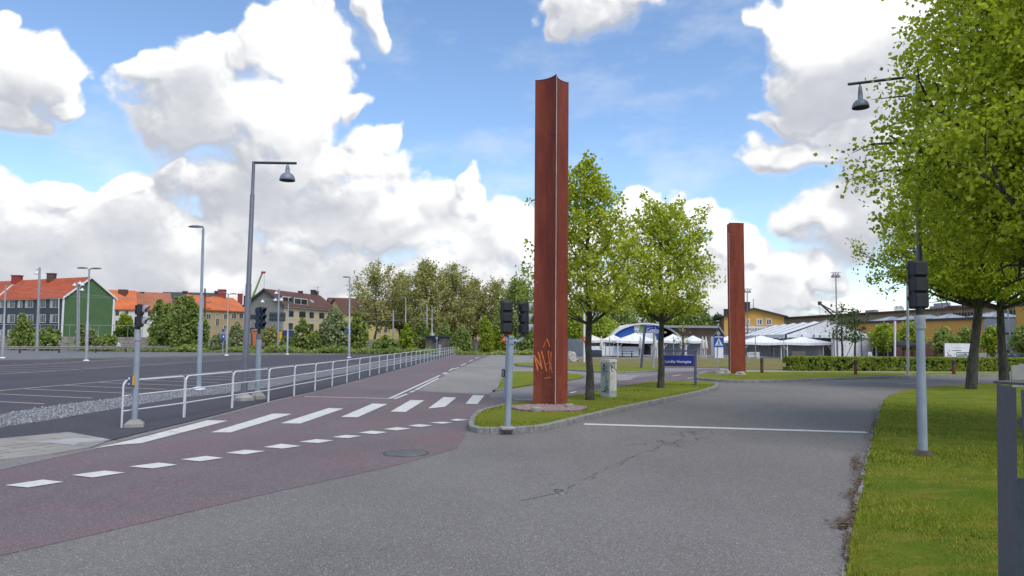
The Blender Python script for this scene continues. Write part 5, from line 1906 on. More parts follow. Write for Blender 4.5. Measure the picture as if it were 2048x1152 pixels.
def cobra(name, label, bx_, by_, tx, ty, heads, z0=0.0, rp=.06, m='pole', group='car park lamps', foot=True, extra=None, cap=None):
    q = G(bx_, by_, z0)
    t = thing(name, label, 'street lamp', (q.x, q.y, z0), group)
    T = P(tx, ty, q.y)
    zm = z0 + (T.z - z0) * .42
    xm = q.x + (T.x - q.x) * .42
    MB().tube([(q.x, q.y, z0 - .02), (xm, q.y, zm), (xm, q.y, zm + .04), (T.x, q.y, T.z)], [rp * 1.2, rp * 1.1, rp * .8, rp * .62], 12).build('pole', M[m], t)
    for (hx, hy, hw) in heads:
        Hh = P(hx, hy, q.y)
        wv = hw * q.y / F
        sgn = 1 if hx > tx else -1
        MB().tube([(T.x, q.y, T.z - .02), ((T.x * .5 + (Hh.x - sgn * wv / 2) * .5), q.y, T.z + .02), (Hh.x - sgn * wv * .45, q.y, Hh.z)], rp * .5, 8).build('arm', M[m], t)
        vs, fs = [], []
        n = 8
        prof = [(-.5, .25), (-.42, .62), (-.1, 1.0), (.25, .95), (.46, .6), (.5, .2)]
        for (u_, r_) in prof:
            for k in range(n):
                a = 2 * math.pi * k / n
                zz = math.sin(a)
                vs.append((Hh.x + u_ * wv * sgn, q.y + math.cos(a) * r_ * wv * .17, Hh.z + (zz * .12 if zz > 0 else zz * .05) * wv * r_ + abs(u_) * .0))
        for i in range(len(prof) - 1):
            for k in range(n):
                fs.append((i * n + k, i * n + (k + 1) % n, i * n + n + (k + 1) % n, i * n + n + k))
        fs += [tuple(range(n)), tuple(range(len(vs) - n, len(vs)))]
        MB().add(vs, fs, True).build('lamp_head', M['lamp_grey'], t)
    if foot:
        MB().lathe((q.x, q.y, z0), [(.24, -.02), (.22, .08), (.08, .12)], 10).build('footing', M['white'], t)
    return t


cobra('street_lamp', 'lone single-arm lamp rising left of the tall pendant lamp', 397.5, 779.5, 406.5, 459, [(392, 454, 31)], Zp, .075, 'pole')
cobra('street_lamp', 'double-headed car park lamp in front of the green gable', 172.5, 722, 178.5, 539, [(165, 536.5, 22), (192, 537.5, 22)], 0, .10, 'galv')
cobra('street_lamp', 'short single-head lamp at the left end of the car park', 5, 716.5, 11.5, 569, [(15, 567.5, 13)], 0, .09, 'galv')
tl_ = cobra('street_lamp', 'single-head lamp with a small blue sign, right of the willow bush', 698, 716, 699.5, 556.5, [(693, 554.5, 16)], 0, .11, 'galv')
q = G(698, 716)
c_ = P(694.5, 662.5, q.y)
MB().box((c_.x, q.y - .1, c_.z), (.34, .04, .42)).build('sign_plate', M['meter_blue'], tl_)
cobra('street_lamp', 'thin double-arm lamp above the blue parking meter', 453, 711, 456.5, 588.5, [(446, 585.5, 14), (467, 588, 14)], 0, .09, 'galv')
cobra('street_lamp', 'thin lamp in front of the cream house front', 574.5, 709, 577, 607, [(580, 606, 9)], 0, .10, 'galv')
cobra('street_lamp', 'lamp left of the stone hut with its head to the left', 811, 704.5, 811.5, 596, [(805, 594, 9)], 0, .12, 'galv')
cobra('street_lamp', 'lamp right in front of the stone hut', 864, 702, 864, 612.5, [(860, 611.5, 8)], 0, .12, 'galv')
# lamps with hanging white bells farther back
q = P(76, 640, 96)
t = thing('street_lamp', 'tall thick mast with one white bell lamp in front of the grey-blue house', 'street lamp', (q.x, 96, 0), 'white bell lamps along the railway')
MB().tube([(P(74, 700, 96).x, 96, 0), (P(79.5, 535, 96).x, 96, P(79, 535, 96).z)], [.20, .12], 10).build('pole', M['galv'], t)
c_ = P(73, 548.5, 96)
MB().tube([(P(79, 540, 96).x, 96, P(79, 539.5, 96).z), (c_.x - .1, 96, P(72, 539, 96).z)], .05, 8).build('arm', M['galv'], t)
shade(t, (c_.x, 96, c_.z), .30, .55, 'lamp_white')
q = P(155, 640, 98)
t = thing('street_lamp', 'twin mast with a cluster of four white bell lamps before the green gable', 'street lamp', (q.x, 98, 0), 'white bell lamps along the railway')
for x_, yt in ((155.3, 563), (158.6, 569)):
    MB().tube([(P(x_ - .8, 700, 98).x, 98, 0), (P(x_, yt, 98).x, 98, P(x_, yt, 98).z)], .10, 8).build('pole', M['galv'], t)
for x_, y_ in ((149, 572), (160, 569), (164.5, 571.5), (164, 581.5)):
    c_ = P(x_, y_, 98)
    MB().tube([(P(157, 570, 98).x, 98, c_.z + .42), (c_.x, 98, c_.z + .45), (c_.x, 98, c_.z + .3)], .035, 6).build('arm', M['galv'], t)
    shade(t, (c_.x, 98, c_.z), .27, .45, 'lamp_white')
q = P(557, 640, 99)
t = thing('street_lamp', 'mast with white bell lamps standing before the grey gable', 'street lamp', (q.x, 99, 0), 'white bell lamps along the railway')
MB().tube([(P(555.5, 700, 99).x, 99, 0), (P(558, 578.5, 99).x, 99, P(558, 578.5, 99).z)], .12, 8).build('pole', M['galv'], t)
for x_, y_ in ((552.5, 588), (550.5, 602), (562.5, 601.5), (525, 605)):
    c_ = P(x_, y_, 99)
    MB().tube([(P(557.5, y_ - 6, 99).x, 99, c_.z + .40), (c_.x, 99, c_.z + .42), (c_.x, 99, c_.z + .3)], .035, 6).build('arm', M['galv'], t)
    shade(t, (c_.x, 99, c_.z), .26, .42, 'lamp_white')
q = P(783, 640, 108)
for i, (x_, yt, Y_, lab) in enumerate(((786.5, 621, 112, 'plain grey mast before the yellow apartment house'), (854, 612, 112, 'plain grey mast behind the stone hut lamp'), (962, 634, 125, 'plain grey mast before the beige house among the trees'), (410, 577, 108, 'dark wooden catenary mast at the dark roof'))):
    a = P(x_, 690, Y_)
    MBt = MB().tube([(a.x, Y_, 0), (P(x_, yt, Y_).x, Y_, P(x_, yt, Y_).z)], .12, 8)
    if i == 3:
        for zz in (1.2, 2.0, 2.9):
            MBt.box((a.x + .25, Y_, P(x_, yt, Y_).z - zz), (.9, .07, .09))
    tag(MBt.build('mast', M['galv'] if i < 3 else M['post_dark']), lab, 'mast', 'masts along the railway')
# overhead wires
for i, (x0, y0, x1, y1, Y_, lab) in enumerate(((-20, 564, 420, 606, 107, 'highest thin overhead wire crossing the orange roof'), (-20, 578, 430, 600, 110, 'lower thin overhead wire crossing the green gable'), (410, 606, 785, 627, 110, 'thin wire from the dark mast to the masts by the yellow house'), (560, 638, 900, 634, 113, 'thin wire low across the yellow apartment house'))):
    A, B_ = P(x0, y0, Y_), P(x1, y1, Y_)
    pts = [A.lerp(B_, f / 16) - Vector((0, 0, .5 * math.sin(math.pi * f / 16))) for f in range(17)]
    tag(MB().tube(pts, .018, 4).build('overhead_wire', M['galv']), lab, 'wire', 'overhead wires')
# right-hand lamps
for (bx_, by_, tx, ty, w_, nm, lab) in ((1675, 719, 1671.5, 545, 9, 'galv', 'tall thin twin-bell lamp rising behind the big white tent'), (1495, 719, 1494.5, 578, 5, 'lamp_grey', 'twin-bell lamp peeping out right of the second rusty pillar')):
    q = G(bx_, by_)
    Y_ = q.y + (40 if bx_ < 1600 else 3)
    T = P(tx, ty, Y_)
    t = thing('street_lamp', lab, 'street lamp', (T.x, Y_, 0), 'twin-bell lamps over the tents')
    MB().tube([(P(bx_, by_, Y_).x, Y_, 0), (T.x, Y_, T.z)], [.12, .07], 10).build('pole', M[nm], t)
    wv = 10 * Y_ / F
    MB().tube([(T.x - wv, Y_, T.z - .05), (T.x, Y_, T.z + .03), (T.x + wv, Y_, T.z - .05)], .05, 8).build('arm', M[nm], t)
    for s_ in (-1, 1):
        MB().lathe((T.x + s_ * wv * .45, Y_, T.z - .62), [(.30, 0), (.28, .18), (.12, .34), (.10, .5)], 12).build('lamp_shade', M['lamp_shade'], t)
q = G(1815.5, 749, .12)
t = thing('flag_pole', 'plain thin grey pole on the grass strip, left of the lawn signal', 'pole', (q.x, q.y, .1))
MB().tube([(q.x, q.y, 0), (P(1815, 560, q.y).x, q.y, P(1815, 560, q.y).z), (P(1812, 420, q.y).x, q.y, P(1812, 420, q.y).z)], [.085, .07, .045], 14).build('pole', M['galv'], t)
MB().lathe((q.x, q.y, .1), [(.2, 0), (.2, .03), (.14, .04)], 12).build('base_plate', M['galv'], t)
q = G(2025, 720)
t = thing('flag_pole', 'leaning light grey mast right of the mossy trunk', 'pole', (q.x, q.y, 0))
MB().tube([(q.x, q.y, 0), (P(2020, 670, q.y).x, q.y, P(2020, 670, q.y).z), (P(2012, 590, q.y).x, q.y, P(2012, 590, q.y).z)], [.12, .11, .08], 12).build('pole', M['galv'], t)
MB().lathe((q.x, q.y, 0), [(.24, 0), (.24, .05), (.17, .06)], 12).build('base_plate', M['galv'], t)

# ---- parking meter, cabinets, signs
q = G(453, 708)
c_ = P(453, 671, q.y)
t = thing('parking_meter', 'blue parking meter sign stack at the far edge of the car park', 'parking meter', (c_.x, q.y - 1, 0))
MB().tube([(c_.x, q.y - 1, 0), (c_.x, q.y - 1, P(453, 658, q.y - 1).z)], .06, 8).build('post', M['galv'], t)
MB().box((c_.x, q.y - 1.06, P(453, 675, q.y).z), (.42, .12, .85), 0, .03).build('housing', M['meter_blue'], t)
MB().box((c_.x - .02, q.y - 1.06, P(453, 661, q.y).z), (.30, .10, .30), 0, .02).build('sign_plate', M['meter_blue'], t)
MB().box((c_.x + .06, q.y - 1.13, P(453, 673, q.y).z), (.16, .01, .22)).build('display', M['sign_white'], t)

# graffiti cabinet
q = G(1218.5, 796, KH - .02)
yb = q.y
x0, xc, x1 = P(1201.5, 750, yb + .28).x, P(1219, 750, yb).x, P(1233.5, 750, yb + .24).x
zt = P(1219, 719, yb).z
t = thing('utility_cabinet', 'tall grey-white utility cabinet covered in dark tags, between the two young trees', 'utility cabinet', (xc, yb, .1))
fl, fc_, fr = (x0, yb + .30), (xc, yb), (x1, yb + .26)
bk = (x0 + x1 - xc, yb + .56)
body = MB().prism([fl, fc_, fr, bk], .3, zt - .1)
body.build('body', M['cabinet'], t)
def grow(k):
    cx_, cy_ = (fl[0] + fr[0]) / 2, (fl[1] + fr[1]) / 2
    return [(cx_ + (p_[0] - cx_) * k, cy_ + (p_[1] - cy_) * k) for p_ in (fl, fc_, fr, bk)]
MB().prism(grow(1.06), zt - .10, zt - .02).prism(grow(.98), zt - .02, zt).build('roof_cap', M['cream'], t)
MB().prism(grow(.985), .02, .30).build('plinth', M['cabinet'], t)
# lighter right side sheet
def wallpt(A, B_, f, z, off):
    d = Vector((B_[0] - A[0], B_[1] - A[1]))
    n = Vector((d.y, -d.x)).normalized()
    return (A[0] + d.x * f + n.x * off, A[1] + d.y * f + n.y * off, z)
def wallsheet(A, B_, f0, f1, z0, z1, off, nm, m, t, th=.004):
    mb = MB().add([wallpt(A, B_, f0, z0, off), wallpt(A, B_, f1, z0, off), wallpt(A, B_, f1, z1, off), wallpt(A, B_, f0, z1, off), wallpt(A, B_, f0, z0, off - th), wallpt(A, B_, f1, z0, off - th), wallpt(A, B_, f1, z1, off - th), wallpt(A, B_, f0, z1, off - th)],
                  [(0, 1, 2, 3), (7, 6, 5, 4), (0, 4, 5, 1), (1, 5, 6, 2), (2, 6, 7, 3), (3, 7, 4, 0)])
    return mb.build(nm, m, t)
wallsheet(fc_, fr, .06, .94, .34, zt - .13, .008, 'door', M['cream'], t)
wallsheet(fl, fc_, .06, .94, .34, zt - .13, .006, 'door', M['cabinet'], t)
wallsheet(fl, fc_, .10, .92, .295, .315, .012, 'vent_slot', M['black'], t)
tg = MB()
def cab(A, B_, x, y, xa, xb):
    z = P(1190 + x / 11.52, 700 + y / 11.52, yb).z
    return Vector(wallpt(A, B_, (x - xa) / (xb - xa), z, .012))
for st_, w_ in (([(350, 320), (362, 400), (372, 480)], .028), ([(352, 310), (380, 400), (392, 420), (388, 290)], .024), ([(380, 415), (420, 410)], .02), ([(418, 290), (424, 350), (430, 440)], .026), ([(420, 280), (450, 300), (455, 360), (432, 410), (465, 450), (490, 505)], .024), ([(392, 498), (418, 490)], .026)):
    ribbon(tg, [cab(fc_, fr, x, y, 332, 500) for x, y in st_], w_)
tg.build('black_tag', M['black'], t, fix=False)
tg = MB()
for st_, w_ in (([(195, 385), (210, 320), (235, 350), (190, 390)], .02), ([(240, 365), (205, 400)], .02), ([(160, 420), (200, 450), (270, 390)], .02), ([(205, 410), (215, 470), (270, 435)], .018), ([(180, 500), (215, 480), (260, 505), (300, 490)], .026), ([(170, 520), (200, 550), (235, 535), (185, 610)], .018),
                ([(250, 600), (262, 650), (300, 715)], .022), ([(240, 735), (255, 700)], .014), ([(300, 745), (258, 760), (265, 800), (300, 830), (270, 870), (240, 850)], .024), ([(240, 890), (265, 850), (300, 900), (320, 910)], .026), ([(225, 905), (240, 930), (310, 915)], .03), ([(240, 930), (242, 975)], .05), ([(270, 545), (272, 580)], .014), ([(200, 760), (190, 890)], .010)):
    ribbon(tg, [cab(fl, fc_, x, y, 135, 332) for x, y in st_], w_)
tg.build('teal_tag', M['teal'], t, fix=False)
tg = MB()
r = random.Random(5)
for _ in range(26):
    x, y = r.uniform(360, 440), r.uniform(560, 900)
    ribbon(tg, [cab(fc_, fr, x, y, 332, 500), cab(fc_, fr, x + r.uniform(-22, 22), y + r.uniform(10, 40), 332, 500)], .014)
tg.build('faded_tag', M['pinkspray'], t, fix=False)

# street name board
q = G(1391, 771.5, KH - .02)
yb = q.y
xr, xl = q.x, P(1319, 760, yb + .2).x
zt = P(1391, 703.5, yb).z
t = thing('street_name_board', 'dark blue street name board in a grey-blue frame, right of the second young tree', 'street sign', (q.x, yb, .1))
fw = .095
for X_, nm in ((xr, 'post'), (xl, 'post')):
    MB().box((X_, yb, zt / 2), (fw, fw, zt), 0, .006).build(nm, M['sign_navy'], t)
MB().box(((xr + xl) / 2, yb, zt + .034), (xr - xl + fw * 1.5, fw * 1.1, .07), 0, .006).build('top_beam', M['sign_navy'], t)
b0, b1 = P(1350, 732.5, yb).z, P(1350, 710.5, yb).z
MB().box(((xr + xl) / 2, yb, (b0 + b1) / 2), (xr - xl - fw - .03, .04, b1 - b0), 0, .005).build('board', M['sign_blue'], t)
tx0 = P(1329.5, 725, yb).x
tw = P(1382, 725, yb).x - tx0
lt = text_mesh('lettering', 'Lundby Hamngata', 1.0, (0, 0, 0), (1, 0, 0), (0, 0, 1), M['sign_white'], t, .0, bold=.012, space=1.08)
w0 = max(v.co.x for v in lt.data.vertices)
k_ = tw / w0
for v in lt.data.vertices:
    v.co = Vector((v.co.x * k_ + tx0, yb - .024, v.co.z * k_ * 1.08 + P(1350, 725.3, yb).z))

# direction signs on two leaning posts
q = G(1286, 737, .1)
yb = q.y
t = thing('direction_sign', 'small blue direction signs between two posts on the grass bar, left post leaning', 'road sign', (q.x, yb, .1))
MB().tube([(P(1282, 736, yb).x, yb, .05), (P(1290, 651, yb).x, yb, P(1290, 651, yb).z)], .085, 10).build('post', M['sign_navy'], t)
MB().tube([(P(1306, 740, yb).x, yb, .0), (P(1309, 653, yb).x, yb, P(1309, 653, yb).z)], .075, 10).build('post', M['galv'], t)
for y0, y1 in ((652, 655.2), (656, 666)):
    a, c = P(1290.5, y1, yb), P(1309.5, y0, yb)
    pb = MB().box(((a.x + c.x) / 2, yb - .09, (a.z + c.z) / 2), (c.x - a.x, .05, c.z - a.z)).build('sign_plate', M['sign_blue'], t)
for y_, x_, w_ in ((660.6, 1292, 8), (664.2, 1292, 13)):
    a = P(x_, y_, yb)
    tm_ = text_mesh('lettering', 'Centrum' if w_ == 8 else 'Lindholmen', .32 if w_ == 8 else .30, (a.x, yb - .118, a.z - .08), (1, 0, 0), (0, 0, 1), M['sign_white'], t)
MB().box((P(1306.5, 661, yb).x, yb - .118, P(1307, 661, yb).z), (.14, .004, .1)).build('sign_arrow', M['sign_white'], t)
# grass bar end sign is done; pedestrian crossing sign
q = G(1433, 753, .1)
yb = q.y
t = thing('crossing_sign', 'square blue pedestrian crossing sign on a thin pole left of the second rusty pillar', 'road sign', (q.x, yb, .1))
MB().tube([(q.x, yb, 0), (P(1436, 676, yb).x, yb, P(1436, 676, yb).z)], .035, 10).build('pole', M['galv'], t)
a, c = P(1427, 694, yb), P(1447, 675, yb)
sx_, szz = (a.x + c.x) / 2, (a.z + c.z) / 2
S_ = (c.x - a.x)
MB().box((sx_, yb - .05, szz), (S_, .03, S_ * .98), 0, .008).build('sign_board', M['sign_bright'], t)
yy = yb - .068
MB().add([(sx_ - S_ * .40, yy, szz - S_ * .33), (sx_ + S_ * .40, yy, szz - S_ * .33), (sx_, yy, szz + S_ * .42), (sx_ - S_ * .40, yy + .004, szz - S_ * .33), (sx_ + S_ * .40, yy + .004, szz - S_ * .33), (sx_, yy + .004, szz + S_ * .42)],
         [(0, 1, 2), (5, 4, 3), (0, 3, 4, 1), (1, 4, 5, 2), (2, 5, 3, 0)]).build('white_triangle', M['sign_white'], t)
yy -= .004
wk = MB()
for (x0, z0, x1, z1, w_) in ((0, .10, .0, -.08, .085), (0, -.06, -.10, -.25, .05), (0, -.06, .08, -.25, .05), (-.01, .08, -.10, -.03, .035), (.01, .08, .09, -.02, .035), (-.28, -.27, -.18, -.27, .04), (-.10, -.27, -.0, -.27, .04), (.10, -.27, .2, -.27, .04)):
    A, B_ = Vector((sx_ + x0 * S_, yy, szz + z0 * S_)), Vector((sx_ + x1 * S_, yy, szz + z1 * S_))
    d = (B_ - A).normalized()
    n = Vector((-d.z, 0, d.x)) * w_ * S_ / 2
    wk.add([A - n, B_ - n, B_ + n, A + n], [(0, 1, 2, 3)])
wk.add([(sx_ + .05 * S_ * math.cos(k * math.pi / 5), yy, szz + .17 * S_ + .05 * S_ * math.sin(k * math.pi / 5)) for k in range(10)], [tuple(range(10))])
wk.build('walking_figure', M['black'], t)

# rust-red timber bollards
for x_, y_, yt, w_, lab in ((1524, 749, 716, 6.2, 'rust-red wooden bollard in front of the dry meadow, left of the hedge'), (1711.5, 751, 719.5, 6.4, 'rust-red wooden bollard in front of the hedge, below the staked sapling'), (1908, 751, 720, 6.4, 'rust-red wooden bollard in front of the hedge, below the banner')):
    q = G(x_, y_, .06)
    zt = P(x_, yt, q.y).z
    rb = w_ / 2 * q.y / F
    t = thing('bollard', lab, 'bollard', (q.x, q.y, .06), 'wooden bollards along the pavement')
    MB().lathe((q.x, q.y, 0), [(rb, .0), (rb, zt * .72), (rb * .96, zt * .74)], 14).build('shaft', M['wood_rust'], t)
    MB().lathe((q.x, q.y, 0), [(rb * .98, zt * .735), (rb * 1.02, zt * .78), (rb * 1.0, zt * .95), (rb * .75, zt), (.001, zt + .01)], 14).build('cap', M['shed_dark'], t)

# steel cabinet at the frame edge, close to the camera
Yc = 4.4
a = P(1993, 764.5, Yc)
xL, zT = a.x, a.z
t = thing('steel_cabinet', 'dark blue-grey steel cabinet with worn overhanging lid, close at the right frame edge', 'steel cabinet', (xL, Yc - .5, 0))
x2 = P(2036, 800, Yc - .35).x
_s = xL - P(1998, 1361, Yc).x
MB().add([(xL - _s, Yc, 0), (x2 - _s, Yc - .34, 0), (x2 + .02 - _s, Yc - .30, 0), (xL + .03 - _s, Yc + .02, 0), (xL, Yc, zT - .012), (x2, Yc - .34, zT - .012), (x2 + .02, Yc - .30, zT - .012), (xL + .03, Yc + .02, zT - .012)],
         [(3, 2, 1, 0), (4, 5, 6, 7), (0, 1, 5, 4), (1, 2, 6, 5), (2, 3, 7, 6), (3, 0, 4, 7)]).build('side_panel', M['steel_blue'], t)
x3 = P(2041, 800, Yc - .36).x
MB().box((x3 + .15, Yc - .36 - .14, zT / 2 - .01), (.40, .03, zT - .02), -.75).build('front_panel', M['steel_blue'], t)
MB().tube([(x2 + .012, Yc - .355, P(2038, 825, Yc).z), (x2 + .012, Yc - .355, P(2038, 842, Yc).z)], .014, 10).build('hinge', M['steel_blue'], t)
lid = [(xL - .012, Yc + .0), (x2 + .32, Yc - .62), (x2 + .9, Yc + .25), (xL + .62, Yc + .42), (xL + .02, Yc + .06)]
MB().prism(lid, zT - .008, zT + .006).build('lid', M['steel_top'], t)
MB().box((xL + .52, Yc + .26, .6), (.6, .03, 1.15), .1).build('back_panel', M['steel_blue'], t)
# grey concrete barrier standing on the lawn behind it
q = G(2024.5, 774, .06)
_h = P(2024.5, 731.5, q.y).z
t = thing('concrete_barrier', 'pale grey concrete barrier on the lawn behind the steel cabinet', 'barrier', (q.x + 1, q.y, .05))
_c, _d1, _d2 = Vector((q.x, q.y)), Vector((.96, -.28)), Vector((.5, .86))
MB().prism([tuple(_c), tuple(_c + _d1 * 3), tuple(_c + _d1 * 3 + _d2 * .6), tuple(_c + _d2 * .6)], 0, _h).build('front_block', M['slab_light'], t)
_c = _c + _d1 * .35 + _d2 * .62
MB().prism([tuple(_c), tuple(_c + _d1 * 3), tuple(_c + _d1 * 3 + _d2 * .6), tuple(_c + _d2 * .6)], 0, _h + .06).build('rear_block', M['concrete'], t)

# ---------------------------------------------------------------- buildings
TZ = 1.75
sheet('terrain', [(-420, 119.2), (P(940, 680, 119).x, 119.2), (P(940, 680, 119).x + 10, 520), (-900, 520)], TZ, M['field'], 2.2)


def roof_house(name, label, A, B_, C, zb, ze, zr, mw, mg, mr, trim='white', over=.35, group=None, wall_label=None, thick=.25, gable_cut=None):
    """A-B long front, B-C gable (2D points); ridge above the middle of the gable"""
    A, B_, C = Vector(A), Vector(B_), Vector(C)
    D = A + C - B_
    t = thing(name, label, 'building', (B_.x, B_.y, zb), group)
    m1, m2 = (B_ + C) / 2, (A + D) / 2
    mb = MB()
    vs = [(*A, zb), (*B_, zb), (*C, zb), (*D, zb), (*A, ze), (*B_, ze), (*C, ze), (*D, ze)]
    mb.add(vs, [(0, 1, 5, 4), (2, 3, 7, 6)])
    mb.build('front_wall', M[mw], t, fix=False)
    mb = MB().add([(*B_, zb), (*C, zb), (*C, ze), (*m1, zr - .02), (*B_, ze)], [(0, 1, 2, 3, 4)])
    mb.build('gable_wall', M[mg], t, fix=False)
    mb = MB().add([(*A, zb), (*D, zb), (*D, ze), (*m2, zr - .02), (*A, ze)], [(0, 1, 2, 3, 4)])
    mb.build('gable_wall', M[mg], t, fix=False)
    # roof slabs with overhang
    ax = (B_ - A).normalized()
    gx = (C - B_).normalized()
    W2 = (C - B_).length / 2
    sl = (zr - ze) / W2
    e1 = [(*(A - ax * over - gx * over), ze - sl * over), (*(B_ + ax * over - gx * over), ze - sl * over), (*(m1 + ax * over), zr), (*(m2 - ax * over), zr)]
    e2 = [(*(C + ax * over + gx * over), ze - sl * over), (*(D - ax * over + gx * over), ze - sl * over), (*(m2 - ax * over), zr), (*(m1 + ax * over), zr)]
    rf = MB()
    for e in (e1, e2):
        e = [Vector(q) for q in e]
        up = Vector((0, 0, thick))
        rf.add([q for q in e] + [q + up for q in e], [(3, 2, 1, 0), (4, 5, 6, 7), (0, 1, 5, 4), (1, 2, 6, 5), (2, 3, 7, 6), (3, 0, 4, 7)])
    roof = rf.build('roof', M[mr], t)
    if trim:
        tm = MB()
        for s_, q in ((-1, B_), (1, C)):
            a = Vector((*(q + ax * (over + .04) + gx * over * s_), ze - sl * over - .12))
            c = Vector((*(m1 + ax * (over + .04)), zr - .12))
            off = Vector((*ax, 0)) * .12
            up = Vector((0, 0, thick + .22))
            tm.add([a, c, c + up, a + up, a + off, c + off, c + up + off, a + up + off], [(0, 1, 2, 3), (7, 6, 5, 4), (0, 4, 5, 1), (1, 5, 6, 2), (2, 6, 7, 3), (3, 7, 4, 0)])
        tm.build('verge_board', M[trim], t)
        gt = MB().tube([e1[0], e1[1]], .09, 6)
        gt.build('gutter', M['galv'], t)
    return t, roof, (A, B_, C, D)


def window(t, A, B_, x0, x1, y0, y1, mf='white', mg='glass', panes=3, fr=.09, curtain=0, name='window', proud=.06, sill=False):
    s0, za = hit(x0, y0, A, B_)
    s1, zb_ = hit(x1, y1, A, B_)
    A, B_ = Vector(A), Vector(B_)
    if s0 > s1:
        s0, s1 = s1, s0
    d = (B_ - A)
    Lg = d.length
    d.normalize()
    n = Vector((d.y, -d.x))
    if n.dot(Vector((0, 0)) - A) < 0:
        n = -n
    z1, z0 = max(za, zb_), min(za, zb_)
    p0, p1 = A + d * Lg * s0, A + d * Lg * s1
    wd = (p1 - p0).length
    ang = math.atan2(d.y, d.x)
    mb = MB()
    mid = (p0 + p1) / 2 + n * proud / 2
    for q, sx in ((p0, 1), (p1, -1)):
        c = q + d * sx * fr / 2 + n * proud / 2
        mb.box((c.x, c.y, (z0 + z1) / 2), (fr, proud + .02, z1 - z0), ang)
    for z in (z0 + fr / 2, z1 - fr / 2):
        mb.box((mid.x, mid.y, z), (wd - 2 * fr, proud + .016, fr), ang)
    for k in range(1, panes):
        c = p0.lerp(p1, k / panes) + n * proud / 2
        mb.box((c.x, c.y, (z0 + z1) / 2), (fr * .7, proud + .012, z1 - z0 - 2 * fr), ang)
    wn = mb.build(name, M[mf], t)
    c = mid
    MB().box((c.x, c.y, (z0 + z1) / 2), (wd - fr, proud * .8, z1 - z0 - fr), ang).build('pane', M[mg], wn)
    if curtain:
        k = curtain if curtain > 0 else 1 + curtain
        c = (p0.lerp(p1, .5 * (k if curtain > 0 else 1 + k))) + n * (proud * .5)
        c = p0.lerp(p1, (abs(curtain) / 2 if curtain > 0 else 1 - abs(curtain) / 2)) + n * proud * .5
        MB().box((c.x, c.y, (z0 + z1) / 2), (wd * abs(curtain) - fr, proud * .92, z1 - z0 - fr * 1.6), ang).build('curtain', M['curtain'], wn)
    return wn


def chimney(parent, x0, x1, y0, Y, zb, m, nm='chimney', d=None, cap=True):
    a, c = P(x0, y0, Y), P(x1, y0, Y)
    w_ = c.x - a.x
    mb = MB().box(((a.x + c.x) / 2, Y, (a.z + zb) / 2), (w_, d or w_ * .7, a.z - zb))
    if cap:
        mb.box(((a.x + c.x) / 2, Y, a.z - .1), (w_ * 1.15, (d or w_ * .7) * 1.15, .22))
    return mb.build(nm, M[m], parent)


def lineX(A, B_, px_, py_=640):
    s, z = hit(px_, py_, A, B_)
    return Vector(A).lerp(Vector(B_), s), z


# grey-blue and green terrace house
Yb = 168
B_ = Vector((P(125, 640, Yb).x, Yb))
C = Vector((P(228, 640, Yb * 1.03).x, Yb * 1.03))
A = Vector((P(-330, 640, Yb * 1.30).x, Yb * 1.30))
ze, zb = P(125, 594.5, Yb).z, TZ - .1
zr = P(176.5, 553.5, Yb * 1.015).z - .25
t, rf, cs = roof_house('apartment_building', 'long three-storey house with grey-blue front, green gable and orange-red tiled roof', A, B_, C, zb, ze, zr, 'slate', 'green', 'roof_orange', 'white')
for i, (x0, x1, cu) in enumerate(((1, 9, .3), (16, 29.3, .35), (36.5, 44.2, .6), (51.5, 66, .3), (79, 91, .2), (101, 117, .3), (-18, -6, .3), (-40, -28, .3), (-62, -50, .3), (-86, -72, .3))):
    for y0, y1 in ((598.5, 615.3), (629.2, 645.6), (659.5, 675)):
        dy = 0 if x0 > 0 else (x0) * .012
        window(t, A, B_, x0, x1, y0 - dy, y1 - dy, panes=1 if i == 2 else 3, curtain=cu)
MB().tube([(B_.x - .5, B_.y - .3, zb), (B_.x - .9, B_.y - .25, ze - .2)], .09, 6).build('downpipe', M['white'], t)
MB().box((B_.x + .1, B_.y - .12, (zb + ze) / 2), (.42, .12, ze - zb - .1), .1).build('corner_board', M['white'], t)
MB().box((C.x - .1, C.y - .18, (zb + ze) / 2), (.40, .12, ze - zb - .1), .1).build('corner_board', M['white'], t)
mr = (A + cs[3]) / 2
ridgeA, ridgeB = (cs[0] + cs[3]) / 2, (cs[1] + cs[2]) / 2
for x0, x1, y0, m in ((26.5, 42.5, 550.5, 'chim_red'), (96.5, 110.5, 546.5, 'brick_chim')):
    q, _ = lineX(ridgeA, ridgeB, (x0 + x1) / 2)
    chimney(rf, x0, x1, y0, q.y, zr - .5, m)
# fire wall step across the roof
q, _ = lineX(ridgeA, ridgeB, 30)
q2, _ = lineX(A, B_, -12)
MB().slabq((q.x, q.y, zr + .3), (q.x + .5, q.y - .2, zr + .3), (q2.x + .5, q2.y - .6, ze + .1), (q2.x, q2.y - .4, ze + .1), .35).build('parapet_wall', M['whitewall'], rf)


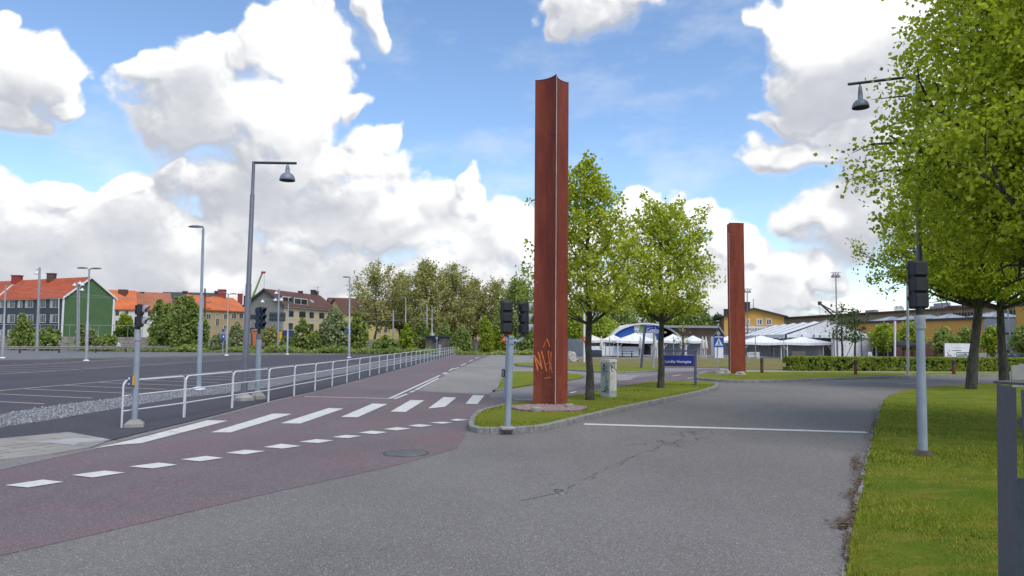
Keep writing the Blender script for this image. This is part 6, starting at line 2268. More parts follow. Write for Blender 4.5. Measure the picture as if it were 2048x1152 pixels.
def simple_house(name, label, xa, ya, xb, yb_, Ya, Yb2, ridge_y, depth, mw, mr, wins=(), zb=TZ, mg=None, trim=None, group='far apartment houses', hip=False):
    """front wall between sight columns xa and xb (eaves at ya, yb_), ridge seen at ridge_y"""
    A, B_ = Vector((P(xa, ya, Ya).x, Ya)), Vector((P(xb, yb_, Yb2).x, Yb2))
    d = (B_ - A).normalized()
    n = Vector((-d.y, d.x))
    if n.y < 0:
        n = -n
    C = B_ + n * depth
    ze = (P(xa, ya, Ya).z + P(xb, yb_, Yb2).z) / 2
    Ym = (Ya + Yb2) / 2 + depth / 2
    zr = P((xa + xb) / 2, ridge_y, Ym).z - .25
    t, rf, cs = roof_house(name, label, A, B_, C, zb, ze, zr, mw, mg or mw, mr, trim, group=group)
    for wdef in wins:
        window(t, A, B_, *wdef[:4], **(wdef[4] if len(wdef) > 4 else {}))
    return t, rf, cs, zr


t, rf, cs, zr = simple_house('apartment_building', 'white-walled house with bright orange roof right behind the green gable', 205, 617, 272, 618, 186, 190, 580.5, 11, 'whitewall', 'roof_orange2',
                             [(231, 238, 621, 631, dict(mf='timber', panes=2)), (250, 256.5, 622, 628, dict(mf='timber', panes=2)), (231, 238, 641, 651, dict(mf='timber', panes=2))])
q, _ = lineX((cs[0] + cs[3]) / 2, (cs[1] + cs[2]) / 2, 246)
chimney(rf, 239, 254, 579, q.y - 1, zr - 2.5, 'brick_chim', cap=False)
t, rf, cs, zr = simple_house('apartment_building', 'white-walled house with faded terracotta roof behind the two-lens signal', 272.5, 619, 345, 620, 191, 196, 585, 11, 'whitewall', 'roof_terra',
                             [(296, 303, 623, 632, dict(mf='timber', panes=2)), (318, 326, 624, 633, dict(mf='timber', panes=2))])
q, _ = lineX((cs[0] + cs[3]) / 2, (cs[1] + cs[2]) / 2, 282)
chimney(rf, 278, 288, 584, q.y, zr - 1, 'shed_dark')
t, rf, cs, zr = simple_house('apartment_building', 'far house with dark grey roof above the largest green bush', 318, 617, 440, 618, 222, 226, 585, 12, 'tanwall', 'roof_dark', [(388, 396, 622, 632)])
for x0, x1, y0 in ((366, 374, 582.5), (430, 438, 582)):
    q, _ = lineX((cs[0] + cs[3]) / 2, (cs[1] + cs[2]) / 2, x0)
    chimney(rf, x0, x1, y0, q.y, zr - 1, 'shed_dark')
ws = dict(mf='cream', panes=2)
t, rf, cs, zr = simple_house('apartment_building', 'two-storey beige house with bright orange roof and red chimneys', 407, 620.5, 496, 621.5, 163, 176, 594, 10, 'sand', 'roof_orange2',
                             [(412, 421, 627, 639, ws), (431, 437, 626.5, 631.5, ws), (447, 455, 626.5, 639, ws), (463, 472, 626, 638, ws), (478, 486, 626, 638, ws), (412, 421, 650, 660, ws), (431, 438, 636, 652, ws), (462, 471, 650, 660, ws), (447, 455, 650, 660, ws)])
for x0, x1, y0, m in ((438, 451, 579, 'chim_red'), (476.5, 484.5, 587.5, 'chim_red'), (488, 492, 591.5, 'shed_dark')):
    q, _ = lineX((cs[0] + cs[3]) / 2, (cs[1] + cs[2]) / 2, (x0 + x1) / 2)
    chimney(rf, x0, x1, y0, q.y, zr - 1.5, m)

# grey gable house with brown roof, dormers
Yg = 150
GA, GB = Vector((P(490, 640, Yg * 1.0).x, Yg * 1.0)), Vector((P(567, 640, Yg * .985).x, Yg * .985))
LE = Vector((P(672, 640, Yg * 1.13).x, Yg * 1.13))
ze, zr = P(567, 611, Yg * .985).z, P(528, 578, Yg).z - .25
t, rf, cs = roof_house('apartment_building', 'house with plain grey gable, cream front and brown tiled roof with two dormers', LE, GB, GA, TZ, ze, zr, 'creamwall', 'greywall', 'roof_brown', 'roof_dark')
wd = dict(mf='shed_dark', panes=2, mg='glass')
for x0, x1, y0, y1 in ((576.5, 586.5, 620.5, 633.5), (598.5, 610.5, 622, 635), (619, 627, 623.5, 636), (638.5, 648, 625, 637), (576.5, 585, 646, 661), (598.5, 610, 647, 660), (618.5, 626.5, 648, 660.5), (638.5, 647, 648, 660)):
    window(t, LE, GB, x0, x1, y0, y1, **wd)
# dormers
for (x0, x1, y0, y1, Y_) in ((569.5, 583, 594.5, 606.3, 151.5), (593.5, 609, 597.5, 609.3, 155)):
    a, c = P(x0, y1, Y_), P(x1, y0, Y_)
    d_ = (LE - GB).normalized()
    n_ = Vector((d_.y, -d_.x))
    if n_.y > 0:
        n_ = -n_
    cx_, cy_ = (a.x + c.x) / 2, Y_
    ang = math.atan2(d_.y, d_.x)
    bx_ = MB().box((cx_ - n_.x * 1.9, cy_ - n_.y * 1.9, (a.z + c.z) / 2), ((c.x - a.x) / max(.3, abs(d_.x)) + .35, 3.8, c.z - a.z + .25), ang)
    dm = bx_.build('dormer', M['panel_dark'], rf)
    e0 = Vector((cx_, cy_)) + n_ * .03
    wl = (c.x - a.x) / max(.3, abs(d_.x)) / 2
    P0, P1 = e0 - d_ * wl, e0 + d_ * wl
    wb = MB()
    for k in range(3):
        q = P0.lerp(P1, k / 2)
        wb.box((q.x, q.y, (a.z + c.z) / 2), (.16, .12, c.z - a.z), ang)
    for z in (a.z, c.z):
        wb.box((e0.x, e0.y, z), (wl * 2, .11, .16), ang)
    wb.build('window_frame', M['white'], dm)
    MB().box((e0.x, e0.y, (a.z + c.z) / 2), (wl * 2 - .1, .08, c.z - a.z - .1), ang).build('pane', M['glass'], dm)
q, _ = lineX((cs[0] + cs[3]) / 2, (cs[1] + cs[2]) / 2, 602)
chimney(rf, 597, 605, 582, q.y, zr - 1, 'shed_dark')
q, _ = lineX((cs[0] + cs[3]) / 2, (cs[1] + cs[2]) / 2, 630)
chimney(rf, 622, 631, 579.8, q.y, zr - 1, 'shed_dark')
chimney(rf, 632, 637, 582.5, q.y + 1, zr - 1, 'shed_dark')
a = P(634.5, 592, q.y)
MB().tube([(a.x, q.y, a.z - 1), (a.x, q.y, P(634.5, 571, q.y).z)], .05, 5).box((a.x, q.y, P(634, 575, q.y).z), (1.3, .05, .05)).box((a.x, q.y, P(634, 578, q.y).z), (.8, .05, .05)).build('aerial', M['galv'], rf)
a, c = P(620, 600, 156), P(629, 604, 157)
sk = [P(618.5, 599.5, 156.2), P(624, 599.5, 156.4), P(630, 605, 155.6), P(624, 605, 155.4)]
MB().slabq(*[(q.x, q.y - .15, q.z) for q in sk], .12).build('skylight', M['skylight'], rf)
# yellow apartment house
wy = dict(mf='cream', panes=3)
t, rf, cs, zr = simple_house('apartment_building', 'long pale yellow apartment house with brown roof behind the tall thin trees', 690, 628.5, 838, 631, 190, 205, 600.5, 11, 'yellowwall', 'roof_brown',
                             [(727, 734, 634, 645, wy), (737, 742, 634, 645, wy), (767.5, 775.5, 634, 645, wy), (794.5, 802, 635, 645, wy), (812, 817, 635.5, 645, wy), (728, 733, 656, 666, wy), (751.5, 762, 656, 666, wy), (767, 775, 656, 666, wy), (794.5, 802, 657, 666, wy), (812, 817.5, 657, 666, wy)])
for x0, x1, y0, y1 in ((717.5, 725.5, 611, 620.5), (818, 825, 613, 622)):
    a, c = P(x0, y1, 189.5), P(x1, y0, 189.5)
    dm = MB().box(((a.x + c.x) / 2, 192.5, (a.z + c.z) / 2), (c.x - a.x + .6, 5.5, c.z - a.z + .5)).build('dormer', M['roof_dark'], rf)
    MB().box(((a.x + c.x) / 2, 189.7, (a.z + c.z) / 2), (c.x - a.x, .2, c.z - a.z)).build('window', M['cream'], dm)
    MB().box(((a.x + c.x) / 2 - .28, 189.6, (a.z + c.z) / 2), (.4, .12, .9)).box(((a.x + c.x) / 2 + .28, 189.6, (a.z + c.z) / 2), (.4, .12, .9)).build('pane', M['glass'], dm)
t, rf, cs, zr = simple_house('apartment_building', 'dark brown low roof joining behind the grey-gabled house', 660, 604, 725, 606, 215, 218, 596, 9, 'tanwall', 'roof_brown', [(690, 697, 608, 614)])
t, rf, cs, zr = simple_house('apartment_building', 'pale beige house behind the tall trees above the lane end', 905, 638, 985, 639, 196, 202, 614, 11, 'sand', 'roof_brown',
                             [(944, 950, 642.5, 650, ws), (957, 966, 642.5, 650, ws), (944.5, 950, 660.5, 668, ws), (957, 963, 660.5, 668, ws), (930, 936, 642.5, 650, ws)])

# lime-green crane boom far behind the orange roofs
Yk = 240
a, c = P(505, 595, Yk), P(524.5, 546, Yk)
t = thing('mobile_crane', 'thin lime green crane boom with red tip rising behind the orange roof', 'crane', (a.x, Yk, 0))
MB().tube([(a.x - 5, Yk, 0), (a.x, Yk, a.z), (c.x, Yk, c.z)], [.5, .36, .28], 4).build('boom', M['crane_green'], t)
MB().box((c.x + .35, Yk, c.z + .2), (1.3, .6, .6), 0).build('boom_head', M['chim_red'], t)
MB().tube([(P(528.3, 546, Yk).x, Yk, P(528, 546, Yk).z), (P(528.3, 576, Yk).x, Yk, P(528, 576, Yk).z)], .06, 4).build('cable', M['galv'], t)

# retaining wall with net fence on top
t = thing('retaining_wall', 'pale striped blockwork retaining wall between the car park shrubs and the houses', 'wall', (P(200, 680, 119).x, 119, 0))
wx0, wx1 = P(-420, 690, 119).x, P(940, 690, 119).x
wm = MB()
for k in range(6):
    wm.box(((wx0 + wx1) / 2, 119.0 - .01 * (k % 2), .16 + k * .31), (wx1 - wx0, .3 + .04 * (k % 2), .29))
wm.box(((wx0 + wx1) / 2, 119.02, 1.87), (wx1 - wx0, .42, .1))
wm.build('blockwork', M['wallstone'], t)
t = thing('wire_fence', 'tall thin metal fence on top of the retaining wall in front of the green gable', 'fence', (P(150, 680, 118.8).x, 119.4, 1.7))
fx0, fx1 = P(-330, 660, 119.4).x, P(285, 660, 119.4).x
zf = P(125, 650, 119.4).z
fr_ = MB().tube([(fx0, 119.4, zf), (fx1, 119.4, zf)], .045, 5)
fr_.build('top_rail', M['galv'], t)
for k in range(22):
    x = fx1 - k * 2.35
    if x < fx0:
        break
    MB().tube([(x, 119.4, 1.7), (x, 119.4, zf)], .035, 5).build('post', M['galv'], t)
# low fence right of it
t = thing('wire_fence', 'low thin railing above the wall below the beige house', 'fence', (P(440, 680, 119).x, 119.4, 1.7))
fx0, fx1 = P(400, 660, 119.4).x, P(500, 660, 119.4).x
MB().tube([(fx0, 119.4, P(440, 657, 119.4).z), (fx1, 119.4, P(440, 657, 119.4).z)], .03, 5).build('top_rail', M['galv'], t)
for k in range(7):
    x = fx0 + (fx1 - fx0) * k / 6
    MB().tube([(x, 119.4, 1.7), (x, 119.4, P(440, 657, 119.4).z)], .03, 5).build('post', M['galv'], t)


# steel guardrails along the far side of the car park
def guardrail(label, pts, spacing=4.0, zt=.78):
    a = Vector(pts[0][:2])
    t = thing('guardrail', label, 'guardrail', (*a, 0), 'guardrails along the car park')
    bmr = MB()
    for i in range(len(pts) - 1):
        p, q = Vector(pts[i][:2]), Vector(pts[i + 1][:2])
        d = (q - p)
        n = Vector((d.y, -d.x)).normalized()
        if n.y > 0:
            n = -n
        z0 = [(zt if len(r_) < 3 else r_[2]) for r_ in (pts[i], pts[i + 1])]
        prof = [(0, -.17), (.05, -.12), (.05, -.06), (.0, -.02), (0, .02), (.05, .06), (.05, .12), (0, .17)]
        p, q = Vector(pts[i][:2]), Vector(pts[i + 1][:2])
        vs = [(p.x + n.x * o_, p.y + n.y * o_, z0[0] - .16 + h_) for o_, h_ in prof] + [(q.x + n.x * o_, q.y + n.y * o_, z0[1] - .16 + h_) for o_, h_ in prof]
        vs += [(v[0] - n.x * .03, v[1] - n.y * .03, v[2]) for v in vs]
        k = 8
        fs = [(j, j + 1, k + j + 1, k + j) for j in range(k - 1)] + [(16 + j + 1, 16 + j, 16 + k + j, 16 + k + j + 1) for j in range(k - 1)]
        fs += [(0, 8, 24, 16), (7, 23, 31, 15)]
        bmr.add(vs, fs)
    bmr.build('beam', M['guard'], t)
    L_ = 0
    for i in range(len(pts) - 1):
        p, q = Vector(pts[i][:2]), Vector(pts[i + 1][:2])
        if len(pts[i]) > 2 or len(pts[i + 1]) > 2:
            continue
        ln = (q - p).length
        while L_ < ln:
            c = p.lerp(q, L_ / ln)
            MB().box((c.x, c.y + .1, zt / 2), (.16, .14, zt + .02)).build('post', M['post_dark'], t)
            L_ += spacing
        L_ -= ln
    return t


guardrail('long steel guardrail on dark posts along the left part of the far verge', [tuple(G(x, y)[:2]) for x, y in ((-420, 716), (0, 706.8), (200, 705.5), (400, 703.0), (598, 700.8))] + [(*G(632, 702)[:2], .2)])
guardrail('shorter steel guardrail from the willow bush to the stone hut', [(*G(690, 702)[:2], .2)] + [tuple(G(x, y)[:2]) for x, y in ((712, 700), (780, 699.5), (850, 698.8))], 3.5)

# stone hut
Yh = 104
t = thing('stone_hut', 'small flat-roofed grey stone hut at the far end of the railing', 'hut', (P(875, 690, Yh).x, Yh, 0))
zt = P(875, 673.5, Yh).z
xa, xb, xc = P(851, 690, Yh).x, P(887, 690, Yh - 1).x, P(899.5, 690, Yh + 3).x
MB().prism([(xa, Yh), (xb, Yh - 1), (xc, Yh + 3), (xa + (xc - xb), Yh + 4)], -.02, zt).build('walls', M['stonehut'], t)
MB().prism([(xa - .2, Yh - .3), (xb + .1, Yh - 1.3), (xc + .3, Yh + 3.1), (xa + (xc - xb) - .1, Yh + 4.3)], zt, zt + .16).build('roof', M['roof_dark'], t)
a, c = P(866, 682, Yh), P(879, 675.5, Yh)
MB().box(((a.x + c.x) / 2, Yh - .62, (a.z + c.z) / 2), (c.x - a.x, .3, c.z - a.z), -.27).build('vent_opening', M['black'], t)
q = G(879.5, 708.5)
t = thing('utility_cabinet', 'small pale grey cabinet post in front of the stone hut', 'utility cabinet', (P(879.5, 700, 97).x, 97, 0))
MB().box((P(879.5, 700, 97).x, 97, .62), (.34, .3, 1.3), 0, .02).build('body', M['greymetal'], t)
MB().box((P(879.5, 700, 97).x, 97, 1.3), (.40, .36, .06), 0, .02).build('cap', M['galv'], t)
q = P(873.5, 690, 98)
tag(MB().tube([(q.x, 98, 0), (q.x, 98, P(873, 674, 98).z)], .05, 6).box((q.x, 97.93, P(873, 676, 98).z), (.3, .04, .3)).build('marker_post', M['galv']), 'thin grey marker post with a little plate before the stone hut', 'post')
# road sign back near lane end
q = P(948.5, 681, 112)
t = thing('road_sign', 'small dark rectangular road sign back at the lane end', 'road sign', (q.x, 112, 0))
MB().box((q.x, 112, q.z), (12.5 * 112 / F, .06, 6.5 * 112 / F)).build('sign_board', M['panel_dark'], t)
MB().tube([(q.x + .3, 112.1, 0), (q.x + .3, 112.1, q.z)], .04, 6).build('post', M['galv'], t)
# dark gantry sign backs in front of the grey gable
for x0, x1, y0, y1, lab, Y_ in ((498, 513, 629, 638.7, 'smaller dark sign back left of the blue signal', 116), (538, 571.5, 625, 642.7, 'large dark two-panel sign back in front of the grey gable', 116)):
    a, c = P(x0, y1, Y_), P(x1, y0, Y_)
    t = thing('gantry_sign', lab, 'road sign', ((a.x + c.x) / 2, Y_, 0), 'sign backs before the grey gable')
    mb = MB()
    k = 2 if x1 - x0 > 20 else 1
    for i in range(k):
        w_ = (c.x - a.x) / k
        mb.box((a.x + w_ * (i + .5), Y_, (a.z + c.z) / 2), (w_ - .05, .12, c.z - a.z))
    mb.build('panel', M['panel_dark'], t)
    rb = MB()
    for f in (.25, .7):
        rb.box(((a.x + c.x) / 2, Y_ - .1, a.z + (c.z - a.z) * f), (c.x - a.x, .06, .08))
    rb.build('stiffener', M['shed_dark'], t)
    for s_ in (.2, .8):
        MB().tube([(a.x + (c.x - a.x) * s_, Y_ + .12, 0), (a.x + (c.x - a.x) * s_, Y_ + .12, c.z)], .08, 8).build('post', M['galv'], t)
# rust-coloured pipe frame
Y_ = 108
a, c = P(501, 657, Y_), P(554, 657.5, Y_)
t = thing('pipe_frame', 'rust-brown pipe frame bridging between the tall lamp and the yellow container', 'pipe frame', ((a.x + c.x) / 2, Y_, 0))
MB().tube([(P(505, 690, Y_).x, Y_, 0), (P(503.5, 668, Y_).x, Y_, P(503, 668, Y_).z), (P(499, 659, Y_).x, Y_, P(500, 659, Y_).z), (a.x, Y_, a.z), (P(510, 656.5, Y_).x, Y_, P(510, 656.5, Y_).z), (P(547, 657, Y_).x, Y_, P(547, 657, Y_).z), (c.x, Y_, c.z - .1), (P(556, 668, Y_).x, Y_, P(556, 668, Y_).z), (P(557, 690, Y_).x, Y_, 0)], [.1, .1, .14, .16, .08, .08, .16, .12, .1], 8).build('pipe', M['wood_rust'], t)
for x0, x1, y0, y1, m, nm, lab in ((505.5, 513.5, 663, 670, 'orange', 'container', 'small orange container left of the blue signal post'), (558, 564, 662, 676, 'yellow_bright', 'container', 'narrow yellow container below the grey gable corner'),
                                  (604, 624, 663, 680, 'yellow_bright', 'container', 'wide yellow container behind the narrow green shrub'), (566, 584, 661, 668, 'fence_blue', 'container', 'blue-grey covered container under the cream house windows')):
    Y_ = 114 if nm == 'container' else 114
    a, c = P(x0, y1, Y_), P(x1, y0, Y_)
    t = thing(nm, lab, 'container', ((a.x + c.x) / 2, Y_ + 1, 0), 'containers behind the shrubs')
    MB().box(((a.x + c.x) / 2, Y_ + 1, c.z / 2), (c.x - a.x, 2.0, c.z), 0, .05).build('body', M[m], t)
    MB().box(((a.x + c.x) / 2, Y_ + 1, c.z + .04), ((c.x - a.x) * 1.04, 2.1, .09), 0, .02).build('lid', M['steel_top'] if m != 'fence_blue' else M['cushion'], t)


# ---- cars
def car(label, x0, x1, ybot, ytop, Y, m, flip=False, dy=0.0, group='cars parked behind the hedge'):
    a, c = P(x0, ybot, Y), P(x1, ytop, Y)
    Lc = max(3.9, c.x - a.x)
    Hc = 1.48
    s_ = -1 if flip else 1
    cx_ = a.x + Lc / 2
    t = thing('parked_car', label, 'car', (cx_, Y, 0), group)
    # side outline, lofted across the width with tumblehome
    prof = [(-.5, .28), (-.49, .55), (-.47, .78), (-.36, .88), (-.20, .97), (-.07, 1.34), (.02, 1.45), (.20, 1.46), (.33, 1.36), (.44, 1.02), (.49, .95), (.50, .60), (.49, .30)]
    vs, fs = [], []
    W_ = .86
    rows = (-1, -.86, .86, 1)
    for r_ in rows:
        for (u_, z) in prof:
            tum = 1 - max(0, z - .9) * .42
            zz = z * (.985 if abs(r_) == 1 else 1.0)
            vs.append((cx_ + u_ * Lc * s_, Y + r_ * W_ * (tum if abs(r_) > .5 else 1), zz))
    n = len(prof)
    for k in range(3):
        for i in range(n):
            j = (i + 1) % n
            fs.append((k * n + i, k * n + j, (k + 1) * n + j, (k + 1) * n + i))
    fs += [tuple(range(n)), tuple(range(3 * n, 4 * n))]
    MB().add(vs, fs, False).build('body', m, t)
    for y_s in (-1, 1):
        wv = [(-.15, .98), (-.05, 1.30), (.10, 1.36), (.10, .98)]
        wv2 = [(.12, .98), (.12, 1.36), (.24, 1.34), (.36, 1.06), (.36, .98)]
        for poly in (wv, wv2):
            q = [(cx_ + u_ * Lc * s_, Y + y_s * W_ * (1 - max(0, z - .9) * .42) * 1.012, z) for u_, z in poly]
            q2 = [(p_[0], p_[1] - y_s * .02, p_[2]) for p_ in q]
            k = len(q)
            MB().add(q + q2, [tuple(range(k)), tuple(range(2 * k - 1, k - 1, -1))] + [(i, (i + 1) % k, k + (i + 1) % k, k + i) for i in range(k)]).build('side_window', M['glass'], t)
        for u_ in (-.30, .31):
            wl = MB()
            for rr_, yy in ((.31, .0),):
                cxw = cx_ + u_ * Lc * s_
                ring = []
                for yo in (-.1, .1):
                    for k in range(16):
                        ring.append((cxw + .31 * math.cos(k * math.pi / 8), Y + y_s * (W_ - .05) + yo, .31 + .31 * math.sin(k * math.pi / 8)))
                wl.add(ring, [(k, (k + 1) % 16, 16 + (k + 1) % 16, 16 + k) for k in range(16)] + [tuple(range(16)), tuple(range(16, 32))])
            w_o = wl.build('wheel', M['tyre'], t)
            rim = [(cxw + .19 * math.cos(k * math.pi / 6), Y + y_s * (W_ + .06), .31 + .19 * math.sin(k * math.pi / 6)) for k in range(12)]
            MB().add(rim + [(p_[0], p_[1] - y_s * .03, p_[2]) for p_ in rim], [tuple(range(12)), tuple(range(23, 11, -1))] + [(k, (k + 1) % 12, 12 + (k + 1) % 12, 12 + k) for k in range(12)]).build('rim', M['galv'], w_o)
    ws_ = [(-.205, .99), (-.085, 1.33)]
    q = []
    for (u_, z), wy in ((ws_[0], .76), (ws_[1], .66)):
        q += [(cx_ + (u_ - .012) * Lc * s_, Y - wy, z + .02), (cx_ + (u_ - .012) * Lc * s_, Y + wy, z + .02)]
    MB().slabq(q[0], q[1], q[3], q[2], .015).build('windscreen', M['glass'], t)
    for y_s in (-.62, .62):
        MB().box((cx_ - .475 * Lc * s_, Y + y_s, .70), (.10, .34, .13), 0, .02).build('headlight', M['sign_white'], t)
    return t


car('silver hatchback parked between the leaning trunk and the mossy trunk', 1964, 2008, 716, 694, 96, M['car_silver'])
car('pale blue car parked rightmost, beside the leaning mast', 2024, 2070, 716, 694, 94, M['car_blue'])
car('second silver car farther back, just right of the mossy trunk', 2012, 2044, 712, 692, 112, M['car_silver'])
for i, (x0, x1, lab) in enumerate(((183, 202, 'white car roof showing through the shrub by the green gable'),)):
    car(lab, x0, x1, 697, 683, 111, M['white'], group='cars parked by the retaining wall')

# ---------------------------------------------------------------- tents, terrace and the works buildings on the right
def bounds(x0, x1, y0, y1, Y):
    a, c = P(x0, y1, Y), P(x1, y0, Y)
    return a.x, c.x, a.z, c.z


# yellow gabled works building
Y0 = 150
GA_, GB_ = Vector((P(1448, 650, Y0).x, Y0)), Vector((P(1568.5, 650, Y0 * .985).x, Y0 * .985))
LE = Vector((P(1404, 650, Y0 * 1.30).x, Y0 * 1.30))
ze = P(1448, 633, Y0).z
zr = P(1508, 616, Y0).z - .3
gx = (GB_ - GA_)
t = thing('works_building', 'yellow gabled building with white shop sign behind the big white tent', 'building', (GA_.x, GA_.y, 0))
Dd = LE - GA_
m1 = GA_ + gx / 2
MB().add([(*GA_, 0), (*GB_, 0), (*GB_, ze), (*m1, zr), (*GA_, ze)], [(0, 1, 2, 3, 4)]).build('gable_wall', M['yellow'], t, fix=False)
MB().add([(*LE, 0), (*GA_, 0), (*GA_, ze), (*LE, ze)], [(0, 1, 2, 3)]).build('side_wall', M['brownwall'], t, fix=False)
MB().add([(*GB_, 0), (*(GB_ + Dd), 0), (*(GB_ + Dd), ze), (*GB_, ze)], [(0, 1, 2, 3)]).build('side_wall', M['yellow'], t, fix=False)
rf = MB()
gn, dn = gx.normalized(), Dd.normalized()
sl = (zr - ze) / (gx.length / 2)
for s_, q in ((-1, GA_), (1, GB_)):
    e = [(*(q + gn * s_ * .7 - dn * .6), ze - sl * .7), (*(m1 - dn * .6), zr), (*(m1 + Dd), zr), (*(q + gn * s_ * .7 + Dd), ze - sl * .7)]
    e = [Vector(v) for v in e]
    up = Vector((0, 0, .3))
    rf.add(e + [v + up for v in e], [(3, 2, 1, 0), (4, 5, 6, 7), (0, 1, 5, 4), (1, 2, 6, 5), (2, 3, 7, 6), (3, 0, 4, 7)])
rf = rf.build('roof', M['roof_dark'], t)
for x0, x1 in ((1492.5, 1500), (1512.8, 1525), (1532, 1543.5)):
    window(t, GA_, GB_, x0, x1, 637.5, 650, mf='sign_white', panes=2, fr=.16, curtain=.4 if x0 == 1512.8 else 0)
for k in range(9):
    x0 = 1409 + k * 4.3 * (1 - .02 * k) * .95
    window(t, LE, GA_, x0, x0 + 2.6, 640, 652, mf='timber', panes=1, fr=.12)
sA, sB = GA_ + gn * .3, GB_
s0, z0 = hit(1460, 664.5, GA_, GB_)
s1, z1 = hit(1534, 653, GA_, GB_)
pA_, pB_ = GA_.lerp(GB_, s0), GA_.lerp(GB_, s1)
nq = Vector((gn.y, -gn.x))
mid = (pA_ + pB_) / 2 + nq * .08
MB().box((mid.x, mid.y, (z0 + z1) / 2), ((pB_ - pA_).length, .12, z1 - z0), math.atan2(gn.y, gn.x)).build('shop_sign', M['sign_white'], t)
lt = text_mesh('lettering', 'SOMMARMÖBLER', 1.0, (0, 0, 0), (1, 0, 0), (0, 0, 1), M['panel_dark'], t, .0)
w0 = max(v.co.x for v in lt.data.vertices)
sL, zL = hit(1476, 662.3, GA_, GB_)
sR, _z = hit(1552, 662.3, GA_, GB_)
p0_, p1_ = GA_.lerp(GB_, sL) + nq * .16, GA_.lerp(GB_, sR) + nq * .16
tl = (p1_ - p0_).length
for v in lt.data.vertices:
    f = v.co.x / w0
    q = p0_.lerp(p1_, f)
    v.co = Vector((q.x, q.y, zL + v.co.z * .92))
for x0, x1, y0, Y_ in ((1448, 1455, 618, 168), (1490, 1499, 604, 160)):
    chimney(rf, x0, x1, y0, Y_, ze, 'shed_dark')
chimney(t, 1506, 1507.3, 598, 158, zr, 'galv', nm='aerial', cap=False)

# flat timber-fronted hall left of it
Yf = 112
t = thing('low_hall', 'low brown hall with thin grey flat roof behind the gazebos', 'building', (P(1380, 690, Yf).x, Yf, 0))
x0, x1, z0, z1 = bounds(1322, 1428, 656, 715, Yf)
MB().box(((x0 + x1) / 2, Yf + 6, z1 / 2), (x1 - x0, 12, z1)).build('walls', M['brownwall'], t)
MB().box(((x0 + x1) / 2, Yf + 5.6, z1 + .15), (x1 - x0 + .8, 13.4, .34)).build('roof', M['greymetal'], t)
for k in range(4):
    xx = x0 + (x1 - x0) * (.18 + .2 * k)
    MB().box((xx, Yf - .04, z1 * .55), (1.6, .1, 1.0)).build('window', M['glass'], t)

# long brick works hall sweeping towards us, with skylit yellow annex
HA, HB = Vector((P(1560, 640, 175).x, 175)), Vector((P(2120, 640, 100).x, 100))
zt = P(1648, 635, 168).z
t = thing('works_hall', 'long brown works hall with a band of small windows along the top', 'building', (HA.x, HA.y, 0))
d = (HB - HA).normalized()
n = Vector((-d.y, d.x))
if n.y < 0:
    n = -n


def hall_z(px_, py_):
    return hit(px_, py_, HA, HB)[1]


zA, zB = hall_z(1570, 635), hall_z(2040, 606)
zH = (hall_z(1757, 632) + hall_z(1902, 619) + hall_z(2040, 606)) / 3
MB().prism([tuple(HA), tuple(HB), tuple(HB + n * 24), tuple(HA + n * 24)], 0, zH).build('walls', M['tanwall'], t)
MB().prism([tuple(HA - n * .6 - d * .5), tuple(HB - n * .6), tuple(HB + n * 24), tuple(HA + n * 24 - d * .5)], zH, zH + .32).build('roof_edge', M['wood_rust'], t)
k = 0
for xx in list(range(1800, 1822, 5)) + list(range(1882, 1945, 6)) + list(range(1980, 2050, 8)):
    s, zz = hit(xx, 632, HA, HB)
    ytop = 630 - (xx - 1800) * .045
    w_ = 2.6 + (xx - 1800) * .008
    window(t, HA, HB, xx, xx + w_, ytop + 1, ytop + 8.5 + (xx - 1800) * .012, mf='shed_dark', panes=1, fr=.10)
for x0, x1, y0, y1, m, lab in ((1735, 1766, 625.5, 633, 'greymetal', 'roof_cabin'), (1670, 1703, 631, 637, 'panel_dark', 'roof_cabin'), (1808, 1870, 621, 628, 'greymetal', 'roof_cabin'), (1872, 1903, 612, 621, 'greymetal', 'roof_cabin'), (1903, 1950, 612, 619, 'panel_dark', 'roof_cabin'), (1740, 1747, 620, 627, 'greymetal', 'roof_vent'), (1880, 1888, 606, 613, 'greymetal', 'roof_vent'), (1704, 1709, 623, 634, 'shed_dark', 'roof_vent'), (2016, 2060, 601, 608, 'greymetal', 'roof_cabin')):
    q, _ = lineX(HA + n * 5, HB + n * 5, (x0 + x1) / 2)
    a, c = P(x0, y1, q.y), P(x1, y0, q.y)
    MB().box(((a.x + c.x) / 2, q.y, (c.z + zH) / 2), (c.x - a.x, 4, max(.4, c.z - zH))).build(lab, M[m], t)
for x_ in (1793, 1800.5):
    q, _ = lineX(HA + n * .5, HB + n * .5, x_)
    c_ = P(x_, 618.5, q.y)
    MB().lathe((0, 0, 0), [(.001, 0), (.42, .06), (.62, .16), (.60, .18), (.001, .03)], 14)
    ds = MB()
    for rr_, yy in ((.001, .0),):
        ring = [(c_.x + .62 * math.cos(k * math.pi / 8), q.y - .2, c_.z + .62 * math.sin(k * math.pi / 8)) for k in range(16)]
        ds.add([(c_.x, q.y, c_.z)] + ring, [(0, 1 + k, 1 + (k + 1) % 16) for k in range(16)])
    ds.tube([(c_.x, q.y, zH), (c_.x, q.y, c_.z)], .08, 6)
    ds.build('satellite_dish', M['whitewall'], t)

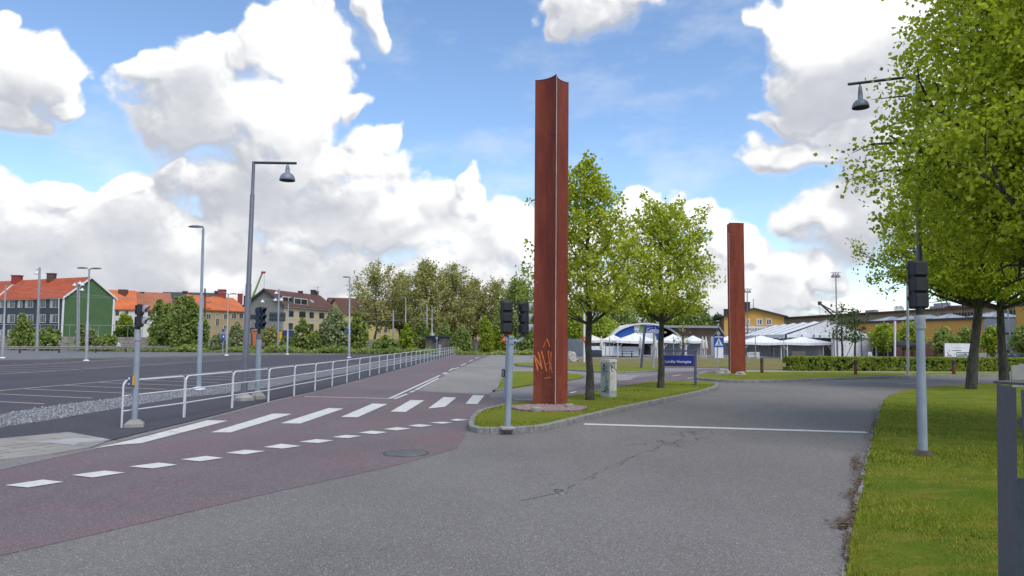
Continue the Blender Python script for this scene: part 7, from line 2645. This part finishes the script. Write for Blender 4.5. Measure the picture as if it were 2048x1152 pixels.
t = thing('works_annex', 'ochre yellow annex with peaked skylights in front of the brown works hall', 'building', (P(1900, 680, 115).x, 115, 0))
n2 = -n
AA, AB = HA.lerp(HB, .0) + n2 * 9, HA.lerp(HB, .93) + n2 * 9
zN = (hit(1849, 643, AA, AB)[1] + hit(1960, 638.5, AA, AB)[1]) / 2
s_e, _ = hit(1974.5, 650, AA, AB)
AB2 = AA.lerp(AB, s_e)
MB().prism([tuple(AA), tuple(AB2), tuple(AB2 + n * 8.6), tuple(AA + n * 8.6)], 0, zN).build('walls', M['yellow'], t)
MB().prism([tuple(AA - n * .4), tuple(AB2 - n * .4), tuple(AB2 + n * 8.6), tuple(AA + n * 8.6)], zN, zN + .35).build('roof_edge', M['roof_dark'], t)
for x0, x1, yt in ((1736, 1772, 636.5), (1773, 1808, 636), (1809, 1846, 633), (1850, 1889, 631), (1928, 1985, 626)):
    q0, _ = lineX(AA + n * 1.2, AB2 + n * 1.2, x0)
    q1, _ = lineX(AA + n * 1.2, AB2 + n * 1.2, x1)
    if (q1 - AA).dot(d) > (AB2 - AA).length:
        q1 = AB2 + n * 1.2
    mid = (q0 + q1) / 2
    pk = P((x0 + x1) / 2, yt, mid.y + 2)
    hgt = max(.8, min(2.6, pk.z - zN - .3))
    b4 = [q0, q1, q1 + n * 5.5, q0 + n * 5.5]
    r0, r1 = q0.lerp(q1, .42) + n * 2.7, q0.lerp(q1, .58) + n * 2.7
    zb_ = zN + .35
    sk = MB().add([(*p_, zb_) for p_ in b4] + [(*r0, zb_ + hgt), (*r1, zb_ + hgt)], [(0, 1, 5, 4), (1, 2, 5), (2, 3, 4, 5), (3, 0, 4), (3, 2, 1, 0)])
    so_ = sk.build('skylight', M['skylight'], t)
    rb = MB()
    for p_, q_ in ((b4[0], r0), (b4[1], r1), (r0, r1)):
        z1_ = zb_ + (hgt if p_ is r0 else 0)
        rb.tube([(*p_, z1_ + .02), (*q_, zb_ + hgt + .02)], .07, 5)
    rb.build('glazing_bar', M['greymetal'], so_)
# grey gate block and right-hand yellow wall
t = thing('loading_gate', 'tall light grey loading gate block between the yellow walls', 'gate', (AB2.x, AB2.y, 0))
s_g, _ = hit(2043, 650, AA, AB)
AB3 = AA.lerp(AB, s_g)
zG = hit(2010, 638, AA, AB)[1]
MB().prism([tuple(AB2 - n * .5), tuple(AB3 - n * .5), tuple(AB3 + n * 8), tuple(AB2 + n * 8)], 0, zG).build('wall', M['greymetal'], t)
dA, dB = AB2.lerp(AB3, .12) - n * .56, AB2.lerp(AB3, .85) - n * .56
MB().prism([tuple(dA), tuple(dB), tuple(dB + n * .1), tuple(dA + n * .1)], 0, zG * .62).build('roller_door', M['skylight'], t)
MB().prism([tuple(dA - n * .3), tuple(dB - n * .3), tuple(dB + n * .1), tuple(dA + n * .1)], zG * .62, zG * .66).build('canopy', M['shed_dark'], t)
t = thing('works_building', 'ochre yellow wall of the next works building at the frame edge', 'building', (AB3.x, AB3.y, 0))
AB4 = AB3 + d * 14
zY = hit(2046, 612, AB3 - n * .6, AB4 - n * .6)[1]
MB().prism([tuple(AB3 - n * .8), tuple(AB4 - n * .8), tuple(AB4 + n * 8), tuple(AB3 + n * 8)], 0, min(zY, zG * 1.45)).build('walls', M['yellow'], t)
MB().prism([tuple(AB3 - n * 1.0), tuple(AB4 - n * 1.0), tuple(AB4 + n * 8), tuple(AB3 + n * 8)], min(zY, zG * 1.45), min(zY, zG * 1.45) + .3).build('roof_edge', M['roof_dark'], t)
# red-brown fence in front of the annex
FA, FB = AA + n2 * 5 + d * 30, AB2 + n2 * 5
t = thing('board_fence', 'long red-brown board fence at the foot of the yellow annex', 'fence', (FA.x, FA.y, 0))
zf = hit(1900, 683.5, FA, FB)[1]
MB().prism([tuple(FA), tuple(FB), tuple(FB + n * .12), tuple(FA + n * .12)], 0, zf).build('boards', M['fence_red'], t)
pk = MB()
Lf = (FB - FA).length
for i in range(int(Lf / 2.2)):
    q = FA + d * i * 2.2 - n * .06
    pk.box((q.x, q.y, zf / 2), (.12, .12, zf + .05), math.atan2(d.y, d.x))
pk.build('battens', M['wood_rust'], t)
# lattice harbour crane far away
Yk = 230
t = thing('harbour_crane', 'distant dark slanting harbour crane jib above the works hall', 'crane', (P(1667, 640, Yk).x, Yk, 0))
a, c = P(1639.5, 606.5, Yk), P(1672, 636, Yk)
c2 = P(1676, 628, Yk)
MB().tube([tuple(a), tuple(c)], .28, 4).tube([tuple(a), tuple(c2)], .16, 4).tube([tuple(a.lerp(c, .33)), tuple(a.lerp(c2, .4)), tuple(a.lerp(c, .6)), tuple(a.lerp(c2, .8))], .12, 4).build('jib', M['shed_dark'], t)
MB().box((a.x, Yk, a.z), (.9, .8, 1.1)).build('jib_head', M['shed_dark'], t)
MB().tube([tuple(a), (a.x, Yk, P(1639, 634, Yk).z)], .05, 4).build('cable', M['shed_dark'], t)
MB().box((P(1674, 632, Yk).x, Yk + 2, P(1674, 640, Yk).z / 2), (3.0, 3, P(1674, 634, Yk).z)).build('tower', M['shed_dark'], t)
# wooded hill line far away right
# blue-and-white arched tent
Y_ = 112
t = thing('arched_tent', 'big round-arched tent with blue side panels behind the gazebos', 'tent', (P(1290, 690, Y_).x, Y_, 0))
xa, xb = P(1222, 690, Y_).x, P(1360, 690, Y_).x
cx_, hw = (xa + xb) / 2, (xb - xa) / 2
zc, zs = P(1290, 649.5, Y_).z, P(1290, 679, Y_).z
K = 24
arc = [(cx_ + hw * math.sin(a), zs + (zc - zs) * (math.cos(a) - math.cos(1.25)) / (1 - math.cos(1.25))) for a in [(-1.25 + 2.5 * i / K) for i in range(K + 1)]]
arc = [(cx_ + (x - cx_) / math.sin(1.25), z) for x, z in arc]
dep = 18
rfm = MB()
vs = [(x, Y_ - .4, z + .05) for x, z in arc] + [(x, Y_ + dep, z + .05) for x, z in arc] + [(cx_ + (x - cx_) * 1.03, Y_ - .4, z + .28) for x, z in arc] + [(cx_ + (x - cx_) * 1.03, Y_ + dep, z + .28) for x, z in arc]
n_ = K + 1
fs = []
for i in range(K):
    fs += [(i, i + 1, n_ + i + 1, n_ + i), (2 * n_ + i + 1, 2 * n_ + i, 3 * n_ + i, 3 * n_ + i + 1), (i + 1, i, 2 * n_ + i, 2 * n_ + i + 1), (n_ + i, n_ + i + 1, 3 * n_ + i + 1, 3 * n_ + i)]
rfm.add(vs, fs, False).build('roof', M['white'], t)
l0, l1 = P(1263, 660, Y_).x, P(1312, 660, Y_).x
mid_ = [(x, z) for x, z in arc if l0 <= x <= l1]
lf = [(x, z) for x, z in arc if x < l0] + [mid_[0]]
rt = [mid_[-1]] + [(x, z) for x, z in arc if x > l1]
for seg, m, nm in ((mid_, 'tent', 'front_panel'), (lf, 'tent_blue', 'side_panel'), (rt, 'tent_blue', 'side_panel')):
    vs = [(x, Y_, z) for x, z in seg] + [(seg[-1][0], Y_, zs - .6), (seg[0][0], Y_, zs - .6)]
    MB().add(vs, [tuple(range(len(vs)))]).build(nm, M[m], t)
MB().box((cx_, Y_ + .3, zs / 2 - .3), (hw * 2 - 1, .1, zs - .4)).build('base_wall', M['tent_dull'], t)
q = P(1266, 665.5, Y_)
text_mesh('lettering', 'BRASOMMAR', .62, (q.x, Y_ - .03, q.z), (1, 0, 0), (0, 0, 1), M['panel_dark'], t, .0)
q = P(1286.5, 657, Y_)
MB().add([(q.x + .62 * math.cos(k * math.pi / 8), Y_ - .04, q.z + .62 * math.sin(k * math.pi / 8)) for k in range(16)], [tuple(range(16))]).build('sun_emblem', M['crane_green'], t)


def gazebo(label, x0, x1, yt, ye, yb_, Y, m='tent', legm='rail_white', group='gazebos on the terrace', dep=None, braces=True, legw=.11, side=None):
    xa, xb = P(x0, ye, Y).x, P(x1, ye, Y).x
    W_ = xb - xa
    dp = dep or W_ * .8
    zt, ze = P((x0 + x1) / 2, yt, Y + dp / 2).z, P((x0 + x1) / 2, ye, Y).z
    t = thing('gazebo', label, 'gazebo', ((xa + xb) / 2, Y + dp / 2, 0), group)
    c = ((xa + xb) / 2, Y + dp / 2)
    mb = MB()
    n = 8
    rings = []
    for k in range(6):
        f = k / 5
        h_ = ze + (zt - ze) * (f ** 1.35 * .55 + f * .45)
        r_ = 1 - f * .985
        ring = []
        for (sx, sy) in ((-1, -1), (0, -1), (1, -1), (1, 0), (1, 1), (0, 1), (-1, 1), (-1, 0)):
            sag = -.10 * (1 - f) if (sx == 0 or sy == 0) else 0
            ring.append((c[0] + sx * W_ / 2 * r_, c[1] + sy * dp / 2 * r_, h_ + sag))
        rings.append(ring)
    vs = [v for r_ in rings for v in r_]
    fs = [(k * 8 + i, k * 8 + (i + 1) % 8, k * 8 + 8 + (i + 1) % 8, k * 8 + 8 + i) for k in range(5) for i in range(8)] + [tuple(range(40, 48))]
    val = [(x, y, z - .30) for x, y, z in rings[0]]
    vs += val
    fs += [(i, (i + 1) % 8, 48 + (i + 1) % 8, 48 + i) for i in range(8)]
    mb.add(vs, fs)
    mb.build('canopy', M[m], t)
    for sx in (-1, 1):
        for sy in (-1, 1):
            lx, ly = c[0] + sx * (W_ / 2 - .18), c[1] + sy * (dp / 2 - .15)
            lg = MB().box((lx, ly, ze / 2 - .1), (legw, legw, ze - .1))
            if braces:
                lg.tube([(lx, ly, ze - 1.0), (lx - sx * .65, ly, ze - .25)], legw * .38, 4)
            lg.build('leg', M[legm], t)
    if side:
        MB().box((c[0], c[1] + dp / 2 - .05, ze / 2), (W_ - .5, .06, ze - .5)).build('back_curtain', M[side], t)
    return t


gazebo('cream gazebo behind the trunk of the tall young tree', 1160, 1212, 670, 679.5, 715, 94, 'tent_cream', side='tent_dull')
gazebo('cream gazebo left of the blue-arched tent', 1205, 1252, 669.5, 679.5, 715, 96, 'tent_cream', side='tent_dull')
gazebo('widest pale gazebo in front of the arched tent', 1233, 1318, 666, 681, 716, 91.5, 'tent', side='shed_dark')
gazebo('pale gazebo behind the street name board', 1325, 1376, 668, 680.5, 716, 93, 'tent', side='tent_dull')
gazebo('pale gazebo right of the nearly leafless sapling', 1368, 1412, 671, 681, 716, 97, 'tent', side='tent_dull')
gazebo('small pale gazebo at the left foot of the second rusty pillar', 1440, 1478, 672, 680, 716, 97, 'tent', side='tent_dull')
gazebo('low white lean-to canopy in front of the big tent, left', 1485, 1578, 671, 684, 716, 91.5, 'tent', dep=3.5, side='tent_dull')
gazebo('low white canopy in front of the big tent gable, right', 1560, 1668, 674, 684.5, 716, 91.8, 'tent', dep=3.0, side='tent_dull')
gazebo('black folding gazebo right of the big white tent', 1773, 1850, 677.5, 688.5, 716, 93, 'gazebo_black', 'galv', legw=.06)

# the big white tent
Y_ = 96
t = thing('marquee', 'very large white gabled marquee right of the second rusty pillar', 'tent', (P(1650, 700, Y_).x, Y_, 0))
ML, MR = Vector((P(1576, 690, Y_).x, Y_)), Vector((P(1743, 690, Y_ * 1.0).x, Y_ * 1.0))
zE, zP_ = P(1576, 668.5, Y_).z, P(1651, 641, Y_).z
back = Vector((P(1491, 690, Y_ * 1.28).x, Y_ * 1.28)) - ML
MM = (ML + MR) / 2 - Vector((.35, 0))
back_m = back
rf = MB()
for s_, q in ((-1, ML), (1, MR)):
    o_ = Vector((.35 * s_, 0))
    for k in range(5):
        f0, f1 = k / 5, (k + 1) / 5
        a0, a1 = q + o_ + back * f0, q + o_ + back * f1
        m0, m1_ = MM + back * f0, MM + back * f1
        sg = .10
        am, mm = (a0 + a1) / 2, (m0 + m1_) / 2
        rf.add([(*a0, zE), (*m0, zP_), (*mm, zP_ - .12), (*am, zE - sg)], [(0, 1, 2, 3)])
        rf.add([(*am, zE - sg), (*mm, zP_ - .12), (*m1_, zP_), (*a1, zE)], [(0, 1, 2, 3)])
        rf.add([(*a0, zE), (*a1, zE), (*a1, zE - .45), (*am, zE - .6), (*a0, zE - .45)], [(0, 1, 2, 3, 4)])
rf.build('roof', M['tent'], t, fix=False)
rb = MB()
for k in range(6):
    f = k / 5
    rb.tube([(*(ML + back * f + Vector((-.35, 0))), zE + .03), (*(MM + back * f), zP_ + .04), (*(MR + back * f + Vector((.35, 0))), zE + .03)], .05, 5)
rb.build('frame', M['tent_dull'], t)
MB().add([(*ML, zE - .05), (*MR, zE - .05), (*MM, zP_ - .05)], [(0, 1, 2)]).build('gable_cloth', M['tent'], t)
MB().box(((ML.x + MR.x) / 2, Y_ - .06, zE - .22), (MR.x - ML.x + .3, .08, .42)).build('valance', M['tent'], t)
w0_, w1_ = P(1663, 690, Y_).x, P(1742, 690, Y_).x
MB().box(((w0_ + w1_) / 2, Y_ + .1, zE / 2 - .2), (w1_ - w0_, .08, zE - .45)).build('front_wall', M['tent'], t)
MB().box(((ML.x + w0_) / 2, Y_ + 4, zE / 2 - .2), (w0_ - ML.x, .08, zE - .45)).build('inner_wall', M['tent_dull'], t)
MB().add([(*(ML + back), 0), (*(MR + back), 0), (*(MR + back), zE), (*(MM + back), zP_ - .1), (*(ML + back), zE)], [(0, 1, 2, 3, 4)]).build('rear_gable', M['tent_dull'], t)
for k in range(6):
    q = ML + back * (k / 5)
    MB().box((q.x, q.y, zE / 2), (.12, .12, zE)).build('leg', M['galv'], t)
for x_ in (1604, 1612 + 16, 1640, 1668, 1723):
    q = P(x_, 690, Y_ - .1)
    MB().box((q.x, Y_ - .15, zE / 2), (.10, .10, zE)).build('leg', M['lamp_grey'], t)
MB().add([(*(MR), 0), (*(MR + back), 0), (*(MR + back), zE), (*MR, zE)], [(0, 1, 2, 3)]).build('side_wall', M['tent'], t)

# small A-frame kiosk with sign
Y_ = 92
t = thing('kiosk', 'small A-roofed kiosk with black gable emblem behind the crossing sign', 'kiosk', (P(1437, 700, Y_).x, Y_, 0))
a, c, pk_ = P(1428, 673, Y_), P(1448, 673, Y_), P(1436.5, 655, Y_)
MB().add([(a.x, Y_, a.z), (c.x, Y_, c.z), (pk_.x, Y_, pk_.z - .1)], [(0, 1, 2)]).build('gable_board', M['black'], t)
rfk = MB()
for q in (a, c):
    s_ = -1 if q is a else 1
    e = [Vector((q.x + s_ * .12, Y_ - .15, q.z - .05)), Vector((pk_.x, Y_ - .15, pk_.z)), Vector((pk_.x + .9, Y_ + 2.4, pk_.z)), Vector((q.x + s_ * .12 + .9, Y_ + 2.4, q.z - .05))]
    up = Vector((0, 0, .12))
    rfk.add(e + [v + up for v in e], [(3, 2, 1, 0), (4, 5, 6, 7), (0, 1, 5, 4), (1, 2, 6, 5), (2, 3, 7, 6), (3, 0, 4, 7)])
rfk.build('roof', M['lamp_grey'], t)
MB().add([(pk_.x - .28, Y_ - .03, pk_.z - .75), (pk_.x, Y_ - .03, pk_.z - 1.1), (pk_.x + .28, Y_ - .03, pk_.z - .75), (pk_.x, Y_ - .03, pk_.z - .35)], [(0, 1, 2, 3)]).build('diamond_emblem', M['greymetal'], t)
MB().box(((a.x + c.x) / 2, Y_ + .9, a.z / 2), (c.x - a.x - .2, 1.8, a.z)).build('walls', M['white'], t)

# furled parasols
for i, (x_, lab) in enumerate(((1405.5, 'left of two furled cream parasols before the low hall'), (1412, 'right of two furled cream parasols before the low hall'), (1363.5, 'furled cream parasol by the nearly leafless sapling'), (1203, 'furled cream parasol between the cream gazebos'), (1281, 'furled white parasol under the widest gazebo, left'), (1311, 'furled white parasol under the widest gazebo, right'))):
    Y_ = 91 if x_ > 1400 else 90.5
    q = P(x_, 690, Y_)
    zt = P(x_, 673.5, Y_).z
    t = thing('parasol', lab, 'parasol', (q.x, Y_, 0), 'furled parasols on the terrace')
    MB().tube([(q.x, Y_, 0), (q.x, Y_, zt)], .03, 6).build('pole', M['white'], t)
    MB().lathe((q.x, Y_, 0), [(.16, zt - 1.5), (.24, zt - 1.35), (.18, zt - .7), (.05, zt + .05)], 10).build('furled_cloth', M['parasol'], t)

# corrugated fence
fa, fb = Vector(G(1168.5, 715.5)[:2]), Vector((P(1135, 700, 118).x, 118))
fa = Vector((P(1168.5, 700, 92).x, 92))
zt_ = 2.0 + 9 * 92 / F * .0 + (P(1168, 678, 92).z - 2.0)
t = thing('steel_fence', 'curved grey corrugated steel fence right of the tallest rusty pillar', 'fence', (fa.x, fa.y, 0))
cf = MB()
nseg = 46
pts = []
for i in range(nseg + 1):
    f = i / nseg
    q = fa.lerp(fb, f) + Vector((-1.2 * math.sin(math.pi * f), 0))
    off = .07 if i % 2 else -.07
    pts.append((q.x + off, q.y - off))
zt_ = P(1166, 677.5, 92).z
vs = [(x, y, 0) for x, y in pts] + [(x, y, zt_) for x, y in pts] + [(x + .04, y + .02, 0) for x, y in pts] + [(x + .04, y + .02, zt_) for x, y in pts]
m_ = nseg + 1
fs = []
for i in range(nseg):
    fs += [(i, i + 1, m_ + i + 1, m_ + i), (2 * m_ + i + 1, 2 * m_ + i, 3 * m_ + i, 3 * m_ + i + 1), (m_ + i, m_ + i + 1, 3 * m_ + i + 1, 3 * m_ + i)]
cf.add(vs, fs)
cf.build('corrugated_panel', M['corr'], t)
MB().box((fa.x + .1, fa.y, zt_ / 2 + .05), (.14, .14, zt_ + .1)).build('end_post', M['white'], t)

# low white terrace screens and blue screens
for (x0, x1, y0, y1, Y_, m, nm, lab) in ((1178, 1278, 693, 711, 92.5, 'white', 'low_screen', 'long low white screen wall behind the picnic benches'), (1745, 1776, 683.5, 716, 95, 'fence_blue', 'privacy_screen', 'dark blue screen directly right of the marquee'), (1777, 1791, 684.5, 716, 95.6, 'fence_blue', 'privacy_screen', 'narrower dark blue screen left of the black gazebo')):
    a, c = P(x0, y1, Y_), P(x1, y0, Y_)
    t = thing(nm, lab, 'screen', ((a.x + c.x) / 2, Y_, 0))
    MB().box(((a.x + c.x) / 2, Y_, (c.z + max(0, a.z)) / 2 - .0), (c.x - a.x, .08, c.z - max(0, a.z))).build('panel', M[m], t)
    ps = 4
    for k in range(ps):
        xx = a.x + (c.x - a.x) * k / (ps - 1)
        MB().box((xx, Y_ - .08, c.z / 2), (.07, .07, c.z + .05)).build('post', M['galv'], t)

# banner with furniture drawing
Y_ = 88
x0, x1, z0, z1 = bounds(1890, 1942, 687, 717.5, Y_)
t = thing('banner', 'large white banner with blue furniture drawing above the hedge', 'banner', ((x0 + x1) / 2, Y_, 0))
MB().box(((x0 + x1) / 2, Y_, (z0 + z1) / 2), (x1 - x0, .04, z1 - z0)).build('cloth', M['tent'], t)
for xx in (x0 - .05, x1 + .05):
    MB().box((xx, Y_ + .05, (z1 + .1) / 2), (.09, .09, z1 + .1)).build('post', M['timber'], t)
bw, bh = x1 - x0, z1 - z0


def bpt(u, v):
    return (x0 + u * bw, Y_ - .026, z1 - v * bh)


dr = MB()


def bline(pts, w_):
    for i in range(len(pts) - 1):
        A_, B2 = Vector(bpt(*pts[i])), Vector(bpt(*pts[i + 1]))
        d_ = (B2 - A_).normalized()
        nn = Vector((-d_.z, 0, d_.x)) * w_ / 2
        dr.add([A_ - nn, B2 - nn, B2 + nn, A_ + nn], [(0, 1, 2, 3)])


for seg, w_ in (([(.08, .57), (.14, .75), (.26, .80)], .07), ([(.06, .85), (.14, .75), (.2, .92)], .04), ([(.07, .95), (.12, .80)], .03), ([(.24, .95), (.26, .8)], .03), ([(.30, .68), (.38, .68)], .03), ([(.34, .68), (.34, .86)], .03),
                ([(.44, .60), (.90, .60)], .10), ([(.44, .58), (.44, .84)], .09), ([(.90, .56), (.92, .84)], .12), ([(.44, .82), (.92, .80)], .14), ([(.5, .72), (.84, .70)], .09), ([(.48, .88), (.48, .95)], .04), ([(.88, .86), (.88, .95)], .04),
                ([(.28, .47), (.62, .46)], .08), ([(.14, .48), (.2, .47)], .06), ([(.22, .96), (.70, .94)], .06), ([(.32, .29), (.74, .29)], .025), ([(.70, .6), (.84, .74)], .06)):
    bline(seg, w_)
dr.build('furniture_drawing', M['panel_dark'], t)


# ---- furniture, small in the picture: one builder per kind, copied
def copy_thing(root, loc, rotz, label, scale=1.0):
    r_ = root.copy()
    COL.objects.link(r_)
    base_r = root.get('_rz', 0.0)
    r_.location = loc
    r_.rotation_euler = (0, 0, rotz)
    r_['label'] = label
    for ch in root.children:
        c = ch.copy()
        COL.objects.link(c)
        c.parent = r_
        for g in ch.children:
            g2 = g.copy()
            COL.objects.link(g2)
            g2.parent = c
    return r_


def sofa_proto(loc, label, m, L_=1.7):
    t = thing('garden_sofa', label, 'garden sofa', loc, 'sofas on the terrace')
    x, y, z = loc
    MB().box((x, y, .22), (L_, .8, .34), 0, .04).build('base', M[m], t)
    MB().box((x, y - .34, .55), (L_, .12, .70), 0, .04).build('backrest', M[m], t)
    for s_ in (-1, 1):
        MB().box((x + s_ * (L_ / 2 - .06), y + .02, .42), (.12, .72, .42), 0, .03).build('armrest', M[m], t)
    MB().box((x, y + .04, .45), (L_ - .28, .62, .14), 0, .05).build('cushion', M['cushion'], t)
    return t


spots = [(1189, 'dark', 'sofa behind the tall young tree trunk'), (1400, 'dark', 'leftmost of the dark sofas between the street board and the crossing sign'), (1424, 'dark', 'dark sofa just left of the crossing sign pole'), (1447, 'dark', 'dark sofa between the crossing sign and the second rusty pillar'), (1499, 'dark', 'dark sofa right of the second rusty pillar, behind the slatted bench'),
         (1595, 'grey', 'grey-brown sofa leftmost above the hedge'), (1624, 'grey', 'grey-brown sofa second from the left above the hedge'), (1648, 'grey', 'grey-brown sofa left of the bare-topped sapling'), (1700, 'grey', 'grey-brown sofa between the two saplings'), (1727, 'grey', 'grey-brown sofa right of the staked sapling'), (1341, 'dark', 'dark sofa behind the street name board')]
protos = {}
for i, (x_, kd, lab) in enumerate(spots):
    Y_ = 89.5 + (i % 3) * .5
    if x_ == 1499:
        Y_ = 92
    q = P(x_, 700, Y_)
    if kd not in protos:
        protos[kd] = sofa_proto((q.x, Y_, 0), lab, 'wicker' if kd == 'dark' else 'wicker_grey')
    else:
        copy_thing(protos[kd], (q.x, Y_, 0), .1 * ((i * 7) % 5 - 2), lab)


def bench_proto(loc, label):
    t = thing('slatted_bench', label, 'bench', loc, 'white slatted benches')
    x, y, z = loc
    sb = MB()
    for k in range(4):
        sb.box((x, y - .30, .25 + k * .17), (1.25, .03, .09))
    sb.build('backrest', M['white'], t)
    MB().box((x, y, .38), (1.25, .5, .05)).build('seat', M['white'], t)
    for sx in (-1, 1):
        for sy in (-1, 1):
            MB().box((x + sx * .6, y + sy * .27, .38), (.08, .07, .78)).build('leg', M['white'], t)
    return t


bp = None
for i, (x_, lab) in enumerate(((1506.5, 'left white slatted bench facing away, right of the second rusty pillar'), (1527.5, 'right one of the pair of white slatted benches behind the first bollard'), (1556, 'white slatted bench left of the hedge end'), (1574, 'white slatted bench partly behind the hedge end'))):
    q = P(x_, 700, 89)
    if bp is None:
        bp = bench_proto((q.x, 89, 0), lab)
    else:
        copy_thing(bp, (q.x, 89, 0), 0, lab)


def table_proto(loc, label, m, L_=1.5, benches=True):
    t = thing('picnic_table' if benches else 'garden_table', label, 'table', loc, 'tables on the terrace')
    x, y, z = loc
    MB().box((x, y, .74), (L_, .75, .05)).build('table_top', M[m], t)
    for sx in (-1, 1):
        MB().tube([(x + sx * L_ * .38, y - .3, 0), (x + sx * L_ * .38, y + .1, .72)], .035, 4).tube([(x + sx * L_ * .38, y + .3, 0), (x + sx * L_ * .38, y - .1, .72)], .035, 4).build('leg', M[m], t)
    if benches:
        for sy in (-1, 1):
            MB().box((x, y + sy * .62, .44), (L_, .26, .045)).build('bench_seat', M[m], t)
        for sx in (-1, 1):
            MB().box((x + sx * L_ * .38, y, .40), (.06, 1.3, .06)).build('cross_bar', M[m], t)
    return t


tp_ = None
for i, (x_, lab) in enumerate(((1254, 'dark picnic table right of the graffiti cabinet'), (1278, 'dark picnic table left of the leaning sign post'), (1226, 'dark table beside the low white screen'), (1355, 'dark table behind the right half of the street name board'), (1812, 'dark table under the black gazebo, left'), (1838, 'dark table under the black gazebo, right'), (1872, 'dark table left of the banner'))):
    q = P(x_, 700, 90.5)
    if tp_ is None:
        tp_ = table_proto((q.x, 90.5, 0), lab, 'shed_dark')
    else:
        copy_thing(tp_, (q.x, 90.5, 0), 0, lab)


def chair_proto(loc, label, m):
    t = thing('garden_chair', label, 'chair', loc, 'white garden chairs')
    x, y, z = loc
    MB().box((x, y, .44), (.46, .44, .04)).build('seat', M[m], t)
    MB().box((x, y + .2, .88), (.46, .03, .10)).box((x, y + .2, .72), (.46, .03, .10)).box((x, y + .2, .57), (.46, .03, .07)).build('backrest', M[m], t)
    for sx in (-1, 1):
        for sy in (-1, 1):
            MB().box((x + sx * .2, y + sy * .19, .22 if sy < 0 else .46), (.045, .045, .44 if sy < 0 else .92)).build('leg', M[m], t)
    return t


cp_ = None
for i, (x_, rz, lab) in enumerate(((1741, .3, 'leftmost white garden chair right of the marquee corner'), (1749, 1.9, 'second white garden chair from the marquee corner'), (1758, -.4, 'middle white garden chair before the dark blue screen'), (1766, 1.2, 'fourth white garden chair before the dark blue screen'), (1774, .1, 'rightmost white garden chair, standing tallest, before the blue screens'), (1202, .4, 'white chair left of the graffiti cabinet'), (1208, 2.2, 'white chair directly above the graffiti cabinet'), (1296, .1, 'pale chair between the direction sign posts'), (1302, 1.4, 'pale chair left of the second young tree trunk'))):
    q = P(x_, 700, 90)
    z = 0
    if cp_ is None:
        cp_ = chair_proto((q.x, 90, 0), lab, 'white')
    else:
        copy_thing(cp_, (q.x, 90 + (i % 2) * .8, 0), rz, lab)
# white canopy leg frame on the right of the tent and plain white pole
t = thing('white_frame', 'slanting white bracket frame at the marquee right corner', 'frame', (P(1750, 700, 94).x, 94, 0))
MB().tube([(P(1753, 716, 94).x, 94, 0), (P(1752, 694, 94).x, 94, P(1752, 694, 94).z), (P(1744, 685, 94).x, 94, P(1744, 685, 94).z)], .09, 6).build('bracket', M['white'], t)
tag(MB().tube([(P(1789.5, 714, 91).x, 91, 0), (P(1790, 642, 91).x, 91, P(1790, 642, 91).z)], .13, 8).lathe((P(1789.5, 714, 91).x, 91, 0), [(.2, 0), (.2, .04), (.14, .05)], 8).build('flag_pole', M['white']), 'short thick white pole rising left of the black gazebo', 'pole')
# thin posts standing on the terrace edge
for i, (x_, yt, lab) in enumerate(((1219, 674, 'thin grey terrace post above the graffiti cabinet'), (1282, 676, 'thin grey terrace post left of the direction signs'), (1347, 674, 'thin grey terrace post above the street name board'), (1402.5, 692, 'pale terrace post left of the furled parasols'), (1511, 674, 'thin terrace post between rusty pillar and first bollard'), (1568, 676, 'thin terrace post left of the hedge end'))):
    q = P(x_, 700, 88.6)
    tag(MB().tube([(q.x, 88.6, 0), (q.x, 88.6, P(x_, yt, 88.6).z)], .045, 6).lathe((q.x, 88.6, 0), [(.1, 0), (.1, .02), (.05, .03)], 6).build('terrace_post', M['galv']), lab, 'post', 'thin posts along the terrace')
